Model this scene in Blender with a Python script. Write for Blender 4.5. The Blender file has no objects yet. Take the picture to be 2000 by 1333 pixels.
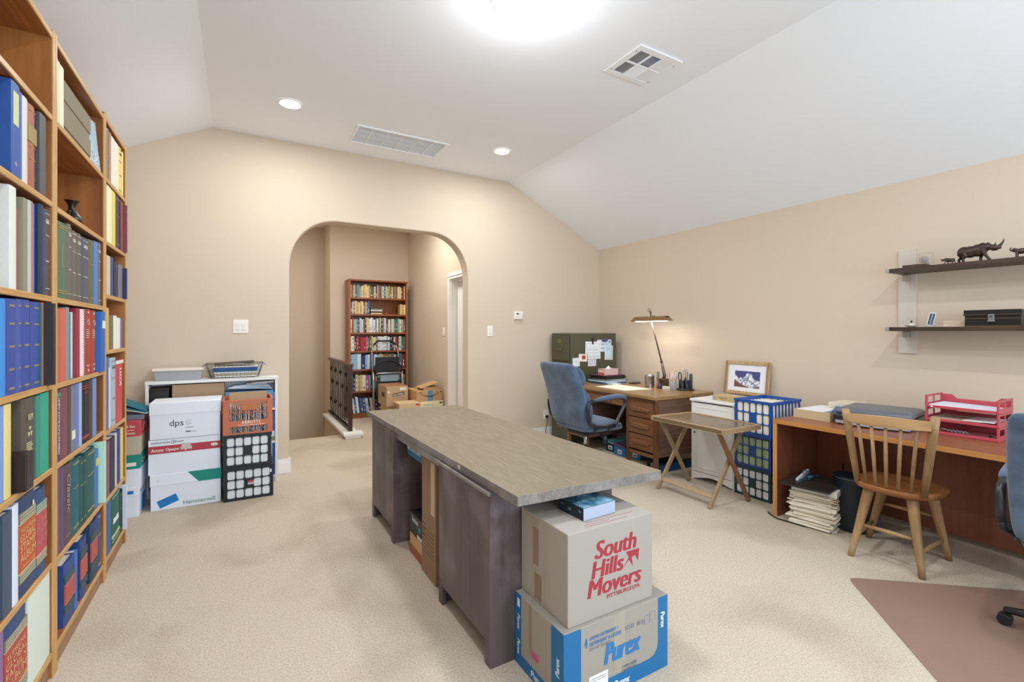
import bpy, bmesh, math, random
from mathutils import Vector, Matrix

SC = bpy.context.scene
COL = SC.collection

# light levels
WINDOW_W = 122.0
SIDE_W = 8.0
CAN_W = 15.0
CAN_E = 26.0
DOME_W = 8.5
DOME_DOWN_W = 26.0
DOME_E = 5.0
TUBE_E = 9.0
TUBE_W = 2.0
HALL_W = 28.0
STAIR_W = 10.0

# ---------------------------------------------------------------- camera
F = 917.7            # focal length in pixels of the 2000 px wide frame
HY = 649.0           # horizon row
H0 = 1.34            # camera height
TH = math.atan2(534.0, F)
cam_d = bpy.data.cameras.new('camera')
cam = bpy.data.objects.new('camera', cam_d)
COL.objects.link(cam)
cam.location = (0, 0, H0)
cam.rotation_euler = (math.radians(90), 0, -TH)
cam_d.sensor_width = 36.0
cam_d.lens = F * 36.0 / 2000.0
cam_d.shift_y = -(666.5 - HY) / 2000.0
cam_d.clip_start = 0.02
SC.camera = cam

# ---------------------------------------------------------------- view, world
SC.view_settings.view_transform = 'Standard'
SC.view_settings.look = 'None'
SC.view_settings.gamma = 1.0
SC.view_settings.exposure = 0.14
SC.view_settings.use_curve_mapping = False
try:
    SC.cycles.use_denoising = True
    SC.cycles.denoiser = 'OPENIMAGEDENOISE'
    SC.cycles.max_bounces = 10
    SC.cycles.diffuse_bounces = 6
    SC.cycles.sample_clamp_indirect = 6.0
except Exception:
    pass
world = bpy.data.worlds.new('sky')
SC.world = world
world.use_nodes = True
world.node_tree.nodes['Background'].inputs[0].default_value = (0.62, 0.78, 1.0, 1)
world.node_tree.nodes['Background'].inputs[1].default_value = 1.0

# room numbers
XL, XR, YF, YB = -1.05, 4.259, 4.943, -2.4
ZC, ZW = 3.159, 2.46
CX0, CX1 = -0.197, 2.833

def area(name, loc, rot, sx, sy, power, color, shape='RECTANGLE', spread=math.pi):
    d = bpy.data.lights.new(name, 'AREA')
    d.shape = shape; d.size = sx; d.size_y = sy
    d.energy = power; d.color = color; d.spread = spread
    o = bpy.data.objects.new(name, d); COL.objects.link(o)
    o.location = loc; o.rotation_euler = rot
    return o
# daylight entering by the unseen wide window behind the camera and the unseen side window
area('window_daylight', (1.75, YB - 0.16, 1.62), (math.radians(90), 0, 0), 4.2, 1.75, WINDOW_W, (0.66, 0.84, 1.0))
area('side_window_daylight', (XR + 0.12, -1.05, 1.6), (math.radians(90), 0, math.radians(90)), 1.7, 1.5, SIDE_W, (0.66, 0.84, 1.0))

# ---------------------------------------------------------------- projection helpers (a ray of the measured view meets a real plane)
RT = (math.cos(TH), -math.sin(TH)); FW = (math.sin(TH), math.cos(TH))
def _ray(u, v):
    a = (u - 1000) / F; b = (HY - v) / F
    return FW[0] + a * RT[0], FW[1] + a * RT[1], b
def onZ(u, v, z):
    r = _ray(u, v); t = (z - H0) / r[2]; return Vector((r[0] * t, r[1] * t, z))
def onX(u, v, x):
    r = _ray(u, v); t = x / r[0]; return Vector((x, r[1] * t, H0 + r[2] * t))
def onY(u, v, y):
    r = _ray(u, v); t = y / r[1]; return Vector((r[0] * t, y, H0 + r[2] * t))

# ---------------------------------------------------------------- materials
def lin(h):
    h = h.lstrip('#'); o = []
    for i in (0, 2, 4):
        c = int(h[i:i + 2], 16) / 255.0
        o.append(c / 12.92 if c <= 0.04045 else ((c + 0.055) / 1.055) ** 2.4)
    return (*o, 1)
_mats = {}
def mat(col, rough=0.6, metal=0.0, spec=0.35, bump=0.0, bscale=200, trans=0.0, vary=0.0, vscale=8, emit=0, coat=0.0, alpha=1.0, sheen=0.0, name=None):
    key = (col, rough, metal, spec, bump, bscale, trans, vary, vscale, emit, coat, alpha, sheen)
    if key in _mats: return _mats[key]
    m = bpy.data.materials.new(name or ('paint_' + col.strip('#')))
    m.use_nodes = True
    nt = m.node_tree; b = nt.nodes['Principled BSDF']
    b.inputs['Base Color'].default_value = lin(col)
    b.inputs['Roughness'].default_value = rough
    b.inputs['Metallic'].default_value = metal
    b.inputs['Specular IOR Level'].default_value = spec
    b.inputs['Transmission Weight'].default_value = trans
    b.inputs['Coat Weight'].default_value = coat
    b.inputs['Sheen Weight'].default_value = sheen
    b.inputs['Alpha'].default_value = alpha
    if emit:
        b.inputs['Emission Color'].default_value = lin(col)
        b.inputs['Emission Strength'].default_value = emit
    if bump or vary:
        tc = nt.nodes.new('ShaderNodeTexCoord')
    if bump:
        n = nt.nodes.new('ShaderNodeTexNoise'); n.inputs['Scale'].default_value = bscale; n.inputs['Detail'].default_value = 2
        bp = nt.nodes.new('ShaderNodeBump'); bp.inputs['Strength'].default_value = bump; bp.inputs['Distance'].default_value = 0.002
        nt.links.new(tc.outputs['Object'], n.inputs['Vector']); nt.links.new(n.outputs['Fac'], bp.inputs['Height'])
        nt.links.new(bp.outputs['Normal'], b.inputs['Normal'])
    if vary:
        n2 = nt.nodes.new('ShaderNodeTexNoise'); n2.inputs['Scale'].default_value = vscale; n2.inputs['Detail'].default_value = 3
        hv = nt.nodes.new('ShaderNodeHueSaturation'); hv.inputs['Color'].default_value = lin(col)
        mp = nt.nodes.new('ShaderNodeMapRange'); mp.inputs[1].default_value = 0.25; mp.inputs[2].default_value = 0.75
        mp.inputs[3].default_value = 1 - vary; mp.inputs[4].default_value = 1 + vary
        nt.links.new(tc.outputs['Object'], n2.inputs['Vector']); nt.links.new(n2.outputs['Fac'], mp.inputs[0])
        nt.links.new(mp.outputs[0], hv.inputs['Value']); nt.links.new(hv.outputs[0], b.inputs['Base Color'])
    _mats[key] = m
    return m

def wood(name, dark, light, axis='y', rough=0.4, scale=14, contrast=1.0, rings=0.0, spec=0.4, worn=None):
    """grain stretched along one axis of the object"""
    m = bpy.data.materials.new(name); m.use_nodes = True
    nt = m.node_tree; b = nt.nodes['Principled BSDF']
    tc = nt.nodes.new('ShaderNodeTexCoord'); mp = nt.nodes.new('ShaderNodeMapping')
    s = [scale * 6] * 3; s['xyz'.index(axis)] = scale * 0.35
    mp.inputs['Scale'].default_value = s
    n = nt.nodes.new('ShaderNodeTexNoise'); n.inputs['Scale'].default_value = 1.0; n.inputs['Detail'].default_value = 5; n.inputs['Roughness'].default_value = 0.6
    n.inputs['Distortion'].default_value = 0.4
    nt.links.new(tc.outputs['Object'], mp.inputs['Vector']); nt.links.new(mp.outputs[0], n.inputs['Vector'])
    r = nt.nodes.new('ShaderNodeValToRGB')
    r.color_ramp.elements[0].position = 0.5 - 0.22 / contrast; r.color_ramp.elements[0].color = lin(dark)
    r.color_ramp.elements[1].position = 0.5 + 0.2 / contrast; r.color_ramp.elements[1].color = lin(light)
    src = n.outputs['Fac']
    if rings:
        mp2 = nt.nodes.new('ShaderNodeMapping'); s2 = [2.2] * 3; s2['xyz'.index(axis)] = 0.45
        mp2.inputs['Scale'].default_value = s2
        n3 = nt.nodes.new('ShaderNodeTexNoise'); n3.inputs['Scale'].default_value = 1.6; n3.inputs['Detail'].default_value = 1
        nt.links.new(tc.outputs['Object'], mp2.inputs['Vector']); nt.links.new(mp2.outputs[0], n3.inputs['Vector'])
        mu = nt.nodes.new('ShaderNodeMath'); mu.operation = 'MULTIPLY'; mu.inputs[1].default_value = rings
        fr = nt.nodes.new('ShaderNodeMath'); fr.operation = 'PINGPONG'; fr.inputs[1].default_value = 1.0
        nt.links.new(n3.outputs['Fac'], mu.inputs[0]); nt.links.new(mu.outputs[0], fr.inputs[0])
        mx = nt.nodes.new('ShaderNodeMix'); mx.data_type = 'FLOAT'; mx.inputs[0].default_value = 0.45
        nt.links.new(src, mx.inputs[2]); nt.links.new(fr.outputs[0], mx.inputs[3]); src = mx.outputs[0]
    nt.links.new(src, r.inputs[0])
    out = r.outputs[0]
    if worn:
        n4 = nt.nodes.new('ShaderNodeTexNoise'); n4.inputs['Scale'].default_value = 5; n4.inputs['Detail'].default_value = 6
        nt.links.new(tc.outputs['Object'], n4.inputs['Vector'])
        r2 = nt.nodes.new('ShaderNodeValToRGB'); r2.color_ramp.elements[0].position = 0.5; r2.color_ramp.elements[1].position = 0.72
        r2.color_ramp.elements[0].color = (0, 0, 0, 1); r2.color_ramp.elements[1].color = (0.55, 0.55, 0.55, 1)
        nt.links.new(n4.outputs['Fac'], r2.inputs[0])
        mc = nt.nodes.new('ShaderNodeMix'); mc.data_type = 'RGBA'
        nt.links.new(r2.outputs[0], mc.inputs[0]); nt.links.new(out, mc.inputs[6]); mc.inputs[7].default_value = lin(worn)
        out = mc.outputs[2]
    nt.links.new(out, b.inputs['Base Color'])
    b.inputs['Roughness'].default_value = rough; b.inputs['Specular IOR Level'].default_value = spec
    bp = nt.nodes.new('ShaderNodeBump'); bp.inputs['Strength'].default_value = 0.08; bp.inputs['Distance'].default_value = 0.001
    nt.links.new(n.outputs['Fac'], bp.inputs['Height']); nt.links.new(bp.outputs['Normal'], b.inputs['Normal'])
    return m

# ---------------------------------------------------------------- mesh builder
_eps = [0]
class MB:
    def __init__(s):
        s.v = []; s.f = []; s.m = []; s.sm = []
    def add(s, vs, fs, mi=0, smooth=False):
        n = len(s.v); s.v += [Vector(p) for p in vs]
        for f in fs:
            s.f.append([n + i for i in f]); s.m.append(mi); s.sm.append(smooth)
        return s
    def box(s, x0, x1, y0, y1, z0, z1, mi=0):
        if x0 > x1: x0, x1 = x1, x0
        if y0 > y1: y0, y1 = y1, y0
        if z0 > z1: z0, z1 = z1, z0
        _eps[0] += 1; e = (_eps[0] % 9) * .00003      # no two boxes share exactly the same plane
        x0 -= e; y0 -= e; z0 -= e; x1 += e; y1 += e; z1 += e
        v = [(x0, y0, z0), (x1, y0, z0), (x1, y1, z0), (x0, y1, z0), (x0, y0, z1), (x1, y0, z1), (x1, y1, z1), (x0, y1, z1)]
        return s.add(v, [(3, 2, 1, 0), (4, 5, 6, 7), (0, 1, 5, 4), (1, 2, 6, 5), (2, 3, 7, 6), (3, 0, 4, 7)], mi)
    def xf(s, mtx, start=0):
        for i in range(start, len(s.v)): s.v[i] = mtx @ s.v[i]
        return s
    def obox(s, c, ax, ay, az, hx, hy, hz, mi=0):
        """box centred at c with unit axes"""
        n = len(s.v); s.box(-hx, hx, -hy, hy, -hz, hz, mi)
        c, ax, ay, az = Vector(c), Vector(ax), Vector(ay), Vector(az)
        for i in range(n, len(s.v)):
            p = s.v[i]; s.v[i] = c + ax * p.x + ay * p.y + az * p.z
        return s
    def bar(s, p0, p1, w, t, up=(0, 0, 1), mi=0):
        p0, p1 = Vector(p0), Vector(p1); d = (p1 - p0); L = d.length; d.normalize()
        u = Vector(up); a = d.cross(u)
        if a.length < 1e-4: a = d.cross(Vector((1, 0, 0)))
        a.normalize(); b = a.cross(d)
        return s.obox((p0 + p1) / 2, d, a, b, L / 2, w / 2, t / 2, mi)
    def tube(s, pts, r, n=10, mi=0, caps=True, closed=False):
        """r: number or one per point"""
        pts = [Vector(p) for p in pts]; k = len(pts)
        rs = r if isinstance(r, (list, tuple)) else [r] * k
        st = len(s.v); prev = None
        for i, p in enumerate(pts):
            if closed: d = pts[(i + 1) % k] - pts[i - 1]
            else: d = pts[min(i + 1, k - 1)] - pts[max(i - 1, 0)]
            d.normalize()
            if prev is None:
                a = d.cross(Vector((0, 0, 1)))
                if a.length < 0.05: a = d.cross(Vector((1, 0, 0)))
            else:
                a = prev - d * prev.dot(d)
            a.normalize(); prev = a; b = d.cross(a)
            for j in range(n):
                t = 2 * math.pi * j / n
                s.v.append(p + (a * math.cos(t) + b * math.sin(t)) * rs[i])
        rng = k if closed else k - 1
        for i in range(rng):
            i2 = (i + 1) % k
            for j in range(n):
                j2 = (j + 1) % n
                s.f.append([st + i * n + j, st + i * n + j2, st + i2 * n + j2, st + i2 * n + j]); s.m.append(mi); s.sm.append(True)
        if caps and not closed:
            s.f.append([st + j for j in reversed(range(n))]); s.m.append(mi); s.sm.append(False)
            s.f.append([st + (k - 1) * n + j for j in range(n)]); s.m.append(mi); s.sm.append(False)
        return s
    def lathe(s, prof, c=(0, 0, 0), n=24, mi=0, caps=True):
        """prof: (radius, z) from bottom to top"""
        st = len(s.v); c = Vector(c)
        for r, z in prof:
            for j in range(n):
                t = 2 * math.pi * j / n; s.v.append(c + Vector((r * math.cos(t), r * math.sin(t), z)))
        for i in range(len(prof) - 1):
            for j in range(n):
                j2 = (j + 1) % n
                s.f.append([st + i * n + j, st + i * n + j2, st + (i + 1) * n + j2, st + (i + 1) * n + j]); s.m.append(mi); s.sm.append(True)
        if caps:
            s.f.append([st + j for j in reversed(range(n))]); s.m.append(mi); s.sm.append(False)
            e = st + (len(prof) - 1) * n
            s.f.append([e + j for j in range(n)]); s.m.append(mi); s.sm.append(False)
        return s
    def prism(s, poly, plane, a, b, mi=0, smooth=False):
        """poly: 2D points; plane 'xy','xz','yz'; extruded from a to b on the third axis"""
        n = len(poly)
        def P(p, t):
            return {'xy': (p[0], p[1], t), 'xz': (p[0], t, p[1]), 'yz': (t, p[0], p[1])}[plane]
        st = len(s.v)
        s.v += [Vector(P(p, a)) for p in poly] + [Vector(P(p, b)) for p in poly]
        ar = sum(poly[i][0] * poly[(i + 1) % n][1] - poly[(i + 1) % n][0] * poly[i][1] for i in range(n))
        flip = (ar < 0) != (plane == 'xz') 
        if b < a: flip = not flip
        lo = list(range(n)); hi = [n + i for i in range(n)]
        fs = [lo[::-1], hi] + [[i, (i + 1) % n, n + (i + 1) % n, n + i] for i in range(n)]
        for k, f in enumerate(fs):
            f = f[::-1] if flip else f
            s.f.append([st + i for i in f]); s.m.append(mi); s.sm.append(smooth and k > 1)
        return s
    def sphere(s, c, r, n=14, mi=0):
        rx, ry, rz = r if isinstance(r, (list, tuple)) else (r, r, r)
        c = Vector(c); st = len(s.v); k = n // 2
        s.v.append(c + Vector((0, 0, -rz)))
        for i in range(1, k):
            ph = -math.pi / 2 + math.pi * i / k
            for j in range(n):
                t = 2 * math.pi * j / n
                s.v.append(c + Vector((rx * math.cos(ph) * math.cos(t), ry * math.cos(ph) * math.sin(t), rz * math.sin(ph))))
        s.v.append(c + Vector((0, 0, rz))); top = len(s.v) - 1
        for j in range(n):
            j2 = (j + 1) % n
            s.f.append([st, st + 1 + j2, st + 1 + j]); s.m.append(mi); s.sm.append(True)
            e = st + 1 + (k - 2) * n
            s.f.append([e + j, e + j2, top]); s.m.append(mi); s.sm.append(True)
            for i in range(k - 2):
                a = st + 1 + i * n
                s.f.append([a + j, a + j2, a + n + j2, a + n + j]); s.m.append(mi); s.sm.append(True)
        return s
    def loft(s, rings, mi=0, smooth=True, caps=True):
        st = len(s.v); n = len(rings[0])
        for r in rings: s.v += [Vector(p) for p in r]
        for i in range(len(rings) - 1):
            for j in range(n):
                j2 = (j + 1) % n
                s.f.append([st + i * n + j, st + i * n + j2, st + (i + 1) * n + j2, st + (i + 1) * n + j]); s.m.append(mi); s.sm.append(smooth)
        if caps:
            s.f.append([st + j for j in reversed(range(n))]); s.m.append(mi); s.sm.append(False)
            e = st + (len(rings) - 1) * n
            s.f.append([e + j for j in range(n)]); s.m.append(mi); s.sm.append(False)
        return s
    def build(s, name, mats, parent=None, bevel=0.0, seg=2, world=None, sub=0, remesh=0, solid=0, fixn=False):
        me = bpy.data.meshes.new(name)
        org = world if world is not None else (wpos(parent) if parent is not None else Vector((0, 0, 0)))
        me.from_pydata([tuple(p - org) for p in s.v], [], s.f)
        if not isinstance(mats, (list, tuple)): mats = [mats]
        for m in mats: me.materials.append(m)
        me.polygons.foreach_set('material_index', s.m)
        me.polygons.foreach_set('use_smooth', s.sm)
        if fixn:
            bm = bmesh.new(); bm.from_mesh(me); bmesh.ops.recalc_face_normals(bm, faces=bm.faces[:]); bm.to_mesh(me); bm.free()
        me.update()
        o = bpy.data.objects.new(name, me); COL.objects.link(o)
        if parent is not None: o.parent = parent
        elif world is not None: o.location = org
        if remesh:
            md = o.modifiers.new('remesh', 'REMESH'); md.mode = 'VOXEL'; md.voxel_size = remesh; md.use_smooth_shade = True
            ms = o.modifiers.new('smooth', 'SMOOTH'); ms.iterations = 2; ms.factor = 0.5
        if solid:
            md = o.modifiers.new('solid', 'SOLIDIFY'); md.thickness = solid; md.offset = 0
        if bevel:
            md = o.modifiers.new('bevel', 'BEVEL'); md.width = bevel; md.segments = seg; md.limit_method = 'ANGLE'; md.angle_limit = math.radians(40)
            md.harden_normals = False
        if sub:
            md = o.modifiers.new('sub', 'SUBSURF'); md.levels = sub; md.render_levels = sub
        return o

def wpos(o):
    """world position of an unrotated chain (parts are modelled in the rest pose)"""
    p = Vector((0, 0, 0))
    while o is not None:
        p = p + Vector(o.get('_rest', o.location)); o = o.parent
    return p

def tag(o, label=None, cat=None, group=None, kind=None):
    if label: o['label'] = label
    if cat: o['category'] = cat
    if group: o['group'] = group
    if kind: o['kind'] = kind
    return o
def thing(name, label, cat, loc, group=None):
    o = bpy.data.objects.new(name, None); COL.objects.link(o)
    o.location = loc; o.empty_display_size = 0.05
    return tag(o, label, cat, group)
def struct(name, mb, mats, **k):
    o = mb.build(name, mats, **k); o['kind'] = 'structure'; return o
def solo(name, mb, mats, label, cat, loc, group=None, **k):
    o = mb.build(name, mats, world=Vector(loc), **k); return tag(o, label, cat, group)

def kids(o): return list(o.children)
def copy_tree(o, parent=None):
    c = o.copy(); COL.objects.link(c)
    if parent is not None: c.parent = parent; c.matrix_parent_inverse = o.matrix_parent_inverse.copy()
    for ch in kids(o): copy_tree(ch, c)
    return c

# ---------------------------------------------------------------- lettering
_tc = {}
def text_geo(body, bold=0.0, space=1.0):
    k = (body, bold, space)
    if k in _tc: return _tc[k]
    cu = bpy.data.curves.new('t', 'FONT'); cu.body = body; cu.size = 1; cu.offset = bold; cu.resolution_u = 3
    cu.space_character = space; cu.fill_mode = 'BOTH'; cu.extrude = 0.0
    ob = bpy.data.objects.new('t', cu); COL.objects.link(ob)
    dg = bpy.context.evaluated_depsgraph_get()
    me = bpy.data.meshes.new_from_object(ob.evaluated_get(dg))
    vs = [v.co.copy() for v in me.vertices]; fs = [list(p.vertices) for p in me.polygons]
    bpy.data.objects.remove(ob); bpy.data.curves.remove(cu); bpy.data.meshes.remove(me)
    x0 = min(v.x for v in vs); x1 = max(v.x for v in vs); y0 = min(v.y for v in vs); y1 = max(v.y for v in vs)
    vs = [((v.x - x0) / (x1 - x0), (v.y - y0) / (y1 - y0)) for v in vs]
    _tc[k] = (vs, fs); return _tc[k]
def write(mb, body, p0, xd, yd, w, h, shear=0.0, bold=0.0, mi=0, lift=0.0006, space=1.0):
    """letters filling a w x h rectangle whose lower left corner is p0"""
    vs, fs = text_geo(body, 0.0, space)
    p0, xd, yd = Vector(p0), Vector(xd).normalized(), Vector(yd).normalized(); nn = xd.cross(yd)
    st = min(bold * 1.3 * h, w * .04)
    for k, dx in enumerate((0, -st, st) if st else (0,)):      # heavier strokes: the same letters printed again a little aside
        mb.add([p0 + xd * (a * w + shear * b * h + dx) + yd * (b * h) + nn * (lift + k * .00012) for a, b in vs], fs, mi)
    return mb
def quad(mb, p0, xd, yd, w, h, mi=0, lift=0.0, t=0.0006):
    """a thin printed patch or sheet lying on a surface, lower left corner p0"""
    p0, xd, yd = Vector(p0), Vector(xd).normalized(), Vector(yd).normalized(); nn = xd.cross(yd)
    return mb.obox(p0 + xd * w / 2 + yd * h / 2 + nn * (lift + t / 2), xd, yd, nn, w / 2, h / 2, t / 2, mi)
X_, Y_, Z_ = Vector((1, 0, 0)), Vector((0, 1, 0)), Vector((0, 0, 1))

WHITE = mat('#e9e8e4', 0.45); BLACK = mat('#17171a', 0.45); INK = mat('#2b2b30', 0.7); GOLD = mat('#b89a55', 0.4); PAPER = mat('#ebe7da', 0.8)
CHROME = mat('#c9ccd0', 0.22, 1.0); STEEL = mat('#9a9da2', 0.35, 0.9)

# ================================================================ THE ROOM
WALLC = mat('#d3c3af', 0.85, spec=0.2, bump=0.05, bscale=260)
HALLC = WALLC
CEILC = mat('#f5f9ff', 0.9, spec=0.15, bump=0.08, bscale=180)
TRIM = mat('#eceae6', 0.4)

def carpet_mat():
    m = bpy.data.materials.new('carpet'); m.use_nodes = True
    nt = m.node_tree; b = nt.nodes['Principled BSDF']
    tc = nt.nodes.new('ShaderNodeTexCoord')
    def noise(sc, det=3, dist=0.0):
        n = nt.nodes.new('ShaderNodeTexNoise'); n.inputs['Scale'].default_value = sc; n.inputs['Detail'].default_value = det; n.inputs['Distortion'].default_value = dist
        nt.links.new(tc.outputs['Object'], n.inputs['Vector']); return n
    fine = noise(430, 2); mid = noise(110, 3); big = noise(1.3, 6, 0.3)
    r = nt.nodes.new('ShaderNodeValToRGB')
    r.color_ramp.elements[0].position = 0.33; r.color_ramp.elements[0].color = lin('#a29481')
    r.color_ramp.elements[1].position = 0.66; r.color_ramp.elements[1].color = lin('#ddd0be')
    mx = nt.nodes.new('ShaderNodeMix'); mx.data_type = 'FLOAT'; mx.inputs[0].default_value = 0.4
    nt.links.new(fine.outputs['Fac'], mx.inputs[2]); nt.links.new(mid.outputs['Fac'], mx.inputs[3])
    nt.links.new(mx.outputs[0], r.inputs[0])
    # trodden, slightly soiled patches
    r2 = nt.nodes.new('ShaderNodeValToRGB'); r2.color_ramp.elements[0].position = 0.36; r2.color_ramp.elements[0].color = (0.83, 0.81, 0.785, 1)
    r2.color_ramp.elements[1].position = 0.50; r2.color_ramp.elements[1].color = (1, 1, 1, 1)
    nt.links.new(big.outputs['Fac'], r2.inputs[0])
    mm = nt.nodes.new('ShaderNodeMix'); mm.data_type = 'RGBA'; mm.blend_type = 'MULTIPLY'; mm.inputs[0].default_value = 1.0
    nt.links.new(r.outputs[0], mm.inputs[6]); nt.links.new(r2.outputs[0], mm.inputs[7])
    nt.links.new(mm.outputs[2], b.inputs['Base Color'])
    b.inputs['Roughness'].default_value = 1.0; b.inputs['Specular IOR Level'].default_value = 0.05
    bp = nt.nodes.new('ShaderNodeBump'); bp.inputs['Strength'].default_value = 0.6; bp.inputs['Distance'].default_value = 0.005
    nt.links.new(mx.outputs[0], bp.inputs['Height']); nt.links.new(bp.outputs['Normal'], b.inputs['Normal'])
    return m
CARPET = carpet_mat()

# floor of the room and of the landing up to the stair well
m = MB()
m.prism([(XL - .1, YB - .1), (XR + .1, YB - .1), (XR + .1, YF + .16), (2.6, YF + .16), (2.6, 8.6), (1.24, 8.6), (1.18, 6.40), (-0.5, 6.40), (-0.5, YF + .16), (XL - .1, YF + .16)], 'xy', -0.25, 0.0)
struct('floor', m, CARPET)

# far wall with the arched opening
AX0, AX1, AZS, AZT = 0.418, 2.29, 1.93, 2.445
def arch_pts():
    p = []
    rx = 0.46; rz = AZT - AZS
    for i in range(17):
        t = math.pi - math.pi / 2 * i / 16
        e = 2.15
        cx, sx = abs(math.cos(t)), abs(math.sin(t))
        p.append((AX0 + rx - rx * cx ** (2 / e), AZS + rz * sx ** (2 / e)))
    q = [(AX0 + AX1 - x, z) for x, z in p][::-1]
    return p + q
ap = arch_pts()
outer = [(XL - .1, -.02), (AX0, -.02)] + ap + [(AX1, -.02), (XR + .1, -.02), (XR + .1, ZW + .06), (CX1, ZC + .08), (CX0, ZC + .08), (XL - .1, 2.82)]
m = MB().prism(outer, 'xz', YF, YF + 0.16)
w = struct('wall_far', m, WALLC, fixn=True, bevel=0.012, seg=3)

m = MB().box(XR, XR + .1, -0.25, YF, 0, 2.6).box(XR, XR + .1, YB - .1, -1.85, 0, 2.6).box(XR, XR + .1, -1.85, -0.25, 0, 0.85).box(XR, XR + .1, -1.85, -0.25, 2.35, 2.6)
struct('wall_right', m, WALLC)
m = MB().box(XL - .1, XL, YB - .1, YF, 0, 2.85)
struct('wall_left', m, WALLC)
m = MB()
m.box(XL, -0.4, YB - .1, YB, 0, 3.2).box(3.9, XR, YB - .1, YB, 0, 2.7).box(-0.4, 3.9, YB - .1, YB, 0, 0.72).box(-0.4, 3.9, YB - .1, YB, 2.5, 3.2)
struct('wall_back', m, WALLC)
# windows of the unseen sides: white frames with mullions and glass
GLASS = mat('#f4fbff', 0.0, trans=1.0, spec=0.3, alpha=0.35)
def window(name, along, a0, a1, z0, z1, pos, n):
    m = MB()
    def bx(u0, u1, w0, w1, z0_, z1_):
        if along == 'x': m.box(u0, u1, pos + w0, pos + w1, z0_, z1_)
        else: m.box(pos + w0, pos + w1, u0, u1, z0_, z1_)
    t = 0.05
    bx(a0, a1, -.05, .05, z0, z0 + t); bx(a0, a1, -.05, .05, z1 - t, z1)
    for i in range(n + 1):
        c = a0 + (a1 - a0 - t) * i / n; bx(c, c + t, -.05, .05, z0, z1)
    return struct(name, m, TRIM)
window('window_1', 'x', -0.4, 3.9, 0.72, 2.5, YB - .05, 3)
window('window_2', 'y', -1.85, -0.25, 0.85, 2.35, XR + .05, 2)

# ceiling: flat middle with a slope down to each side, and the hall ceiling
m = MB().prism([(XL - .1, 2.74 - .049), (CX0, ZC), (CX1, ZC), (XR + .1, ZW - .049), (XR + .1, ZC + .4), (XL - .1, ZC + .4)], 'xz', YB - .1, YF + .02)
struct('ceiling', m, CEILC, fixn=True)
m = MB().box(-0.6, 2.65, YF + .16, 8.7, 3.1, 3.2)
struct('ceiling', m, CEILC)

# the hall behind the arch
m = MB().box(1.34, 2.59, 7.79, 7.9, -.02, 3.1).box(1.24, 1.34, 7.79, 8.5, -2.2, 3.1)
struct('wall_hall_end', m, HALLC)
m = MB().box(-0.6, 1.24, 8.44, 8.55, -2.2, 3.1)
struct('wall_stairwell_end', m, HALLC)
m = MB().box(-0.6, -0.5, YF + .16, 8.55, -2.2, 3.1)
struct('wall_stairwell_left', m, HALLC)
m = MB().box(-0.5, 1.24, 6.41, 6.46, -2.2, -.01).box(1.16, 1.235, 6.42, 7.785, -2.2, -.001).box(-.6, 1.24, 6.3, 8.5, -2.3, -2.2)  # last box: unseen bottom of the well, added to bounce light
struct('wall_stairwell_skirt', m, HALLC)
DY0, DY1, DZ = 5.20, 5.93, 2.06
HX = 2.489
m = MB().box(HX, HX + .12, DY1, 7.8, -.02, 3.1).box(HX, HX + .12, YF + .1, DY0, -.02, 3.1).box(HX, HX + .12, DY0, DY1, DZ, 3.1)
struct('wall_hall_right', m, HALLC)
# little room behind that door
m = MB().box(HX + .12, 4.3, 5.0, 5.05, -.02, 2.6).box(HX + .12, 4.3, 6.4, 6.45, -.02, 2.6).box(4.3, 4.35, 5.0, 6.45, -.02, 2.6).box(HX + .12, 4.3, 5.0, 6.45, 2.5, 2.55)
struct('wall_side_room', m, TRIM)
m = MB().box(HX, 4.35, 5.0, 6.45, -.2, -.004)
struct('floor', m, CARPET)

# door casing and the door leaf standing open against it
m = MB()
for y0, y1 in ((DY1 - .005, DY1 + .075), (DY0 - .075, DY0 + .005)):
    m.box(HX - .018, HX + .001, y0, y1, 0, DZ - .005)
    m.box(HX - .026, HX - .017, y0 + .008, y1 - .03, 0, DZ - .005)
m.box(HX - .018, HX + .001, DY0 - .075, DY1 + .075, DZ - .005, DZ + .075)
m.box(HX - .026, HX - .017, DY0 - .075, DY1 + .075, DZ + .03, DZ + .068)
m.box(HX, HX + .12, DY1 - .02, DY1 - .001, 0, DZ); m.box(HX, HX + .12, DY0 + .001, DY0 + .02, 0, DZ); m.box(HX, HX + .12, DY0, DY1, DZ - .02, DZ - .001)
m.box(HX + .03, HX + .07, DY1 - .032, DY1 - .02, 0, DZ - .02)
struct('trim_1', m, TRIM, bevel=.002)
m = MB().box(HX + .085, HX + .12, DY0 + .05, DY1 - .035, .01, DZ - .03)
door = struct('door_1', m, TRIM, bevel=.002)
m = MB().tube([(HX + .085, DY0 + .12, .94), (HX + .04, DY0 + .12, .94)], .012).sphere((HX + .03, DY0 + .12, .94), .027)
m.box(HX + .06, HX + .086, DY0 + .095, DY0 + .145, .90, .98)
m.build('door_knob', mat('#3a3129', .35, .8), door)

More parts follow.
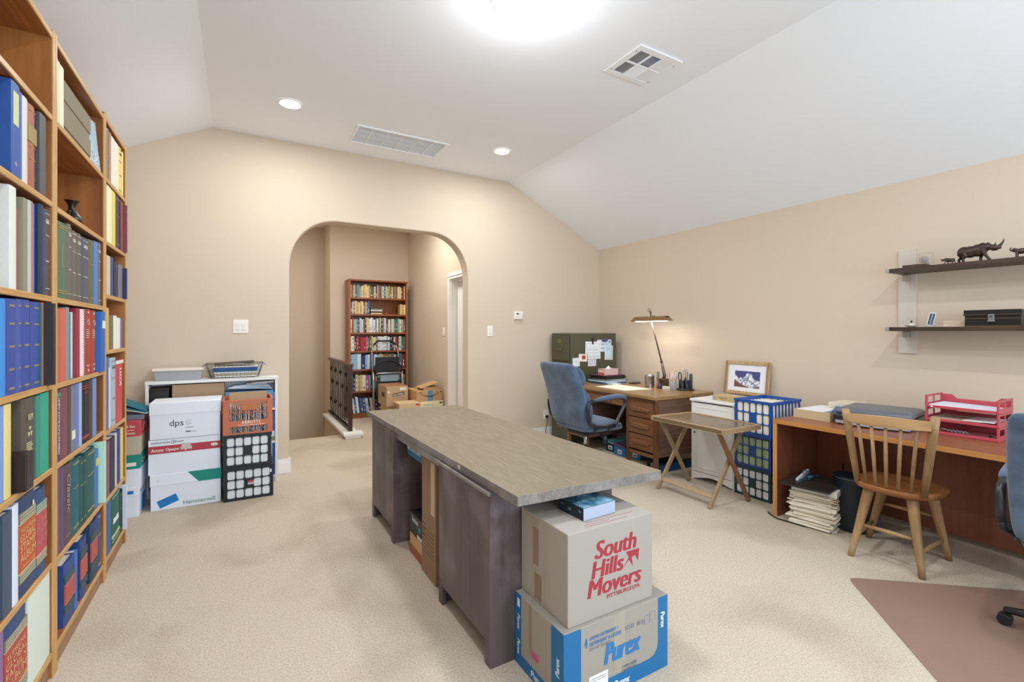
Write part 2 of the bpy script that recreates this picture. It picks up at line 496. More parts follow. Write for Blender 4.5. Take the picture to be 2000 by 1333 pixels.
# baseboards with a stepped top
def baseboard(name, segs):
    m = MB()
    for x0, x1, y0, y1 in segs:
        dx, dy = abs(x1 - x0), abs(y1 - y0)
        m.box(x0, x1, y0, y1, 0, .105)
        if dx > dy:
            yb = max(y0, y1); m.box(x0, x1, yb - .009, yb, .105, .135)
        else:
            right = x0 > 1.5
            xb = max(x0, x1) if right else min(x0, x1)
            m.box(xb - .009 if right else xb, xb if right else xb + .009, y0, y1, .105, .135)
    return struct(name, m, TRIM, bevel=.003)
baseboard('baseboard_far', [(XL, AX0 + .014, YF - .016, YF), (AX0, AX0 + .014, YF - .016, YF + .175), (AX1 - .014, XR, YF - .016, YF), (AX1 - .014, AX1, YF - .016, YF + .175)])
baseboard('baseboard_right', [(XR - .016, XR, YB, YF - .016)])
baseboard('baseboard_hall', [(2.40, HX, 7.774, 7.79), (HX - .016, HX, 6.01, 7.774)])

# curb of the stair well with its white cap
m = MB().box(1.155, 1.30, 6.20, 7.785, 0, .035)
m.box(1.155, 1.345, 6.11, 6.22, 0, .035)
struct('trim_2', m, TRIM, bevel=.003)
m = MB().box(1.13, 1.32, 6.24, 7.785, .035, .075).box(1.13, 1.37, 6.09, 6.24, .035, .075)
struct('trim_3', m, TRIM, bevel=.006)

# iron and wood stair railing
RAILW = mat('#3a2219', .35); IRON = mat('#1e1714', .45, .5)
RX = 1.232
rl = thing('stair_railing', 'dark stair railing with turned iron balusters on the white landing curb', 'railing', (RX, 6.3, .076))
MB().box(RX - .025, RX + .025, 6.20, 6.25, .076, .925).build('newel_post', RAILW, rl, bevel=.004)
MB().box(RX - .03, RX + .03, 6.19, 7.785, .905, .945).build('handrail', mat('#5a3c2c', .35), rl, bevel=.012, seg=3)
MB().box(RX - .02, RX + .02, 6.24, 7.785, .10, .12).build('bottom_rail', IRON, rl)
for i in range(11):
    y = 6.37 + i * .13
    b = MB().tube([(RX, y, .076), (RX, y, .91)], .0075, 8)
    zs = [(.60,), (.32, .78), ()][i % 3]
    for z in zs: b.sphere((RX, y, z), (.016, .016, .022), 10).tube([(RX, y, z - .035), (RX, y, z + .035)], .011, 8)
    b.build('baluster', IRON, rl)

# ================================================================ CEILING FITTINGS
LAMPW = mat('#f3f5f9', .4)
def downlight(x, y, label):
    t = thing('recessed_light', label, 'ceiling light', (x, y, ZC), 'recessed ceiling lights')
    MB().lathe([(.072, -.004), (.080, -.009), (.090, -.007), (.094, -.001)], (x, y, ZC), 40, caps=False).build('trim_ring', LAMPW, t, solid=.002)
    MB().lathe([(.070, -.006), (.070, -.004)], (x, y, ZC), 40).build('lens', mat('#fff3dd', .5, emit=CAN_E), t)
    a = area('lamp_light', (0, 0, -.012), (0, 0, 0), .12, .12, CAN_W, (.93, .95, .97), 'DISK'); a.parent = t
    return t
downlight(.355, 4.114, 'bright round recessed ceiling light above the left side of the arch')
downlight(2.283, 4.127, 'bright round recessed ceiling light above the right side of the arch')
# its flush dome: only the rim nearest the far wall is in the frame
t = thing('dome_light', 'glowing frosted glass dome light in the middle of the ceiling', 'ceiling light', (1.33, 2.14, ZC))
MB().lathe([(.19, -.001), (.19, -.02), (.18, -.026)], (1.33, 2.14, ZC), 40).build('base_plate', LAMPW, t)
MB().lathe([(.005, -.095), (.06, -.090), (.11, -.078), (.15, -.058), (.172, -.026)], (1.33, 2.14, ZC), 40).build('glass_dome', mat('#fff1da', .4, emit=DOME_E), t)
a = bpy.data.lights.new('dome_lamp', 'POINT'); a.energy = DOME_W; a.color = (.91, .95, 1.0); a.shadow_soft_size = .12
ao = bpy.data.objects.new('dome_lamp', a); COL.objects.link(ao); ao.parent = t; ao.location = (0, 0, -.26)
a = area('dome_down_light', (0, 0, -.10), (0, 0, 0), .3, .3, DOME_DOWN_W, (.91, .95, 1.0), 'DISK'); a.parent = t

# long return air grille
t = thing('ceiling_grille', 'long white return air grille in the ceiling between two recessed lights', 'vent', (1.327, 4.43, ZC))
gx0, gx1, gy0, gy1 = .90, 1.755, 4.225, 4.635
m = MB()
m.box(gx0, gx1, gy0, gy0 + .022, ZC - .012, ZC).box(gx0, gx1, gy1 - .022, gy1, ZC - .012, ZC).box(gx0, gx0 + .022, gy0, gy1, ZC - .012, ZC).box(gx1 - .022, gx1, gy0, gy1, ZC - .012, ZC)
for i in range(1, 6):
    x = gx0 + (gx1 - gx0) * i / 6; m.box(x - .004, x + .004, gy0, gy1, ZC - .010, ZC)
m.build('frame', LAMPW, t, bevel=.002)
m = MB()
for i in range(30):
    y = gy0 + .028 + i * .0122; m.obox((gx0 / 2 + gx1 / 2, y, ZC - .005), X_, Vector((0, .97, .24)), Vector((0, -.24, .97)), (gx1 - gx0) / 2 - .02, .0059, .0006)
m.build('louvres', LAMPW, t)
# square supply register
t = thing('ceiling_register', 'square white supply air register with slotted quarters, near the sloped ceiling', 'vent', (2.385, 2.325, ZC))
gx0, gx1, gy0, gy1 = 2.192, 2.578, 2.150, 2.502
m = MB()
b = .045
m.box(gx0, gx1, gy0, gy0 + b, ZC - .010, ZC).box(gx0, gx1, gy1 - b, gy1, ZC - .010, ZC).box(gx0, gx0 + b, gy0 + b, gy1 - b, ZC - .010, ZC).box(gx1 - b, gx1, gy0 + b, gy1 - b, ZC - .010, ZC)
ix0, ix1, iy0, iy1 = gx0 + b, gx1 - b, gy0 + b, gy1 - b
my = (iy0 + iy1) / 2; xa = ix0 + (ix1 - ix0) / 3; xb_ = ix0 + 2 * (ix1 - ix0) / 3
m.box(ix0, ix1, my - .008, my + .008, ZC - .010, ZC - .002)
for x in (xa, xb_): m.box(x - .006, x + .006, iy0, iy1, ZC - .012, ZC - .002)
m.build('frame', LAMPW, t, bevel=.002)
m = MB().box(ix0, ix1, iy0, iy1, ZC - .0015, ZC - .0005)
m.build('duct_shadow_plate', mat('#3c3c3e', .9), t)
m = MB()
def lou(x0, x1, y0, y1, n, along, ang):
    c, s = math.cos(ang), math.sin(ang)
    for i in range(n):
        if along == 'y':
            x = x0 + (x1 - x0) * (i + .5) / n; m.obox((x, (y0 + y1) / 2, ZC - .006), Vector((c, 0, s)), Y_, Vector((-s, 0, c)), (x1 - x0) / n * .46, (y1 - y0) / 2, .0006)
        else:
            y = y0 + (y1 - y0) * (i + .5) / n; m.obox(((x0 + x1) / 2, y, ZC - .006), X_, Vector((0, c, s)), Vector((0, -s, c)), (x1 - x0) / 2, (y1 - y0) / n * .46, .0006)
lou(ix0, xa - .006, iy0, my - .008, 9, 'y', .7); lou(ix0, xa - .006, my + .008, iy1, 9, 'y', .7)
lou(xa + .006, xb_ - .006, iy0, my - .008, 11, 'x', .75); lou(xa + .006, xb_ - .006, my + .008, iy1, 11, 'x', -.7)
lou(xb_ + .006, ix1, iy0, my - .008, 9, 'y', -.6); lou(xb_ + .006, ix1, my + .008, iy1, 9, 'y', -.6)
m.build('louvres', LAMPW, t)
m = MB()
for x in (gx0 + .02, gx1 - .02):
    for y in (gy0 + .06, gy1 - .06): m.sphere((x, y, ZC - .010), (.006, .006, .003), 8)
m.build('screws', STEEL, t)

# ================================================================ WALL FITTINGS
SW = mat('#f0ebe2', .4)
def switch(name, x, z, gangs, label, face='far', y=None, kind='switch'):
    w = .045 * gangs + .028 + (.003 if gangs > 1 else -.002); h = .122
    if face == 'far':
        t = thing(name, label, kind, (x, YF, z)); n = YF
        MB().box(x - w / 2, x + w / 2, n - .006, n - .0005, z - h / 2, z + h / 2).build('wall_plate', SW, t, bevel=.003)
        for g in range(gangs):
            cx = x + (g - (gangs - 1) / 2) * .046
            m = MB().obox((cx, n - .0075, z), X_, Vector((0, .997, .07)), Vector((0, -.07, .997)), .0165, .0025, .033)
            m.build('rocker', SW, t, bevel=.001)
            MB().box(cx - .017, cx + .017, n - .0066, n - .006, z - .0350, z - .0335).build('rocker_gap', mat('#8d857b', .8), t)
    else:
        t = thing(name, label, kind, (HX, y, z)); n = HX
        MB().box(n - .006, n - .0005, y - w / 2, y + w / 2, z - h / 2, z + h / 2).build('wall_plate', SW, t, bevel=.003)
        MB().box(n - .009, n - .005, y - .0165, y + .0165, z - .033, z + .033).build('rocker', SW, t, bevel=.001)
    return t
switch('light_switch', .016, 1.391, 2, 'white double rocker light switch on the wall above the paper boxes', kind='light switch')
switch('light_switch', 2.574, 1.352, 1, 'single white rocker light switch on the wall right of the arch', kind='light switch')
yy = onX(867, 648, HX).y
switch('light_switch', 0, 1.345, 1, 'single light switch on the hall wall beside the white door frame', 'hall', yy, kind='light switch')
t = thing('thermostat', 'small cream digital thermostat on the wall right of the arch', 'thermostat', (2.956, YF, 1.541))
MB().box(2.898, 3.014, YF - .028, YF - .0005, 1.495, 1.590).build('case', SW, t, bevel=.004)
MB().box(2.905, 3.007, YF - .031, YF - .027, 1.498, 1.540).build('flip_cover', mat('#e6e0d4', .4), t, bevel=.002)
MB().box(2.926, 2.952, YF - .030, YF - .027, 1.553, 1.572).build('display', mat('#4b4f48', .3), t)
m = MB().box(2.966, 2.974, YF - .030, YF - .027, 1.556, 1.562).box(2.966, 2.974, YF - .030, YF - .027, 1.566, 1.572)
m.build('button', mat('#6d6a64', .5), t)
# unseen recessed lights added to brighten the near half, above and behind the camera
downlight(.355, .35, 'added unseen recessed light above the near bookcase')
downlight(2.283, .35, 'added unseen recessed light above the chair mat')
downlight(.355, -1.5, 'added unseen recessed light by the rear window, bookcase side')
downlight(2.283, -1.5, 'added unseen recessed light by the rear window, desk side')

# ================================================================ LEFT BOOKCASES
TEAK = wood('teak_panel', '#804925', '#aa6e3a', 'z', .38, 9, 1.0, rings=6)
TEAKH = wood('teak_shelf', '#8a5229', '#b27641', 'y', .38, 9)
EDGE = wood('teak_edge', '#b3834a', '#d2a76a', 'y', .4, 10)
EDGEV = wood('teak_edge_upright', '#b3834a', '#d2a76a', 'z', .4, 10)
XFR, XBK = -.62, -.93
SHZ = {'A': [2.50, 2.18, 1.845, 1.478, 1.14, .815, .45, .10], 'B': [2.50, 2.18, 1.84, 1.478, 1.135, .815, .44, .10], 'C': [2.515, 2.185, 1.84, 1.548, 1.24, .797, .425, .10]}
UNITS = {'A': (1.60, 2.488), 'B': (2.492, 3.285), 'C': (3.289, 3.835)}
CASEN = {'A': 'near', 'B': 'middle', 'C': 'far'}
for k, (y0, y1) in UNITS.items():
    zt = SHZ[k][0]
    lab = {'A': 'tall teak bookcase at the left edge, nearest of three, full of albums',
           'B': 'tall teak bookcase in the middle of three with a dark vase',
           'C': 'tall teak bookcase, farthest and narrowest of the three on the left'}[k]
    t = thing('bookcase', lab, 'bookcase', ((XFR + XBK) / 2, (y0 + y1) / 2, 0), 'teak bookcases along the left wall')
    th = .022
    for s0 in (y0, y1 - th):
        u = MB().box(XBK, XFR - .006, s0, s0 + th, 0, zt + .012).build('side_panel', TEAK, t, bevel=.001)
        MB().box(XFR - .006, XFR, s0, s0 + th, 0, zt + .012).build('edge_strip', EDGEV, u, bevel=.002)
    MB().box(XBK, XBK + .008, y0 + th, y1 - th, .03, zt).build('back_panel', TEAK, t)
    for i, z in enumerate(SHZ[k]):
        nm = 'top_board' if i == 0 else 'shelf'
        sb = MB().box(XBK + .008, XFR - .010, y0 + th, y1 - th, z - .020, z).build(nm, TEAKH, t)
        MB().box(XFR - .010, XFR - .002, y0 + th, y1 - th, z - .022, z).build('edge_strip', EDGE, sb, bevel=.003)
    MB().box(XFR - .03, XFR - .014, y0 + th, y1 - th, 0, SHZ[k][-1] - .02).build('kickboard', wood('teak_kick', '#8f6a52', '#a98263', 'y', .5, 9), t)

ORD = ['first', 'second', 'third', 'fourth', 'fifth', 'sixth', 'seventh', 'eighth', 'ninth', 'tenth', 'eleventh', 'twelfth', 'thirteenth', 'fourteenth', 'fifteenth',
       'sixteenth', 'seventeenth', 'eighteenth', 'nineteenth', 'twentieth', 'twenty-first', 'twenty-second', 'twenty-third', 'twenty-fourth', 'twenty-fifth', 'twenty-sixth', 'twenty-seventh',
       'twenty-eighth', 'twenty-ninth', 'thirtieth', 'thirty-first', 'thirty-second', 'thirty-third', 'thirty-fourth', 'thirty-fifth', 'thirty-sixth', 'thirty-seventh', 'thirty-eighth', 'thirty-ninth', 'fortieth']

def make_book(y0, y1, z0, h, xs, dep, col, kind, label, group, name='book', rough=.5):
    """a closed book standing with its spine at x = xs facing +x"""
    w = y1 - y0; bev = min(.003, w * .2); cb = .0025 if w > .012 else .001
    t = thing(name, label, 'binder' if 'binder' in label else ('album' if 'album' in label else 'book'), ((xs - dep / 2), (y0 + y1) / 2, z0), group)
    cm = mat(col, rough, bump=.25, bscale=420)
    m = MB()
    # boards and rounded spine
    sp = .006 if w > .02 and kind not in ('binder', 'b') else .002
    prof = [(xs - dep, y0), (xs - sp, y0), (xs - sp * .35, y0 + w * .2), (xs, y0 + w * .5), (xs - sp * .35, y1 - w * .2), (xs - sp, y1), (xs - dep, y1), (xs - dep, y1 - cb), (xs - .006 - sp, y1 - cb), (xs - .006 - sp, y0 + cb), (xs - dep, y0 + cb)]
    m.prism(prof, 'xy', z0, z0 + h)
    ML = [cm]
    def mi_(c):
        if c not in ML: ML.append(c)
        return ML.index(c)
    if z0 + h < 1.5 and w > .006:
        MB().box(xs - dep + .004, xs - .0065 - sp, y0 + cb + .0004, y1 - cb - .0004, z0 + .004, z0 + h - .005).build('pages', PAPER, t)
    cy = (y0 + y1) / 2
    def bands(zs, c=GOLD, hh=.0013, ww=.6, nm='spine_bands'):
        for z in zs: m.box(xs - .001 - sp * .4, xs + .0007, cy - w * ww / 2, cy + w * ww / 2, z0 + z * h - hh, z0 + z * h + hh, mi_(c))
    def up(body, zf, hf, wf, c, shear=0, bold=.0, nm='spine_lettering', down=False):
        b = m
        if down: write(b, body, (xs + .0006, cy - w * wf / 2, z0 + h * (zf + hf)), (0, 0, -1), Y_, h * hf, w * wf, shear, bold, mi_(c))
        else: write(b, body, (xs + .0006, cy + w * wf / 2, z0 + h * zf), (0, 0, 1), (0, -1, 0), h * hf, w * wf, shear, bold, mi_(c))
    def across(body, zf, hf, wf, c, bold=.0, nm='spine_lettering', off=0):
        write(m, body, (xs + .0008, cy - w * wf / 2 + off, z0 + h * zf), (0, 1, 0), (0, 0, 1), w * wf, h * hf, 0, bold, mi_(c))
    def panel(zf, hf, c, wf=.96, nm='title_panel'):
        m.box(xs - .001 - sp * .6, xs + .0005, cy - w * wf / 2, cy + w * wf / 2, z0 + h * zf, z0 + h * (zf + hf), mi_(mat(c, .6)))
    if kind == 'gold':
        bands([.95, .935, .62, .10, .085] if w > .05 else [.93, .6, .09], GOLD, .0009, .6)
    elif kind == 'gold2':
        bands([.93, .74, .50, .26, .06], mat('#8f8360', .5), .0035, .42)
    elif kind == 'b2':
        bands([.95, .92, .10, .07], GOLD, .0012, .8); panel(.42, .28, '#a08b4a', .05)
    elif kind in ('lined', 'lined2'):
        c = mat('#d9d6cc', .6) if kind == 'lined' else mat('#3a3a3c', .6)
        bands([.95, .70, .08], c, .0009, .62); bands([.88, .86, .845, .40], c, .0015, .45, 'spine_titles')
    elif kind == 'leather':
        panel(.55, .2, '#a08a55'); bands([.93, .5, .35, .12], GOLD, .001)
    elif kind == 'binder':
        panel(.55, .35, '#c9cf9a', .6, 'label'); 
        MB().tube([(xs + .0005, cy, z0 + h * .14), (xs - .004, cy, z0 + h * .14)], .008, 12).build('finger_ring', STEEL, t)
    elif kind == 'binder2':
        b = MB().tube([(xs - .1 + .03 * math.cos(a), y0 - .0006, z0 + h * .5 + .03 * math.sin(a)) for a in [i * math.pi / 8 for i in range(16)]], .0012, 5, closed=True); b.build('emblem', mat('#8f95a5', .5), t)
    elif kind == 'rem':
        across('REM', .74, .07, .34, mat('#cfc4a0', .6), .02)
        b = MB()
        for zz, sc in ((.60, .013), (.28, .011), (.14, .009)):
            for a in (90, 210, 330):
                c0 = Vector((xs + .0008, cy + sc * 1.1 * math.cos(math.radians(a)) * .9, z0 + h * zz + sc * 1.1 * math.sin(math.radians(a))))
                pts = []
                for dd in (-28, 28):
                    aa = math.radians(a + dd); pts.append((cy + sc * 1.5 * math.cos(aa), z0 + h * zz + sc * 1.5 * math.sin(aa)))
                b.prism([(cy + sc * .3 * math.cos(math.radians(a)), z0 + h * zz + sc * .3 * math.sin(math.radians(a)))] + pts, 'yz', xs - .003, xs + .0009)
        m.add(b.v, b.f, mi_(mat('#cfc4a0', .6)))
        b = MB()
        for q in range(5): b.box(xs - .003, xs + .0008, cy - w * .22, cy + w * (.1 + .04 * (q % 3)), z0 + h * (.47 - q * .022), z0 + h * (.478 - q * .022))
        m.add(b.v, b.f, mi_(mat('#cfc4a0', .6)))
    elif kind in ('stamp', 'stamp2', 'stamp3'):
        pc = {'stamp': '#c05a34', 'stamp2': '#b8525c', 'stamp3': '#b94f48'}[kind]
        panel(.14, .10, '#7d7866', .96, 'pattern_band'); panel(.74, .10, '#7d7866' if kind != 'stamp2' else '#5f8580', .96, 'pattern_band')
        bands([.245, .735], mat('#d8c48e', .5), .0015, .96)
        b = MB(); rnd = random.Random(3)
        for zz in (.14, .74):
            nn = max(3, int(w / .012))
            for q in range(nn):
                for r2 in range(3):
                    yy_ = y0 + w * .05 + w * .9 * (q + .5) / nn; z_ = z0 + h * (zz + .018 + .032 * r2)
                    b.box(xs - .004, xs + .001, yy_ - .0028, yy_ + .0028, z_ - .0028, z_ + .0028)
        m.add(b.v, b.f, mi_(mat('#c3bda6', .6)))
        panel(.26, .46, pc)
        tc = mat('#d9bd86', .6)
        if kind == 'stamp':
            across('THE SUPREME', .64, .045, .86, tc); across('GLOBAL', .55, .075, .9, tc); across('STAMP', .45, .08, .9, tc); across('ALBUM', .35, .08, .9, tc); across('A BLANK PAGE', .28, .03, .8, tc)
            across('1', .84, .05, .08, mat('#e8e4da', .5), .03, off=w * .3)
        elif kind == 'stamp2':
            across('GLOBAL', .60, .06, .86, mat('#cf8a84', .6)); across('STAMP', .49, .08, .9, mat('#cf8a84', .6)); across('ALBUM', .37, .08, .9, mat('#cf8a84', .6))
        else:
            across('SUPREME', .62, .055, .8, tc); across('GLOBAL', .53, .07, .9, tc); across('FAMILY', .43, .075, .9, tc); across('ALBUM', .33, .08, .84, tc); across('PUBLICATIONS', .275, .03, .86, tc)
    elif kind == 'stampr':
        panel(.34, .32, '#b9574c'); panel(.70, .10, '#44574e', .96, 'olive_panel'); panel(.19, .10, '#44574e', .96, 'olive_panel'); bands([.345, .655], mat('#d0a868', .5), .001, .9)
    elif kind == 'plate':
        up('AMERICAN PLATE BLOCK ALBUM', .10, .78, .36, mat('#efeaf5', .5), 0, .02)
        panel(.90, .05, '#3f9c8c', .9, 'sticker')
    elif kind == 'classic':
        up('Classic', .40, .48, .42, mat('#b7a3a6', .5), .3, 0.0, down=True)
        bands([.10], mat('#8a7672', .5), .002, .5)
    elif kind == 'red':
        bands([.92, .88], mat('#b83a34', .5), .0015, .8); across('STAMPS', .80, .03, .6, mat('#c8553c', .6)); bands([.10, .085], mat('#b83a34', .5), .002, .9)
    elif kind == 'red2':
        up('SCOTT', .58, .3, .3, mat('#efe3de', .5), 0, .03); panel(.94, .055, '#e6dcd8', .98, 'head_band')
    elif kind == 'spiral':
        b = MB()
        for q in range(int(h / .012)): b.tube([(xs + .001, cy - w * .4, z0 + .01 + q * .012), (xs + .003, cy, z0 + .01 + q * .012), (xs + .001, cy + w * .4, z0 + .01 + q * .012)], .0012, 5)
        b.build('spiral_binding', mat('#b9a9ae', .4), t)
    elif kind == 'dots':
        b = MB()
        for q in (.95, .06): b.tube([(xs - .002, cy, z0 + h * q), (xs + .0012, cy, z0 + h * q)], .006, 10)
        m.add(b.v, b.f, mi_(WHITE))
        b = MB().tube([(xs + .0008, cy + .014 * math.cos(a), z0 + h * .8 + .014 * math.sin(a)) for a in [i * math.pi / 8 for i in range(16)]], .0013, 5, closed=True)
        for q in range(5): b.box(xs - .003, xs + .0008, cy - w * .26, cy + w * (.1 + .05 * (q % 3)), z0 + h * (.68 - q * .03), z0 + h * (.69 - q * .03))
        for q in range(2): b.box(xs - .003, xs + .0008, cy - w * .2, cy + w * .2, z0 + h * (.14 - q * .02), z0 + h * (.147 - q * .02))
        m.add(b.v, b.f, mi_(mat('#dcb6aa', .6)))
    elif kind == 'lbl':
        panel(.72 if h > .295 or 'yellow' in label else .18, .13, '#dfe3d2' if 'yellow' not in label else '#d8c760', .62, 'label')
    elif kind == 'greenl':
        bands([.93, .92, .08, .07], mat('#8fae97', .5), .0012, .8); panel(.40, .10, '#e4e8e2', .55, 'label'); bands([.18, .15], mat('#c9c39a', .5), .004, .8)
    m.build('cover', ML, t, fixn=True)
    return t
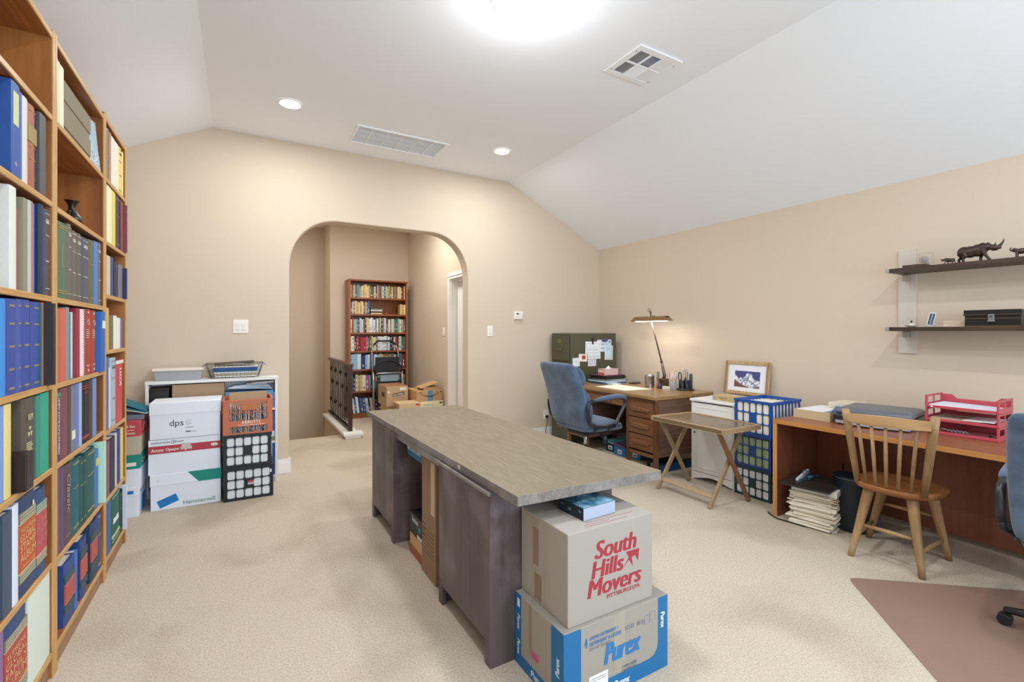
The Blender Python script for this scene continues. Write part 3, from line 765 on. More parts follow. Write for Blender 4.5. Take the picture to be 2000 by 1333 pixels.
BOOKS = [
('A',1,2.107,2.175,0.307,'#2c569c','binder',0,0.26,'bright blue ring binder'),
('A',1,2.176,2.195,0.295,'#4a63b8','b',0,0.2,'thin blue book'),
('A',1,2.196,2.242,0.294,'#d9d6cf','b',0,0.2,'white and grey book'),
('A',1,2.243,2.322,0.292,'#a5624a','leather',0,0.2,'reddish brown leather book with a gold band'),
('A',1,2.357,2.423,0.302,'#55565a','b',0,0.25,'dark grey cloth album'),
('A',2,2.092,2.147,0.331,'#dfe3dc','b',0,0.26,'thick off-white album'),
('A',2,2.172,2.205,0.276,'#b0685a','b',-0.012,0.18,'short reddish brown book'),
('A',2,2.206,2.243,0.318,'#8d8a74','b',0,0.2,'olive grey cloth book'),
('A',2,2.244,2.276,0.320,'#b9c1b5','b',0,0.2,'pale grey green book'),
('A',2,2.277,2.290,0.322,'#c86a5c','b',0,0.2,'very thin red book'),
('A',2,2.291,2.305,0.317,'#3f7fc4','b',0,0.2,'very thin bright blue book'),
('A',2,2.357,2.405,0.333,'#28374f','binder2',0,0.25,'navy textured album'),
('A',2,2.406,2.463,0.326,'#4b4e5c','lined',0,0.22,'charcoal book with white spine lettering'),
('A',3,2.021,2.064,0.303,'#3f8ed6','b',0.0,0.25,'light blue folder with a string tag'),
('A',3,2.065,2.154,0.306,'#3b4f98','gold2',0,0.25,'wide royal blue album with gold lettering'),
('A',3,2.155,2.190,0.309,'#4a5a9c','gold2',0,0.25,'narrow royal blue album with gold lettering'),
('A',3,2.192,2.275,0.310,'#3b4f98','gold2',0,0.25,'wide blue album beside a narrow one'),
('A',3,2.279,2.369,0.307,'#3e5299','gold2',0,0.25,'blue album next to a thin teal book'),
('A',3,2.370,2.379,0.303,'#1f6f78','b',0,0.22,'very thin teal book'),
('A',3,2.380,2.397,0.310,'#b5654c','b',0,0.22,'thin rust brown book'),
('A',3,2.398,2.430,0.308,'#2e2b2f','b',0.026,0.24,'tall black album jutting out over the upright'),
('A',4,2.021,2.052,0.297,'#7d9ad0','b',0,0.22,'pale blue book with a white label'),
('A',4,2.053,2.107,0.297,'#e6d588','b',0,0.25,'yellow ring binder'),
('A',4,2.197,2.322,0.297,'#5b5248','rem',0,0.24,'dark brown binder lettered REM'),
('A',4,2.323,2.364,0.294,'#3f8c79','b',0,0.24,'dull green binder'),
('A',4,2.365,2.453,0.297,'#2aa588','b',0,0.24,'bright emerald green binder'),
('A',5,2.045,2.114,0.319,'#44546a','b',0,0.25,'slate blue album with a teal side'),
('A',5,2.118,2.164,0.326,'#dfe9f6','b',0,0.25,'white folder standing at a slant'),
('A',5,2.165,2.315,0.334,'#33446a','stamp',0,0.27,'thick navy stamp album with an orange title panel'),
('A',5,2.316,2.427,0.314,'#35507a','stamp2',0,0.27,'thick navy stamp album with a pink title panel'),
('A',6,2.021,2.049,0.319,'#8c6a98','b',0,0.24,'mauve book'),
('A',6,2.051,2.237,0.322,'#2f4a7c','stamp3',0,0.27,'very thick blue stamp album with a red title panel'),
('A',6,2.244,2.463,0.322,'#dbe7dc','b',0,0.26,'thick pale green white ring binder'),
('B',0,2.536,2.561,0.257,'#e9e0bd','b',0,0.22,'slim cream book'),
('B',0,2.562,2.582,0.255,'#dcd3bd','b',0,0.22,'very slim beige book'),
('B',0,2.583,2.633,0.253,'#efe6c2','b',0,0.22,'cream paperback'),
('B',2,2.535,2.685,0.313,'#55705a','b2',0,0.25,'thick green cloth book with a gold stripe'),
('B',2,2.686,2.737,0.326,'#6d6760','lined',0,0.22,'grey brown bound volume'),
('B',2,2.738,2.809,0.309,'#6a6359','lined',0,0.22,'taupe bound volume'),
('B',2,2.810,2.888,0.310,'#665f57','lined',0,0.22,'dark taupe bound volume'),
('B',2,2.889,3.014,0.307,'#54546a','lined',0,0.22,'wide slate purple bound volume'),
('B',2,3.017,3.101,0.315,'#6b6642','gold',0,0.22,'olive bound volume with gold lettering'),
('B',2,3.104,3.176,0.322,'#4f83c4','b',0,0.22,'bright blue book'),
('B',2,3.180,3.245,0.329,'#6f6a68','lined',0,0.22,'grey bound volume'),
('B',3,2.535,2.592,0.299,'#c4604a','b',0,0.22,'orange red album'),
('B',3,2.593,2.658,0.302,'#cf6a50','b',0,0.22,'salmon red album'),
('B',3,2.660,2.704,0.310,'#8a8f98','b',0,0.2,'grey magazine'),
('B',3,2.705,2.735,0.296,'#d9dbe0','b',-0.012,0.2,'white booklet'),
('B',3,2.736,2.776,0.285,'#2f9090','b',-0.012,0.2,'teal booklet'),
('B',3,2.777,2.806,0.293,'#c9d6dc','b',-0.012,0.2,'pale grey booklet'),
('B',3,2.807,2.862,0.313,'#9a3040','b',0,0.2,'dark red book'),
('B',3,2.863,2.893,0.310,'#e8d8d6','b',0,0.2,'thin pale pink book'),
('B',3,2.896,2.938,0.312,'#eceaf0','spiral',0,0.2,'white spiral bound book'),
('B',3,2.939,3.050,0.315,'#a8402f','dots',0,0.22,'wide brick red manual'),
('B',3,3.051,3.149,0.313,'#a44434','dots',0,0.22,'brick red manual'),
('B',3,3.156,3.246,0.310,'#2f68b4','lbl',0.02,0.24,'blue binder with white labels jutting over the upright'),
('B',4,2.535,2.584,0.292,'#4a3f78','plate',0,0.24,'purple album with a title running up its spine'),
('B',4,2.586,2.680,0.292,'#7d4a52','b',0,0.24,'maroon album'),
('B',4,2.683,2.732,0.292,'#5d4640','b',0,0.24,'dark brown album'),
('B',4,2.734,2.796,0.292,'#7a7c90','lbl',0,0.24,'grey blue binder with a small label'),
('B',4,2.797,2.848,0.292,'#6d80b4','b',0,0.24,'slate blue binder'),
('B',4,2.850,2.896,0.292,'#9db8e6','b',0,0.22,'pale blue book'),
('B',4,2.899,3.008,0.292,'#221f22','red',0,0.22,'black book with red lettering'),
('B',4,3.009,3.078,0.292,'#4b3a36','b',0,0.22,'very dark brown book'),
('B',4,3.082,3.153,0.292,'#6f8fca','b',0,0.2,'soft blue book'),
('B',5,2.535,2.577,0.346,'#7c5260','b',0,0.25,'maroon book'),
('B',5,2.578,2.633,0.343,'#5d4a72','b',0,0.25,'purple album'),
('B',5,2.635,2.742,0.339,'#5f4650','classic',0,0.25,'brown purple album lettered Classic in script'),
('B',5,2.744,2.864,0.331,'#1f5f68','gold',0,0.25,'dark teal album with a cream band'),
('B',5,2.866,2.915,0.313,'#20585a','gold',0,0.25,'narrow dark teal album'),
('B',5,2.918,2.961,0.313,'#2c4a48','gold',0,0.25,'very dark green album'),
('B',5,2.964,3.130,0.323,'#1d5a58','gold',0,0.25,'wide dark green album with gold bands'),
('B',5,3.133,3.204,0.294,'#4c78b4','lbl',0,0.25,'blue binder with a yellow label'),
('B',5,3.222,3.244,0.320,'#b9e2cf','b',0.02,0.25,'mint green binder jutting out'),
('B',6,2.643,2.781,0.261,'#2d4c8c','stampr',0,0.26,'thick blue stamp album with a red panel'),
('B',6,2.782,2.826,0.259,'#3f70b8','b',0,0.24,'bright blue binder with a pink mark'),
('B',6,2.873,2.982,0.273,'#2c4880','stampr',0,0.26,'blue stamp album with a tomato red panel'),
('B',6,3.048,3.168,0.288,'#2c4462','stampr',0,0.26,'navy stamp album with an orange panel'),
('B',6,3.171,3.245,0.292,'#33508c','gold',0,0.24,'blue album with gold lines'),
('C',0,3.379,3.427,0.287,'#8d8c88','spiral',0,0.22,'grey spiral bound book'),
('C',0,3.428,3.476,0.284,'#c98a5e','b',0,0.2,'orange brown book'),
('C',0,3.477,3.570,0.280,'#e8e6dc','b',0,0.2,'white book'),
('C',0,3.571,3.669,0.281,'#efe2cf','b',0,0.2,'cream book'),
('C',0,3.670,3.756,0.287,'#e8cf78','lined2',0,0.2,'yellow book with dark lettering'),
('C',0,3.757,3.800,0.281,'#e6d690','b',0,0.2,'pale yellow book'),
('C',1,3.372,3.488,0.316,'#efeecb','b',0,0.24,'wide ivory book'),
('C',1,3.489,3.583,0.317,'#e8d35e','b',0,0.24,'lemon yellow book'),
('C',1,3.584,3.702,0.317,'#3c3a58','gold',0,0.22,'navy book with a gold title'),
('C',1,3.707,3.755,0.317,'#5a3538','b',0,0.22,'oxblood book'),
('C',1,3.756,3.771,0.317,'#c76a3c','b',0,0.22,'thin orange book'),
('C',1,3.786,3.800,0.299,'#84465a','lined',0.02,0.2,'thin dusky pink book jutting out past the end panel'),
('C',2,3.368,3.455,0.218,'#cfc6ae','b',0,0.2,'cream book'),
('C',2,3.456,3.526,0.220,'#2f4c90','b',0,0.2,'dark blue book'),
('C',2,3.543,3.651,0.203,'#2a2b38','b',0,0.2,'black book'),
('C',2,3.652,3.741,0.204,'#6d7c96','b',0,0.2,'grey blue book'),
('C',2,3.746,3.771,0.208,'#a8763c','b',0,0.2,'ochre brown book'),
('C',2,3.772,3.800,0.192,'#27336e','b',0.02,0.2,'navy book jutting out past the end panel'),
('C',3,3.368,3.419,0.234,'#d8ae68','b',0,0.2,'tan book'),
('C',3,3.427,3.526,0.195,'#6f6b48','b',0,0.2,'olive book'),
('C',3,3.527,3.614,0.196,'#e6e6e2','b',0,0.2,'white book'),
('C',3,3.619,3.669,0.187,'#efe9c8','b',0,0.2,'cream book'),
('C',3,3.674,3.717,0.186,'#d8d8dc','b',0,0.2,'thin pale grey book'),
('C',3,3.718,3.785,0.183,'#6b5a9c','b',0,0.2,'violet book'),
('C',4,3.368,3.415,0.404,'#4c6cb0','b',0,0.22,'blue book'),
('C',4,3.416,3.459,0.340,'#d0d6dc','b',0,0.2,'white book'),
('C',4,3.460,3.605,0.393,'#a4b8c4','lined2',0,0.24,'pale blue grey book with dark lettering'),
('C',4,3.606,3.795,0.372,'#c94848','red2',0,0.22,'red book with a white title running up its spine'),
('C',5,3.330,3.372,0.299,'#7a4a6c','b',0,0.24,'plum book'),
('C',5,3.373,3.435,0.303,'#8a5a70','b',0,0.24,'mauve book'),
('C',5,3.443,3.570,0.306,'#2a2730','b',0,0.24,'black album'),
('C',5,3.574,3.619,0.314,'#cfd0d8','b',0,0.24,'thin white folder'),
('C',5,3.623,3.712,0.321,'#2c3f80','b',0,0.24,'navy book'),
('C',5,3.717,3.800,0.316,'#e2cd6c','b',0,0.24,'yellow book with orange marks'),
('C',6,3.372,3.459,0.297,'#3c66ac','b',0,0.25,'blue binder'),
('C',6,3.476,3.707,0.297,'#1c5f4e','greenl',0,0.25,'wide green album with a white label'),
('C',6,3.712,3.755,0.247,'#24503f','gold',0,0.25,'narrow green album with gold lines'),
('C',6,3.756,3.771,0.261,'#2a2a34','b',0,0.25,'black album'),
('C',6,3.772,3.800,0.278,'#d3d8e6','b',0.02,0.25,'clear plastic sleeve standing past the end panel'),
]
for (k, s, y0, y1, h, col, kind, pr, dp, ds) in BOOKS:
    lab = f"{ds}, {ORD[s]} shelf of {CASEN[k]} bookcase"
    make_book(y0, y1, SHZ[k][s + 1] + .0006, h, -.628 + pr, dp, col, kind, lab, f"books on the {ORD[s]} shelf of the {CASEN[k]} left bookcase")

# small things standing among the books
z = SHZ['A'][5] + .0006
b0 = onX(25, 900, -.66)
t = solo('slipcase_box', MB().box(-.80, -.60, 2.128, 2.192, z, z + .125), mat('#2d2220', .35, bump=.2), 'low black leather slipcase box beside the brown binder on the near bookcase', 'box', (-.7, 2.16, z), bevel=.003)
t['label'] = 'low black leather box beside the dark brown binder, near bookcase'
# two kraft archive boxes and a picture book, top shelf of the middle unit
KRG = mat('#8f8671', .8, bump=.1)
z = SHZ['B'][1] + .0006
for i in range(2):
    zz = z + i * .1125
    t = thing('archive_box', ['lower of two grey brown archive boxes stacked on the middle bookcase', 'upper of two grey brown archive boxes stacked on the middle bookcase'][i], 'box', (-.76, 2.87, zz), 'grey brown archive boxes')
    MB().box(-.90, -.64, 2.665, 3.07, zz, zz + .07).build('tray', KRG, t, bevel=.001)
    MB().box(-.903, -.636, 2.66, 3.075, zz + .03, zz + .1115).build('lid', KRG, t, bevel=.0015)
t = thing('picture_book', 'pale blue picture book leaning face out on the middle bookcase top shelf', 'book', (-.70, 3.15, z))
n0 = Vector((-.652, 3.085, z)); xd = Vector((.0, 1, 0)); 
xd = Vector((.14, .99, 0)).normalized(); yd = Vector((-.08, 0, 1)).normalized()
m = MB().obox(n0 + xd * .078 + yd * .13 + xd.cross(yd) * -.006, xd, yd, xd.cross(yd), .078, .13, .005)
m.build('cover', mat('#a9c8d8', .3, vary=.08, vscale=10), t, bevel=.001)
def pic_mat(name, c0, c1, sc):
    m = bpy.data.materials.new(name); m.use_nodes = True; nt = m.node_tree; b = nt.nodes['Principled BSDF']
    tc = nt.nodes.new('ShaderNodeTexCoord'); n = nt.nodes.new('ShaderNodeTexVoronoi'); n.inputs['Scale'].default_value = sc
    r = nt.nodes.new('ShaderNodeValToRGB'); r.color_ramp.elements[0].color = lin(c0); r.color_ramp.elements[1].color = lin(c1); r.color_ramp.elements[1].position = .7
    nt.links.new(tc.outputs['Object'], n.inputs['Vector']); nt.links.new(n.outputs['Distance'], r.inputs[0]); nt.links.new(r.outputs[0], b.inputs['Base Color']); b.inputs['Roughness'].default_value = .35
    return m
m = MB(); quad(m, n0 + yd * .002, xd, yd, .156, .085, lift=.0); m.build('foreground_print', pic_mat('frosty_grass', '#35505c', '#c8dde4', 70), t)
# dark vase
z = SHZ['B'][2] + .0006
c = onX(141, 425, -.70); c.z = z
t = thing('vase', 'small black carved vase standing alone on the middle bookcase', 'vase', c)
VB = mat('#1d1712', .3, spec=.6, bump=.4, bscale=300)
MB().lathe([(.022, 0), (.026, .004), (.036, .020), (.041, .040), (.038, .060), (.024, .078), (.015, .090), (.014, .108), (.020, .126), (.027, .135), (.030, .138), (.026, .139), (.012, .120)], c, 28, caps=False).build('body', VB, t)
for s in (-1, 1):
    MB().tube([c + Vector((0, s * .036, .055)), c + Vector((0, s * .048, .068)), c + Vector((0, s * .044, .082)), c + Vector((0, s * .026, .080))], .0045, 8).build('handle', VB, t)

# ================================================================ PAPER BOXES AND CRATES, LEFT REAR
BX = mat('#e6ecf6', .75, bump=.03); BXL = mat('#eaeff7', .7); KRAFT = mat('#b99b72', .85, bump=.1, bscale=300); KRAFT2 = mat('#a78b70', .85, bump=.1, bscale=300)
RED = mat('#b4434e', .6); GREEN = mat('#1f8a7c', .6); BLUE = mat('#1f7ac0', .55)
YB0 = 4.372
def paper_box(x0, x1, y0, y1, z0, z1, lidh, label, cat='box', bodym=None, lidm=None, group=None, name='paper_box', lidtop=True):
    t = thing(name, label, cat, ((x0 + x1) / 2, (y0 + y1) / 2, z0), group)
    MB().box(x0 + .004, x1 - .004, y0 + .004, y1 - .004, z0, z1 - .003).build('body', bodym or BX, t, bevel=.003)
    if lidh: MB().box(x0, x1, y0, y1, z1 - lidh, z1).build('lid', lidm or BXL, t, bevel=.003)
    return t
x0, x1 = -.575, -.118
G = 'white paper boxes stacked three high'
# bottom
t = paper_box(x0 + .004, x1, YB0, 4.68, 0, .268, .085, 'bottom white paper box with a green corner and a blue tilted square', group=G)
m = MB().prism([(-.338, .2675), (x1 + .001, .2675), (x1 + .001, .184), (-.266, .184)], 'xz', YB0 - .0012, YB0 + .001); m.build('green_corner', GREEN, t)
fy = YB0 + .0035
m = MB(); quad(m, onY(230 + 315 / 3.8086, 680 + 1197 / 3.8086, fy), (.93, 0, .36), (-.36, 0, .93), .125, .058, lift=.0002); m.build('blue_panel', BLUE, t)
m = MB(); write(m, 'Hammermill', (-.365, fy, .020), X_, Z_, .205, .030, 0, .0); m.build('lettering', mat('#33705a', .6), t)
m = MB(); write(m, '1/', (-.527, YB0, .215), X_, Z_, .012, .018, .3); m.build('mark', mat('#9aa3b0', .6), t)
# middle
t = paper_box(x0 - .010, x1 - .003, YB0 + .002, 4.68, .2685, .532, .0, 'middle white paper box with a red band', group=G)
fy = YB0 + .006
m = MB().box(x0 - .0065, x1 - .0065, fy - .0012, fy, .425, .482); m.build('red_band', RED, t)
m = MB(); write(m, 'Accent', (-.563, fy - .0012, .439), X_, Z_, .075, .026, 0, .015); write(m, 'Opaque', (-.475, fy - .0012, .434), X_, Z_, .082, .031, 0, .015); write(m, 'Digital', (-.382, fy - .0012, .434), X_, Z_, .070, .031, 0, .015)
m.build('lettering', WHITE, t)
m = MB(); write(m, 'INTERNATIONAL', (-.563, fy, .500), X_, Z_, .118, .012, 0, .01); write(m, 'PAPER', (-.412, fy, .500), X_, Z_, .048, .012, 0, .01)
m.tube([(-.428 + .013 * math.cos(a), fy - .0006, .507 + .013 * math.sin(a)) for a in [i * math.pi / 8 for i in range(16)]], .0012, 5, closed=True)
m.tube([(-.428, fy - .0006, .497), (-.428, fy - .0006, .515)], .001, 5).tube([(-.436, fy - .0006, .503), (-.428, fy - .0006, .513), (-.420, fy - .0006, .503)], .001, 5)
m.build('maker_mark', INK, t)
m = MB().lathe([(.024, 0), (.024, .0008)], (0, 0, 0), 24); m.xf(Matrix.Translation((-.165, fy - .0014, .458)) @ Matrix.Rotation(math.radians(90), 4, 'X') @ Matrix.Diagonal((1, .5, 1, 1)))
m.build('oval_label', WHITE, t)
m = MB(); write(m, 'laser', (-.181, fy - .0024, .453), X_, Z_, .032, .010); m.build('oval_lettering', RED, t)
MB().box(-.375, -.318, fy - .0022, fy - .0013, .445, .488).build('tape', mat('#e3d3d6', .3, alpha=.75), t)
# top
t = paper_box(x0, x1 - .003, YB0 - .004, 4.68, .5325, .806, .090, 'top white paper box marked dps with a plain lid', group=G)
fy = YB0
m = MB(); write(m, 'dps', (-.452, fy, .612), X_, Z_, .088, .060, 0, .0); m.build('lettering', INK, t)
m = MB()
for i in range(3): write(m, ['Diversity', 'Products', 'Solutions'][i], (-.350, fy, .658 - i * .0135), X_, Z_, .036, .008)
for i in range(2): m.box(-.350, -.302, fy - .0006, fy, .611 - i * .006, .613 - i * .006)
m.box(-.350, -.318, fy - .0006, fy, .573, .582); m.box(-.312, -.285, fy - .0006, fy, .575, .578)
m.build('small_print', mat('#5a5d66', .7), t)

# crates
def holed(mb, p0, xd, yd, cw, ch, nx, ny, gap, rc, depth, skip=(), mi=0, taper=None):
    """a moulded plate of nx x ny cells with rounded windows; plate thickness = depth behind the face"""
    p0, xd, yd = Vector(p0), Vector(xd).normalized(), Vector(yd).normalized(); nn = xd.cross(yd)
    for i in range(nx):
        for j in range(ny):
            a0, b0 = i * cw, j * ch
            outer = []; inner = []
            if (i, j) in skip:
                quad(mb, p0 + xd * a0 + yd * b0 - nn * depth, xd, yd, cw, ch, mi, 0, depth); continue
            hw, hh = cw / 2 - gap, ch / 2 - gap
            for q in range(16):
                t = 2 * math.pi * (q + .5) / 16; c, s = math.cos(t), math.sin(t)
                k = max(abs(c), abs(s)); outer.append((a0 + cw / 2 + c / k * cw / 2, b0 + ch / 2 + s / k * ch / 2))
                e = 2 / rc
                inner.append((a0 + cw / 2 + math.copysign(abs(c) ** e, c) * hw, b0 + ch / 2 + math.copysign(abs(s) ** e, s) * hh))
            # corners of the cell: pull the nearest outer points out
            outer = [(min(max(x, a0), a0 + cw), min(max(y, b0), b0 + ch)) for x, y in outer]
            for cxn, cyn in ((a0, b0), (a0 + cw, b0), (a0, b0 + ch), (a0 + cw, b0 + ch)):
                kbest = min(range(16), key=lambda q: (outer[q][0] - cxn) ** 2 + (outer[q][1] - cyn) ** 2)
                outer[kbest] = (cxn, cyn)
            vs = []
            for z in (0, -depth):
                vs += [p0 + xd * x + yd * y + nn * z for x, y in outer]; vs += [p0 + xd * x + yd * y + nn * z for x, y in inner]
            fs = []
            for q in range(16):
                r = (q + 1) % 16
                fs.append((q, r, 16 + r, 16 + q)); fs.append((32 + r, 32 + q, 48 + q, 48 + r)); fs.append((16 + q, 16 + r, 48 + r, 48 + q))
            mb.add(vs, fs, mi)
    return mb

def file_crate(x0, x1, y0, y1, z0, z1, colm, label, cat='crate', group=None, facing='-y', inner=None, nside=5):
    """grid sided plastic crate; four pierced walls, corner posts, rim and floor"""
    t = thing('plastic_crate', label, cat, ((x0 + x1) / 2, (y0 + y1) / 2, z0), group)
    m = MB(); rim = .022; g = .018
    post = .022
    zz0, zz1 = z0 + g, z1 - rim
    for s in (0, 1):
        yy_ = y0 if s == 0 else y1
        holed(m, (x0 + post, y0, zz0) if s == 0 else (x1 - post, y1, zz0), X_ if s == 0 else -X_, Z_, (x1 - x0 - 2 * post) / 5, (zz1 - zz0) / 3, 5, 3, .0032, 5, .006, skip=((2, 1),))
        xx_ = x1 if s == 0 else x0
        holed(m, (x1, y0 + post, zz0) if s == 0 else (x0, y1 - post, zz0), Y_ if s == 0 else -Y_, Z_, (y1 - y0 - 2 * post) / nside, (zz1 - zz0) / 3, nside, 3, .0032, 5, .006, skip=((nside // 2, 1),))
    for cx in (x0, x1 - post):
        for cy in (y0, y1 - post): m.box(cx, cx + post, cy, cy + post, z0, z1 - .004)
    m.build('crate_wall', colm, t)
    r = MB(); e = .005
    r.box(x0 - e, x1 + e, y0 - e, y0 + .008, z1 - rim, z1).box(x0 - e, x1 + e, y1 - .008, y1 + e, z1 - rim, z1).box(x0 - e, x0 + .008, y0, y1, z1 - rim, z1).box(x1 - .008, x1 + e, y0, y1, z1 - rim, z1)
    for i in range(6):
        x = x0 + post + (x1 - x0 - 2 * post) * i / 5
        for yy_ in (y0 - e - .003, y1 + e): r.box(x - .003, x + .003, yy_, yy_ + .003, z1 - rim, z1 - .002)
    r.build('rim', colm, t, bevel=.0015)
    MB().box(x0 + .001, x1 - .001, y0 + .001, y1 - .001, z0, z0 + g).build('base', colm, t, bevel=.002)
    return t
CRB = mat('#1c222b', .35, spec=.5)
cx0, cx1 = -.105, .238
GC = 'black plastic file crates beside the paper boxes'
def paper_fill(x0, x1, y0, y1, z0, z1, label, cat='papers', col='#e6ebec', name='paper_bundle', n=None, axis='y', group=None):
    """packed hanging files or paper seen through the windows"""
    m = MB(); rnd = random.Random(int((x0 + y0 + z0) * 1000))
    m.box(x0, x1, y0, y1, z0, z1)
    return solo(name, m, mat(col, .8, vary=.05, vscale=4), label, cat, ((x0 + x1) / 2, (y0 + y1) / 2, z0), group, bevel=.004)
t = file_crate(cx0 + .003, cx1 + .008, 4.318, 4.66, 0, .262, CRB, 'bottom black plastic crate with a red and white sticker', group=GC)
MB().box(.008 + .057, .008 + .095, 4.3165, 4.318, .118, .150).build('sticker', mat('#e8e8ee', .5), t)
MB().box(.008 + .057, .008 + .095, 4.3155, 4.3165, .137, .150).build('red_sticker_band', mat('#c02f46', .5), t)
m = MB(); 
for i in range(3): m.box(.068, .1, 4.3155, 4.3165, .1335 - i * .005, .1350 - i * .005)
m.build('sticker_print', INK, t)
MB().box(.222, .234, 4.3165, 4.318, .195, .220).build('small_white_tag', WHITE, t)
t = file_crate(cx0, cx1 - .006, 4.320, 4.66, .2625, .524, CRB, 'black plastic crate between the orange crate and the bottom crate', group=GC)
paper_fill(cx0 + .014, cx1 - .006, 4.328, 4.648, .0185, .236, 'white paper packed inside the bottom black crate')
paper_fill(cx0 + .011, cx1 - .018, 4.330, 4.648, .281, .498, 'white paper packed inside the upper black crate')

# orange milk crate with diagonal lattice
OR = mat('#c4704f', .45, bump=.05)
ox0, ox1, oy0, oy1, oz0, oz1 = -.104, .236, 4.325, 4.655, .5245, .795
t = thing('milk_crate', 'orange plastic milk crate lettered ABBOTTS on top of the black crates', 'crate', ((ox0 + ox1) / 2, (oy0 + oy1) / 2, oz0))
def lattice(axis, p):
    m = MB()
    a0, a1 = (ox0, ox1) if axis == 'x' else (oy0, oy1)
    W = a1 - a0
    def P(a, z, off=0): return (a, p, z) if axis == 'x' else (p, a, z)
    def bx(u0, u1, z0_, z1_, th=.004):
        if axis == 'x': m.box(u0, u1, p - th, p + th, z0_, z1_)
        else: m.box(p - th, p + th, u0, u1, z0_, z1_)
    bx(a0, a0 + .040, oz0, oz1); bx(a1 - .034, a1, oz0, oz1)
    bx(a0, a1, oz0, oz0 + .012); bx(a0, a1, oz1 - .012, oz1, .007)
    bx(a0 + .03, a1 - .03, oz0 + .062, oz0 + .108)
    up_ = (0, 1, 0) if axis == 'x' else (1, 0, 0)
    # zig-zags in the two windows
    for zlo, zhi, n in ((oz0 + .010, oz0 + .063, 3), (oz0 + .108, oz0 + .172, 3)):
        for i in range(n):
            b0 = a0 + .04 + (W - .075) * i / n; b1 = a0 + .04 + (W - .075) * (i + 1) / n; mid = (b0 + b1) / 2
            m.bar(P(b0, zlo), P(mid, zhi), .004, .006, up_); m.bar(P(mid, zhi), P(b1, zlo), .004, .006, up_)
    # fine lattice at the top
    n = 9
    for i in range(n):
        b0 = a0 + .04 + (W - .075) * i / n; b1 = a0 + .04 + (W - .075) * (i + 1) / n
        for zlo, zhi in ((oz0 + .168, oz0 + .212), (oz0 + .212, oz1 - .010)):
            m.bar(P(b0, zlo), P(b1, zhi), .003, .0035, up_); m.bar(P(b0, zhi), P(b1, zlo), .003, .0035, up_)
    for i in range(9):
        b0 = a0 + .04 + (W - .075) * (i + .5) / 9
    bx(a0 + .035, a1 - .03, oz0 + .168, oz0 + .172, .003)
    bx(a0 + .12, a1 - .10, oz0 + .19, oz0 + .246, .0028)
    return m
for ax_, p in (('x', oy0), ('x', oy1), ('y', ox0), ('y', ox1)):
    lattice(ax_, p).build('crate_wall', OR, t)
MB().box(ox0, ox1, oy0, oy1, oz0, oz0 + .008).build('base', OR, t)
m = MB()
for a, b in (((ox0, oy0), (ox0, oy1)), ((ox1, oy0), (ox1, oy1)), ((ox0, oy0), (ox1, oy0)), ((ox0, oy1), (ox1, oy1))):
    m.box(a[0] - .007, b[0] + .007, a[1] - .007, b[1] + .007, oz1 - .004, oz1 + .003)
m.build('rim', OR, t, bevel=.002)
m = MB(); write(m, 'ABBOTTS', (.022, oy0 - .0045, oz0 + .082), X_, Z_, .130, .024, 0, .03, space=1.2)
m.box(.0, .185, oy0 - .0052, oy0 - .0042, oz0 + .069, oz0 + .0725)
m.build('lettering', mat('#f0e2da', .5), t)
m = MB(); write(m, 'JEND', (.035, oy0 - .0035, oz0 + .203), X_, Z_, .115, .030, 0, .04); m.build('raised_lettering', mat('#b8862f', .5), t)
rnd = random.Random(5)
sl = ['#d5dde4', '#b9c6d0', '#8ba0ad', '#e6e4da', '#c9b9a6', '#4c5c6c', '#9fb8c8', '#e2e8ee']
for i in range(26):
    x = ox0 + .020 + i * .0115; c = sl[rnd.randrange(len(sl))]
    lean = rnd.uniform(-.004, .004)
    m = MB().box(x, x + .0045, oy0 + .010, oy1 - .012, oz0 + .009, oz0 + .195 + rnd.uniform(0, .03))
    m.v[4].x += lean; m.v[5].x += lean; m.v[6].x += lean; m.v[7].x += lean
    solo('record_sleeve', m, mat(c, .6), 'thin upright record sleeve packed inside the orange milk crate', 'record', (x, 4.49, oz0 + .009), 'record sleeves in the orange milk crate')
t = solo('folder', MB().box(-.066, .205, 4.50, 4.512, oz0 + .01, oz0 + .305).box(-.066, .205, 4.514, 4.52, oz0 + .01, oz0 + .315), mat('#b99a78', .8), 'tan folders standing up out of the orange crate', 'folder', (.07, 4.51, oz0 + .01))

# ---- white low bookcase behind them
WB = mat('#e6e5e2', .45)
wy0, wy1 = 4.715, YF - .018
t = thing('low_bookcase', 'low white bookcase against the wall behind the paper boxes', 'bookcase', (-.16, 4.82, 0))
for a0, a1 in ((-.645, -.623), (.283, .307)): MB().box(a0, a1, wy0, wy1, 0, .915).build('side_panel', WB, t, bevel=.0015)
MB().box(-.648, .310, wy0 - .003, wy1, .915, .940).build('top_board', WB, t, bevel=.0015)
for z in (.66, .365, .06): MB().box(-.622, .282, wy0 + .004, wy1 - .006, z - .018, z).build('shelf', WB, t)
MB().box(-.622, .282, wy1 - .005, wy1, .0, .915).build('back_panel', WB, t)
MB().box(-.622, .282, wy0 + .02, wy0 + .035, .0, .042).build('kickboard', WB, t)
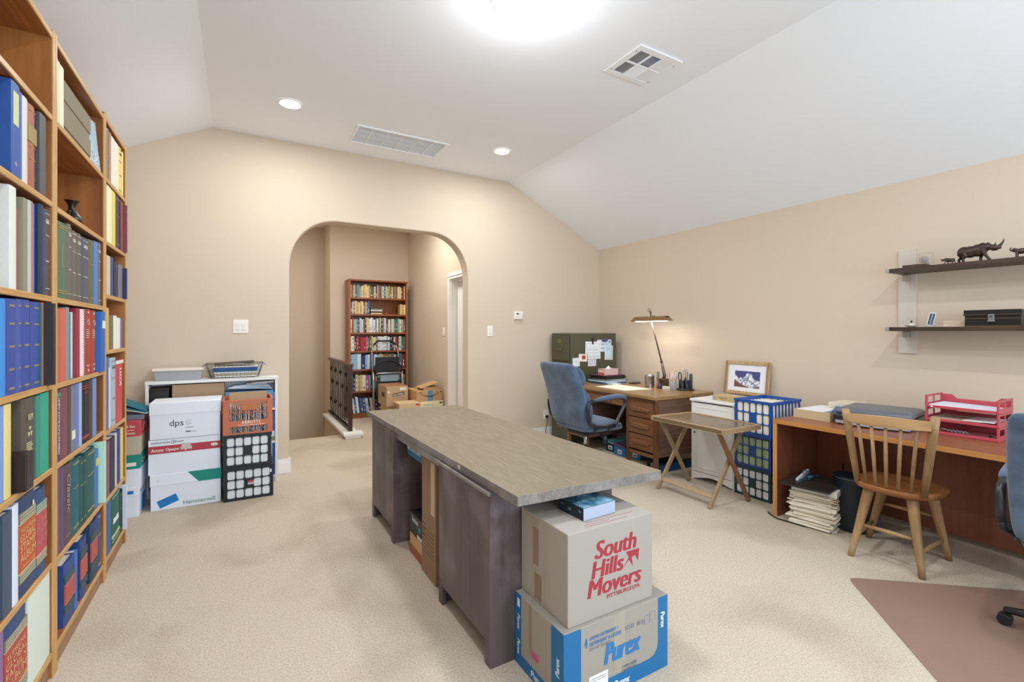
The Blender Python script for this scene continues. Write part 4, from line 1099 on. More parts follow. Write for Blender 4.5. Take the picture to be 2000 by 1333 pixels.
# inside it
m = MB().box(-.615, -.492, wy0 + .01, wy1 - .02, .661, .88).box(-.620, -.487, wy0 + .004, wy1 - .015, .868, .884)
solo('lidded_bin', m, mat('#2f2726', .5), 'dark brown lidded bin at the left end of the low white bookcase', 'box', (-.55, 4.8, .661), bevel=.004)
solo('cardboard_carton', MB().box(-.470, -.105, wy0 + .008, wy1 - .012, .661, .905), KRAFT2, 'flat brown carton inside the top of the low white bookcase', 'box', (-.29, 4.82, .661), bevel=.002)
solo('folder', MB().box(-.10, .27, wy0 + .02, wy1 - .03, .661, .82), mat('#6e9cc0', .7), 'blue folders on the top shelf of the low white bookcase', 'folder', (.1, 4.82, .661), bevel=.002)
m = MB()
for i in range(5): m.obox((.09, 4.80, .845 + i * .008), Vector((1, 0, .03 * (i - 2))).normalized(), Y_, Z_, .17 - .01 * i, .075, .002)
solo('loose_papers', m, mat('#cfe0ef', .7), 'pale blue and white loose papers above the orange crate inside the low bookcase', 'papers', (.09, 4.80, .83))
m = MB()
for i, (a, b2) in enumerate(((.06, .27), (.10, .275))): m.obox(((a + b2) / 2, 4.79, .889 + i * .007), Vector((1, 0, .04)).normalized(), Y_, Z_, (b2 - a) / 2, .07, .0015)
solo('envelope', m, mat('#e7e6e0', .7), 'white envelopes just under the top of the low white bookcase', 'envelope', (.16, 4.79, .886))
# books showing between crate and side panel
def yb(x0, x1, z0, h, col, label, cat='book', spiral=False, y0=wy0 + .012):
    t = solo('book', MB().box(x0, x1, y0, wy1 - .03, z0, z0 + h), mat(col, .5), label, cat, ((x0 + x1) / 2, 4.8, z0), 'books in the low white bookcase', bevel=.0015)
    return t
yb(.246, .262, .0605, .285, '#e7ebf2', 'white spiral notebook standing low in the white bookcase', 'notebook')
m = MB()
for q in range(22): m.tube([(.255, wy0 + .011, .07 + q * .012), (.259, wy0 + .006, .07 + q * .012), (.263, wy0 + .011, .07 + q * .012)], .001, 5)
m.build('spiral_binding', INK, [o for o in bpy.data.objects if o.get('category') == 'notebook'][-1])
yb(.264, .2815, .0605, .28, '#2b57a6', 'dark blue book standing low at the right end of the white bookcase')
yb(.225, .2445, .0605, .25, '#3f6cb0', 'blue book beside the spiral notebook in the white bookcase')
yb(.249, .2805, .3655, .036, '#8c8c74', 'olive book lying flat on the middle shelf of the white bookcase')
yb(.246, .2800, .4025, .050, '#dfe4ea', 'white book lying flat on the middle shelf of the white bookcase')
yb(.252, .2805, .4535, .175, '#4369a8', 'blue books standing on the middle shelf of the white bookcase')
yb(.272, .2820, .661, .14, '#7ba0c4', 'pale blue folder at the right end of the white bookcase top shelf', 'folder')

# ---- on top of it: plastic tub
zt = .9405
TUBM = mat('#c8ccd2', .25, trans=.35, alpha=.85)
t = thing('storage_tub', 'clear plastic shoebox tub with a cream lid on the white bookcase', 'box', (-.43, 4.81, zt))
m = MB().prism([(-.585, zt), (-.275, zt), (-.262, zt + .078), (-.598, zt + .078)], 'xz', 4.735, 4.885)
m.build('body', TUBM, t, bevel=.006, fixn=True)
MB().box(-.606, -.255, 4.728, 4.892, zt + .078, zt + .098).build('lid', mat('#e4dfd0', .4), t, bevel=.005)
# wire basket
WIRE = mat('#8a8b90', .3, .8)
t = thing('wire_basket', 'silver wire basket heaped with papers on the white bookcase', 'basket', (-.03, 4.81, zt))
bx0, bx1, tx0, tx1 = -.205, .150, -.242, .190; by0, by1, ty0, ty1 = 4.745, 4.885, 4.720, 4.915; hz = .125
def lp(u, x0_, x1_): return x0_ + (x1_ - x0_) * u
m = MB(); N = 13
r_ = .0013
for i in range(N + 1):
    u = i / N
    for yb_, yt_ in ((by0, ty0), (by1, ty1)):
        m.tube([(lp(u, bx0, bx1), yb_, zt + .004), (lp(u, tx0, tx1), yt_, zt + hz)], r_, 5)
    m.tube([(lp(u, bx0, bx1), by0, zt + .004), (lp(u, bx0, bx1), by1, zt + .004)], r_, 5)
for i in range(6):
    u = i / 5
    for xb2, xt2 in ((bx0, tx0), (bx1, tx1)):
        m.tube([(xb2, lp(u, by0, by1), zt + .004), (xt2, lp(u, ty0, ty1), zt + hz)], r_, 5)
for k in range(5):
    f = k / 4; z_ = zt + .004 + (hz - .004) * f
    xa_, xc_, ya_, yc_ = lp(f, bx0, tx0), lp(f, bx1, tx1), lp(f, by0, ty0), lp(f, by1, ty1)
    m.tube([(xa_, ya_, z_), (xc_, ya_, z_), (xc_, yc_, z_), (xa_, yc_, z_)], .0032 if k == 4 else r_, 6, closed=True)
m.build('wire_mesh', WIRE, t)
for xs_, sg in ((tx0, -1), (tx1, 1)):
    MB().tube([(xs_, 4.76, zt + hz), (xs_ + sg * .022, 4.77, zt + hz - .02), (xs_ + sg * .022, 4.86, zt + hz - .02), (xs_, 4.875, zt + hz)], .003, 6).build('handle', WIRE, t)
lay = [('#e9e6df', 'white papers at the bottom of the wire basket'), ('#cfc8a0', 'cream folder low in the wire basket'), ('#e8ebee', 'white sheets in the middle of the wire basket'), ('#1f6f9c', 'teal folder in the wire basket'), ('#2f62b0', 'blue folder in the wire basket'), ('#e4e2dc', 'white folded papers near the top of the wire basket'), ('#a99c7c', 'tan folder sticking out over the wire basket'), ('#57504a', 'dark grey folder lying on the heap in the wire basket')]
for i, (c, l) in enumerate(lay):
    z0 = zt + .008 + i * .0165
    xa_, xc_ = -.175 - .003 * i, .135 + .003 * i
    if i >= 6: xa_, xc_ = -.20 + .02 * (i - 6), .12
    m = MB().obox(((xa_ + xc_) / 2, 4.815, z0 + .006 + (.004 if i >= 6 else 0)), Vector((1, 0, .05 * (i >= 6))).normalized(), Y_, Vector((-.05 * (i >= 6), 0, 1)).normalized(), (xc_ - xa_) / 2, .055 + .002 * i, .006 if i < 6 else .003)
    solo('folder' if 'folder' in l else 'papers', m, mat(c, .7), l, 'folder' if 'folder' in l else 'papers', (0, 4.8, z0), 'papers in the wire basket', bevel=.001)

# ---- second stack between bookcase and low bookcase
sx0, sx1, sy0, sy1 = -1.02, -.62, 4.30, 4.655
GS = 'paper boxes stacked in the left rear corner'
t = paper_box(sx0, sx1 - .002, sy0, sy1, 0, .222, .07, 'bottom white paper box in the left corner stack with a blue label', group=GS)
MB().box(-.69, -.655, sy0 - .0012, sy0, .172, .195).build('blue_label', BLUE, t)
m = MB(); m.prism([(4.40, .015), (4.52, .015), (4.55, .13), (4.42, .13)], 'yz', sx1 - .006, sx1 - .0012); m.build('blue_panel', BLUE, t)
m = MB(); write(m, 'Hammermill', (sx1 - .0015, 4.32, .165), Y_, Z_, .28, .032); m.build('lettering', mat('#7d8a9c', .6), t)
t = paper_box(sx0, sx1 + .004, sy0, sy1, .2225, .452, .100, 'white paper box with a green lid in the left corner stack', lidm=GREEN, group=GS)
MB().box(-.705, -.640, sy0 - .0012, sy0, .372, .398).build('label', WHITE, t)
m = MB(); write(m, 'Office', (sx1 + .0045, 4.36, .375), Y_, Z_, .22, .04, 0, .02); m.build('lettering', WHITE, t)
t = paper_box(sx0, sx1 + .006, sy0 - .004, sy1, .4525, .700, .112, 'kraft paper box with a red lid, top of the left corner stack', bodym=mat('#bfb39c', .8), lidm=mat('#c04a50', .6), group=GS)
m = MB(); write(m, '10 Size', (-.70, sy0 - .0046, .650), X_, Z_, .055, .020, 0, .02); write(m, 'Sheets', (-.70, sy0 - .0046, .603), X_, Z_, .055, .018, 0, .02)
m.box(-.70, -.650, sy0 - .0052, sy0 - .0042, .630, .634)
write(m, 'M', (sx1 + .0066, 4.40, .61), Y_, Z_, .12, .07, .2, .05)
m.build('lettering', mat('#ecd9d4', .6), t)
t = solo('binder', MB().box(-.95, -.60, 4.33, 4.60, .7005, .738), mat('#6f7687', .5), 'grey binder lying flat on the red lidded box', 'binder', (-.8, 4.45, .7005), bevel=.004)
for i, (a, dz, c, l) in enumerate(((.35, 0, '#d8cdbb', 'cream papers under the teal folders in the left corner'), (.42, .012, '#2a8290', 'teal folder spilling over the grey binder'), (.55, .035, '#1f6b80', 'dark teal folder on top of the left corner heap'))):
    c0 = Vector((-.70, 4.44, .778 + dz)); xd = Vector((math.cos(a * .8), 0, -math.sin(a * .8)))
    m = MB().obox(c0, xd, Y_, xd.cross(Y_), .125, .12, .003)
    solo('papers' if i == 0 else 'folder', m, mat(c, .6), l, 'papers' if i == 0 else 'folder', c0, 'folders in the left corner')

# ================================================================ CENTRE DESK
DTOP = wood('desk_laminate', '#6b5f4c', '#887c67', 'y', .42, 24, 1.1)
DBODY = wood('desk_dark_ply', '#4b4142', '#665a5c', 'z', .42, 7, .9, rings=9, worn='#8a8088')
DEDGE = wood('desk_edge', '#66605c', '#87807b', 'y', .4, 10, 1, worn='#b0aaa6')
zt0, zt1 = .700, .738
desk = thing('long_desk', 'long dark brown pedestal desk in the middle of the carpet', 'desk', (1.2, 2.5, 0))
ang = math.radians(1.05)
corn = [(.884, 1.477), (1.585, 1.442), (1.556, 3.581), (.849, 3.656)]
m = MB().prism(corn, 'xy', zt0, zt1)
m.build('desktop', [DTOP], desk, bevel=.002)
# edge banding
m = MB()
for (a, b) in ((0, 1), (1, 2), (2, 3), (3, 0)):
    p, q = Vector((*corn[a], (zt0 + zt1) / 2)), Vector((*corn[b], (zt0 + zt1) / 2)); d = (q - p).normalized(); n = Vector((d.y, -d.x, 0))
    m.obox((p + q) / 2 + n * .0015, d, n, Z_, (q - p).length / 2 + .0015, .0015, .0185)
m.build('edge_banding', DEDGE, desk)
# chipped spots on the edge
m = MB()
for y, s in ((1.98, .010), (1.99, .006), (2.93, .004), (3.20, .003)): 
    x = .884 + (.849 - .884) * (y - 1.477) / (3.656 - 1.477)
    m.obox((x - .0032, y, .722), Y_, Z_, X_, s, s * .9, .0004)
m.build('edge_chips', mat('#cfcac4', .7), desk)
m = MB(); write(m, 'DAMURALS', (.8523 - .0035, 3.42, .7105), (.012, -1, 0), Z_, .26, .017, 0, .01); m.build('edge_lettering', mat('#b9b5b4', .5), desk)
def pedestal(y0, y1, x0=.862, x1=1.50, left_off=0):
    xa = x0 - left_off
    p = MB()
    # side (faces the bookcases): framed panel raised on feet
    p.box(xa, xa + .02, y0, y1, .095, zt0 - .002)
    p.box(xa, xa + .022, y0, y0 + .045, 0, .1).box(xa, xa + .022, y1 - .045, y1, 0, .1)
    p.build('outer_panel', DBODY, desk, bevel=.0015)
    # end panels
    for ya, nm in ((y0, 0), (y1 - .02, 1)):
        MB().box(xa + .002, x1, ya - .0005, ya + .0195, 0, zt0 - .002).build('end_panel', DBODY, desk, bevel=.0015)
    MB().box(x1 - .02, x1, y0 + .02, y1 - .02, .09, zt0 - .002).build('drawer_front', DBODY, desk, bevel=.0015)
    MB().box(xa + .02, x1 - .02, y0 + .02, y1 - .02, .095, .11).build('bottom_panel', DBODY, desk)
pedestal(1.655, 2.205); pedestal(2.945, 3.485, .845, 1.48)
MB().box(1.22, 1.238, 2.205, 2.945, .16, zt0 - .002).build('modesty_panel', DBODY, desk)
MB().box(.862, .880, 2.205, 2.945, .668, zt0 - .002).build('apron', DEDGE, desk)
MB().box(.853, .862, 1.655, 2.25, .688, zt0).build('edge_moulding', DEDGE, desk)
m = MB().tube([(1.46, 1.70, 0), (1.46, 1.70, .03)], .02); m.build('glide', BLACK, desk)

# things in the kneehole
KN = mat('#957861', .85, bump=.12, bscale=260)
t = thing('tall_carton', 'tall brown moving carton standing in the kneehole of the long desk', 'box', (1.02, 2.44, 0))
MB().box(.893, 1.18, 2.335, 2.545, .001, .645).build('body', KN, t, bevel=.003)
m = MB().box(.8918, .893, 2.345, 2.40, .36, .64); m.build('packing_tape', mat('#c4a982', .25), t)
m = MB()
for i in range(7): m.box(.8918, .893, 2.36, 2.535, .255 - i * .022, .2565 - i * .022)
for i in range(3): m.box(.8918, .893, 2.49, 2.535, .275 - i * .030, .279 - i * .030)
m.build('printed_lines', mat('#5d4a36', .8), t)
t = thing('blue_carton', 'blue printed carton', 'box', (1.0, 2.72, .585))
t['label'] = 'blue and white printed carton wedged under the desktop beside the kneehole carton'
MB().box(.905, 1.19, 2.552, 2.845, .585, .690).build('body', mat('#1f7391', .5), t, bevel=.002)
m = MB().box(.9038, .905, 2.80, 2.842, .62, .688); m.build('white_patch', mat('#b9c6d6', .5), t)
m = MB(); write(m, 'OFFICE DEPOT', (.9046, 2.60, .650), Y_, -Z_, .19, .030, 0, .03); write(m, 'MULTI PURPOSE', (.9046, 2.60, .683), Y_, -Z_, .19, .022, 0, .02); m.build('lettering', mat('#d6e2ea', .5), t)
t = thing('black_carton', 'black printed carton low in the kneehole of the long desk', 'box', (1.0, 2.72, .125))
m = MB().box(.905, 1.17, 2.575, 2.80, .1265, .25); m.build('body', mat('#22252a', .4), t, bevel=.003)
m = MB(); write(m, 'lotes', (.9044, 2.745, .205), -Y_, Z_, .10, .032, 0, .04); m.build('lettering', mat('#e0e2e6', .5), t)
m = MB().tube([(.9035, 2.62, .188), (.905, 2.62, .188)], .017, 20); m.build('round_sticker', mat('#2b95a8', .5), t)
m = MB().box(.904, .905, 2.58, 2.66, .130, .150); m.build('barcode_label', mat('#cfd3d8', .5), t)
t = thing('orange_carton', 'flat tan and orange box at the bottom of the desk kneehole', 'box', (1.0, 2.71, 0))
MB().box(.905, 1.17, 2.56, 2.80, 0.001, .126).build('body', mat('#a8592b', .5), t, bevel=.003)
MB().box(.9038, .905, 2.57, 2.79, .060, .124).build('tan_panel', mat('#c9a57a', .6), t)
t = thing('appliance', 'grey rounded appliance half hidden behind the kneehole carton', 'appliance', (1.0, 2.66, .26))
m = MB().sphere((1.0, 2.66, .36), (.04, .06, .055)).tube([(1.0, 2.66, .252), (1.0, 2.66, .33)], [.05, .012], 16); m.build('housing', mat('#6d7280', .4), t)

# ---- moving carton on the detergent carton
GREYK = mat('#9c958b', .85, bump=.1, bscale=260)
px0, px1, py0, py1, pz1 = .975, 1.488, 1.318, 1.648, .288
t = thing('detergent_carton', 'blue and grey detergent carton on the carpet, under the movers carton', 'box', ((px0 + px1) / 2, (py0 + py1) / 2, 0))
MB().box(px0, px1, py0, py1, 0.001, pz1).build('body', GREYK, t, bevel=.003)
PB = mat('#1d699e', .55)
m = MB(); fy = py0 - .0008
m.box(px0, px0 + .075, fy, py0, .002, pz1 - .002); m.box(px1 - .052, px1 + .0008, fy, py0, .002, pz1 - .002); m.box(px0 + .075, px1 - .052, fy, py0, .002, .062)
m.prism([(px1 - .052, .062), (px1 - .052, .112), (px1 - .058, .088), (px1 - .075, .069), (px1 - .105, .062)], 'xz', fy, py0)
fx = px0 - .0008
m.box(fx, px0, py0 - .0008, py0 + .075, .002, pz1 - .002); m.box(fx, px0, py1 - .045, py1, .002, pz1 - .002); m.box(fx, px0, py0 + .075, py1 - .045, .002, .05)
m.build('blue_border', PB, t)
m = MB(); write(m, 'Purex', (px0 + .185, fy, .118), X_, Z_, .170, .075, .18, .05); m.build('logo', mat('#2f74b0', .6), t)
m = MB(); write(m, '4', (px0 + .09, fy, .208), X_, Z_, .014, .036, 0, .02); write(m, 'LIQUID DETERGENT /', (px0 + .115, fy, .229), X_, Z_, .135, .014, 0, .02); write(m, 'DETERGENT A LESSIVE', (px0 + .115, fy, .209), X_, Z_, .150, .014, 0, .02)
m.build('blue_lettering', mat('#2f74b0', .6), t)
m = MB(); write(m, '01533', (px0 + .285, fy, .213), X_, Z_, .045, .016); write(m, '05:23', (px0 + .345, fy, .212), X_, Z_, .042, .016)
write(m, 'OPEN HERE', (px0 + .27, fy, .074), X_, Z_, .075, .011, 0, .01); write(m, 'OUVRIR ICI', (px0 + .27, fy, .058 + .003), X_, Z_, .072, .009, 0, .01)
write(m, 'DF147 5/10/21', (px0 + .115, fy, .192), X_, Z_, .10, .011)
m.build('ink_stamp', mat('#5e6d7e', .7), t)
m = MB()
for dx, dz in ((0, 0), (.030, .006)):
    a = (px0 + .385 + dx, fy, .205 + dz); m.tube([a, (a[0] + .028, fy, a[2]), (a[0] + .028, fy, a[2] + .032), (a[0], fy, a[2] + .032)], .0006, 4, closed=True)
m.build('carton_pictogram', mat('#7a8fa4', .6), t)
MB().box(px0 + .112, px0 + .200, fy - .0006, py0, .030, .098).build('shipping_label', WHITE, t)
m = MB()
for i in range(9): m.box(px0 + .148 + i * .0028, px0 + .1495 + i * .0028, fy - .0012, fy, .040, .058)
for i in range(2): m.box(px0 + .12, px0 + .19, fy - .0012, fy, .078 + i * .008, .0792 + i * .008)
m.build('barcode', mat('#5d6068', .6), t)
MB().box(px0 + .230, px0 + .285, fy + .0002, py0, .070, pz1 - .004).build('tape_strip', mat('#a39b8c', .3), t)
m = MB()
write(m, 'Purex', (px1 - .038, fy, .225), (0, 0, -1), X_, .060, .022, .15, .05)
write(m, 'Purex', (px0 + .052, fy, .020), (0, 0, 1), -X_, .080, .026, .15, .05)
write(m, 'Purex', (px0 + .23, fy, .016), X_, Z_, .075, .026, .15, .05)
write(m, 'Purex', (fx, py0 + .050, .10), (0, 0, 1), Y_ * 1, .08, .026, .15, .05) if False else None
write(m, 'Purex', (fx, py0 + .024, .125), (0, 0, 1), Y_, .060, .022, .15, .05) if False else None
m2 = MB()
for zz in (.03, .13): write(m2, 'Purex', (fx, py1 - .010 - .008, zz + .075), (0, 0, -1), (0, -1, 0), .06, .02, .15, .05)
for zz in (.02, .12): write(m2, 'Purex', (fx, py0 + .025, zz), (0, 0, 1), (0, 1, 0), .065, .024, .15, .05)
write(m2, 'Purex', (fx, py1 - .12, .014), (0, -1, 0), Z_, .09, .026, .15, .05)
m.build('white_logo', mat('#d3e3f0', .5), t); m2.build('white_logo', mat('#d3e3f0', .5), t)
MB().box(fx, px0, py1 - .125, py1 - .105, .10, .285).build('tape_strip', mat('#8f8472', .3), t)
m = MB(); m.box(fx - .0004, px0, py0 + .16, py0 + .205, .09, .115); m.build('pink_mark', mat('#c4507c', .6), t)
MB().box(fx - .0004, px0, py1 - .036, py1 - .018, .235, .268).build('small_label', mat('#d9e4ee', .5), t)
MB().box(px0 + .02, px0 + .03, py0, py0, pz1, pz1).build('flap_gap', GREYK, t) if False else None

qx0, qx1, qy0, qy1, qz0, qz1 = 1.005, 1.422, 1.335, 1.650, .2886, .622
t = thing('moving_carton', 'grey movers carton with red lettering on top of the detergent carton', 'box', ((qx0 + qx1) / 2, (qy0 + qy1) / 2, qz0))
MB().box(qx0, qx1, qy0, qy1, qz0, qz1).build('body', mat('#a39c93', .85, bump=.1, bscale=260), t, bevel=.003)
RL = mat('#a2333f', .65); fy = qy0 - .0003
def atf(cx, cy, y=qy0): return onY(980 + cx / 3.226, 920 + cy / 3.226, y)
m = MB()
def wr(body, bl, br, tl, shear=.28, bold=.03):
    a, b, c = atf(*bl), atf(*br), atf(*tl); write(m, body, (a.x, fy, a.z), X_, Z_, (b.x - a.x), (c.z - a.z), shear * 0 + shear, bold)
wr('South', (588, 562), (838, 487), (588, 450), .18, .045)
wr('Hills', (568, 688), (758, 610), (568, 580), .18, .045)
wr('Movers', (543, 812), (868, 690), (543, 700), .18, .045)
a = atf(662, 810); b = atf(872, 735); c = atf(662, 780); write(m, 'PITTSBURGH,PA.', (a.x, fy, a.z), X_, Z_, b.x - a.x, c.z - a.z, 0, .03)
# mountain mark
P_ = [atf(*c) for c in ((765, 612), (800, 545), (782, 512), (865, 487), (858, 565), (838, 530), (818, 545), (826, 600), (800, 560))]
m.prism([(p.x, p.z) for p in P_], 'xz', qy0 - .0009, qy0)
m.build('red_lettering', RL, t)
m = MB().box(qx0 - .0006, qx0, qy0 + .10, qy0 + .155, qz0 + .01, qz1 - .004).box(qx0 - .0006, qx0, qy0 + .185, qy0 + .235, qz0 + .01, qz1 - .01)
m.build('tape', mat('#a49a8e', .25), t)
m = MB().box(qx0 - .0009, qx0, qy0 + .185, qy0 + .225, .43, .575).box(qx0 - .0009, qx0, qy0 + .165, qy0 + .215, .30, .40)
m.build('torn_paper', mat('#8b7766', .7), t)
zq = qz1
m = MB().box(qx0 + .002, qx1 - .002, (qy0 + qy1) / 2 - .0012, (qy0 + qy1) / 2 + .0012, zq - .001, zq + .0005); m.build('flap_seam', mat('#6a645e', .8), t)
m = MB()
for i, (a_, b_) in enumerate(((.10, .30), (.10, .22), (.12, .36))): m.box(qx0 + a_, qx0 + b_, qy0 + .018 + i * .014, qy0 + .021 + i * .014, zq - .001, zq + .0006)
m.build('faint_print', mat('#8f6a70', .8), t)

# boxed disc drive
d0 = [Vector((1.129, 1.402, 0)), Vector((1.296, 1.411, 0)), Vector((1.113, 1.551, 0))]
xd = (d0[1] - d0[0]).normalized(); yd = Vector((-xd.y, xd.x, 0))
t = thing('drive_box', 'small retail box with a disc picture on the movers carton', 'box', (1.21, 1.47, qz1 + .001))
cc = d0[0] + xd * .083 + yd * .074 + Vector((0, 0, qz1 + .001 + .0235))
MB().obox(cc, xd, yd, Z_, .083, .074, .0235).build('body', mat('#1b2a35', .3), t, bevel=.001)
m = MB(); quad(m, d0[0] + Vector((0, 0, qz1 + .0015)), xd, Z_, .166, .0455, t=.0008); m.build('white_side', mat('#aab4c8', .4), t)
def disc_mat():
    m = bpy.data.materials.new('disc_picture'); m.use_nodes = True; nt = m.node_tree; b = nt.nodes['Principled BSDF']
    tc = nt.nodes.new('ShaderNodeTexCoord'); n = nt.nodes.new('ShaderNodeTexNoise'); n.inputs['Scale'].default_value = 14; n.inputs['Detail'].default_value = 4
    r = nt.nodes.new('ShaderNodeValToRGB'); r.color_ramp.elements[0].color = lin('#15435f'); r.color_ramp.elements[0].position = .35; r.color_ramp.elements[1].color = lin('#8fbfda'); r.color_ramp.elements[1].position = .7
    nt.links.new(tc.outputs['Object'], n.inputs['Vector']); nt.links.new(n.outputs['Fac'], r.inputs[0]); nt.links.new(r.outputs[0], b.inputs['Base Color']); b.inputs['Roughness'].default_value = .25
    return m
m = MB(); quad(m, cc - xd * .082 - yd * .073 + Vector((0, 0, .0235)), xd, yd, .164, .146, t=.0005); m.build('top_print', disc_mat(), t)
m = MB().tube([cc + Vector((0, 0, .0245)) + xd * .042 * math.cos(a) + yd * .040 * math.sin(a) for a in [i * math.pi / 16 for i in range(32)]], .002, 5, closed=True); m.build('disc_ring', mat('#2c5f80', .3), t)
m = MB(); pL = cc - xd * .0835 + yd * .07 - Vector((0, 0, .0235))
write(m, 'LG', pL - yd * .055 + Vector((0, 0, .018)), -yd, Z_, .018, .010); write(m, 'CD', pL - yd * .012 + Vector((0, 0, .028)), -yd, Z_, .014, .006); write(m, 'RW', pL - yd * .118 + Vector((0, 0, .026)), -yd, Z_, .014, .007); m.build('side_lettering', mat('#c5ccd6', .4), t)

# ================================================================ FILING CABINET
OLIVE = mat('#4c4b38', .4, spec=.5, bump=.05, bscale=60); BRASS = mat('#a8874a', .35, .85)
fc = thing('filing_cabinet', 'olive green metal filing cabinet with papers on its side, in the corner', 'filing cabinet', (3.78, 4.70, 0))
fx0, fx1, fy0, fy1, fz = 3.413, 4.142, 4.497, 4.880, 1.325
MB().box(fx0 + .012, fx1, fy0, fy1, 0.001, fz).build('body', OLIVE, fc, bevel=.003)
for i in range(4):
    z0 = .045 + i * .315; z1 = z0 + .305
    d = MB().box(fx0 - .004, fx0 + .012, fy0 + .016, fy1 - .016, z0, z1).build('drawer', OLIVE, fc, bevel=.003)
    m = MB().box(fx0 - .008, fx0 - .004, 4.660, 4.730, z1 - .085, z1 - .040); m.build('label_holder', BRASS, d, bevel=.001)
    MB().box(fx0 - .0088, fx0 - .008, 4.667, 4.723, z1 - .079, z1 - .046).build('label_card', mat('#6a6648', .6), d)
    zc = z1 - .165
    m = MB().tube([(fx0 - .004, 4.645, zc), (fx0 - .024, 4.650, zc), (fx0 - .027, 4.665, zc), (fx0 - .027, 4.725, zc), (fx0 - .024, 4.740, zc), (fx0 - .004, 4.745, zc)], .0055, 8)
    m.build('handle', BRASS, d)
# papers held to its side by magnets: each its own sheet
def side_note(a, b, col, label, lift, prints=(), tilt=0.0, name='paper_note'):
    n = fy0 - .001 - lift
    t = solo(name, MB().obox(((a[0] + b[0]) / 2, n, (a[1] + b[1]) / 2), Vector((math.cos(tilt), 0, math.sin(tilt))), Vector((-math.sin(tilt), 0, math.cos(tilt))), Y_ * -1, abs(b[0] - a[0]) / 2, abs(a[1] - b[1]) / 2, .0006), mat(col, .7), label, 'paper', ((a[0] + b[0]) / 2, n, b[1]), 'papers stuck to the filing cabinet')
    for (x0, x1, z0, z1, c) in prints:
        MB().box(x0, x1, n - .0011, n - .0005, z0, z1).build('print', mat(c, .7), t)
    return t
side_note((3.688, 1.080), (3.888, 1.008), '#dfe3ea', 'white sheet hanging lowest under the large clipped notice on the cabinet', .0008, [(3.70 + i * .06, 3.74 + i * .06, 1.030 + .012 * j, 1.034 + .012 * j, '#9aa0aa') for i in range(3) for j in range(2)])
t = side_note((3.648, 1.222), (3.884, 1.070), '#e4e8ee', 'large white notice with a ruled border under the dark clip on the cabinet', .0022, [(3.665, 3.865, 1.198, 1.2, '#8b909c'), (3.665, 3.865, 1.085, 1.087, '#8b909c'), (3.665, 3.667, 1.085, 1.2, '#8b909c'), (3.863, 3.865, 1.085, 1.2, '#8b909c'), (3.68, 3.85, 1.15, 1.1515, '#a9aebb')] + [(3.68 + i * .043, 3.71 + i * .043, 1.118, 1.130, '#b7bcc6') for i in range(4)], -.02)
side_note((3.833, 1.243), (3.982, 1.095), '#cfdcee', 'pale blue printed sheet under the purple clip on the cabinet', .0010, [(3.90, 3.955, 1.185 - .05 * i, 1.192 - .05 * i, '#6b7488') for i in range(2)])
side_note((3.976, 1.245), (4.064, 1.010), '#c5dbe8', 'long pale blue sheet with a round seal beside the purple clip', .0026, [(4.025, 4.045, 1.205, 1.228, '#3d4f66'), (3.985, 4.005, 1.188, 1.193, '#4b5668'), (3.985, 4.045, 1.12, 1.14, '#a6c8dc')])
side_note((3.958, 1.170), (4.090, .992), '#dfe2e6', 'white bordered sheet at the far right of the cabinet side', .0004, [(4.068, 4.072, 1.0, 1.16, '#4b4f58'), (3.975, 4.07, 1.003, 1.006, '#4b4f58')], -.03)
side_note((3.691, 1.003), (3.817, .922), '#e3e2ea', 'small white sheet with six little flags on the cabinet', .0004, [(3.708 + .038 * i, 3.722 + .038 * i, .945 + .032 * j, .958 + .032 * j, '#5c5585') for i in range(3) for j in range(2)])
side_note((3.547, 1.072), (3.677, .982), '#ece4dc', 'small card with a red picture stuck on the cabinet', .0012, [(3.595, 3.650, 1.008, 1.055, '#b8402f')], -.05)
side_note((3.456, 1.028), (3.562, .925), '#d9e3ea', 'small pale sheet low on the cabinet, left of the red picture', .0004, [(3.48, 3.53, .99, .992, '#8d97a4')], .03)
m = MB().box(3.752, 3.766, fy0 - .018, fy0 - .004, 1.19, 1.262).tube([(3.748, fy0 - .02, 1.262), (3.759, fy0 - .02, 1.275), (3.770, fy0 - .02, 1.262)], .003, 6)
solo('magnet_clip', m, mat('#2b2436', .4), 'dark magnetic clip holding the large notice on the cabinet', 'clip', (3.759, fy0 - .01, 1.19), bevel=.002)
m = MB().sphere((3.952, fy0 - .012, 1.238), (.052, .008, .022), 16).box(3.925, 3.98, fy0 - .02, fy0 - .006, 1.245, 1.258)
solo('magnet_clip', m, mat('#5b4a8c', .4), 'purple oval magnetic clip at the top of the cabinet papers', 'clip', (3.952, fy0 - .012, 1.22))
# outlet and cord
t = thing('wall_outlet', 'cream wall outlet with a black plug beside the filing cabinet', 'outlet', (3.375, YF, .295))
MB().box(3.335, 3.407, YF - .006, YF - .0005, .235, .352).build('wall_plate', SW, t, bevel=.002)
for z in (.270, .318): MB().lathe([(.015, 0), (.015, .002)], (0, 0, 0), 16).xf(Matrix.Translation((3.371, YF - .006, z)) @ Matrix.Rotation(math.radians(90), 4, 'X')).build('socket', mat('#d9d2c4', .5), t)
m = MB().box(3.362, 3.392, YF - .036, YF - .0085, .256, .284)
m.tube([(3.377, YF - .03, .268), (3.375, YF - .045, .24), (3.36, YF - .04, .17), (3.345, YF - .035, .09), (3.35, YF - .04, .012), (3.40, YF - .06, .006)], .0035, 8)
solo('power_cord', m, BLACK, 'black plug and cord hanging from the wall outlet by the cabinet', 'cord', (3.377, YF - .03, 0.004))

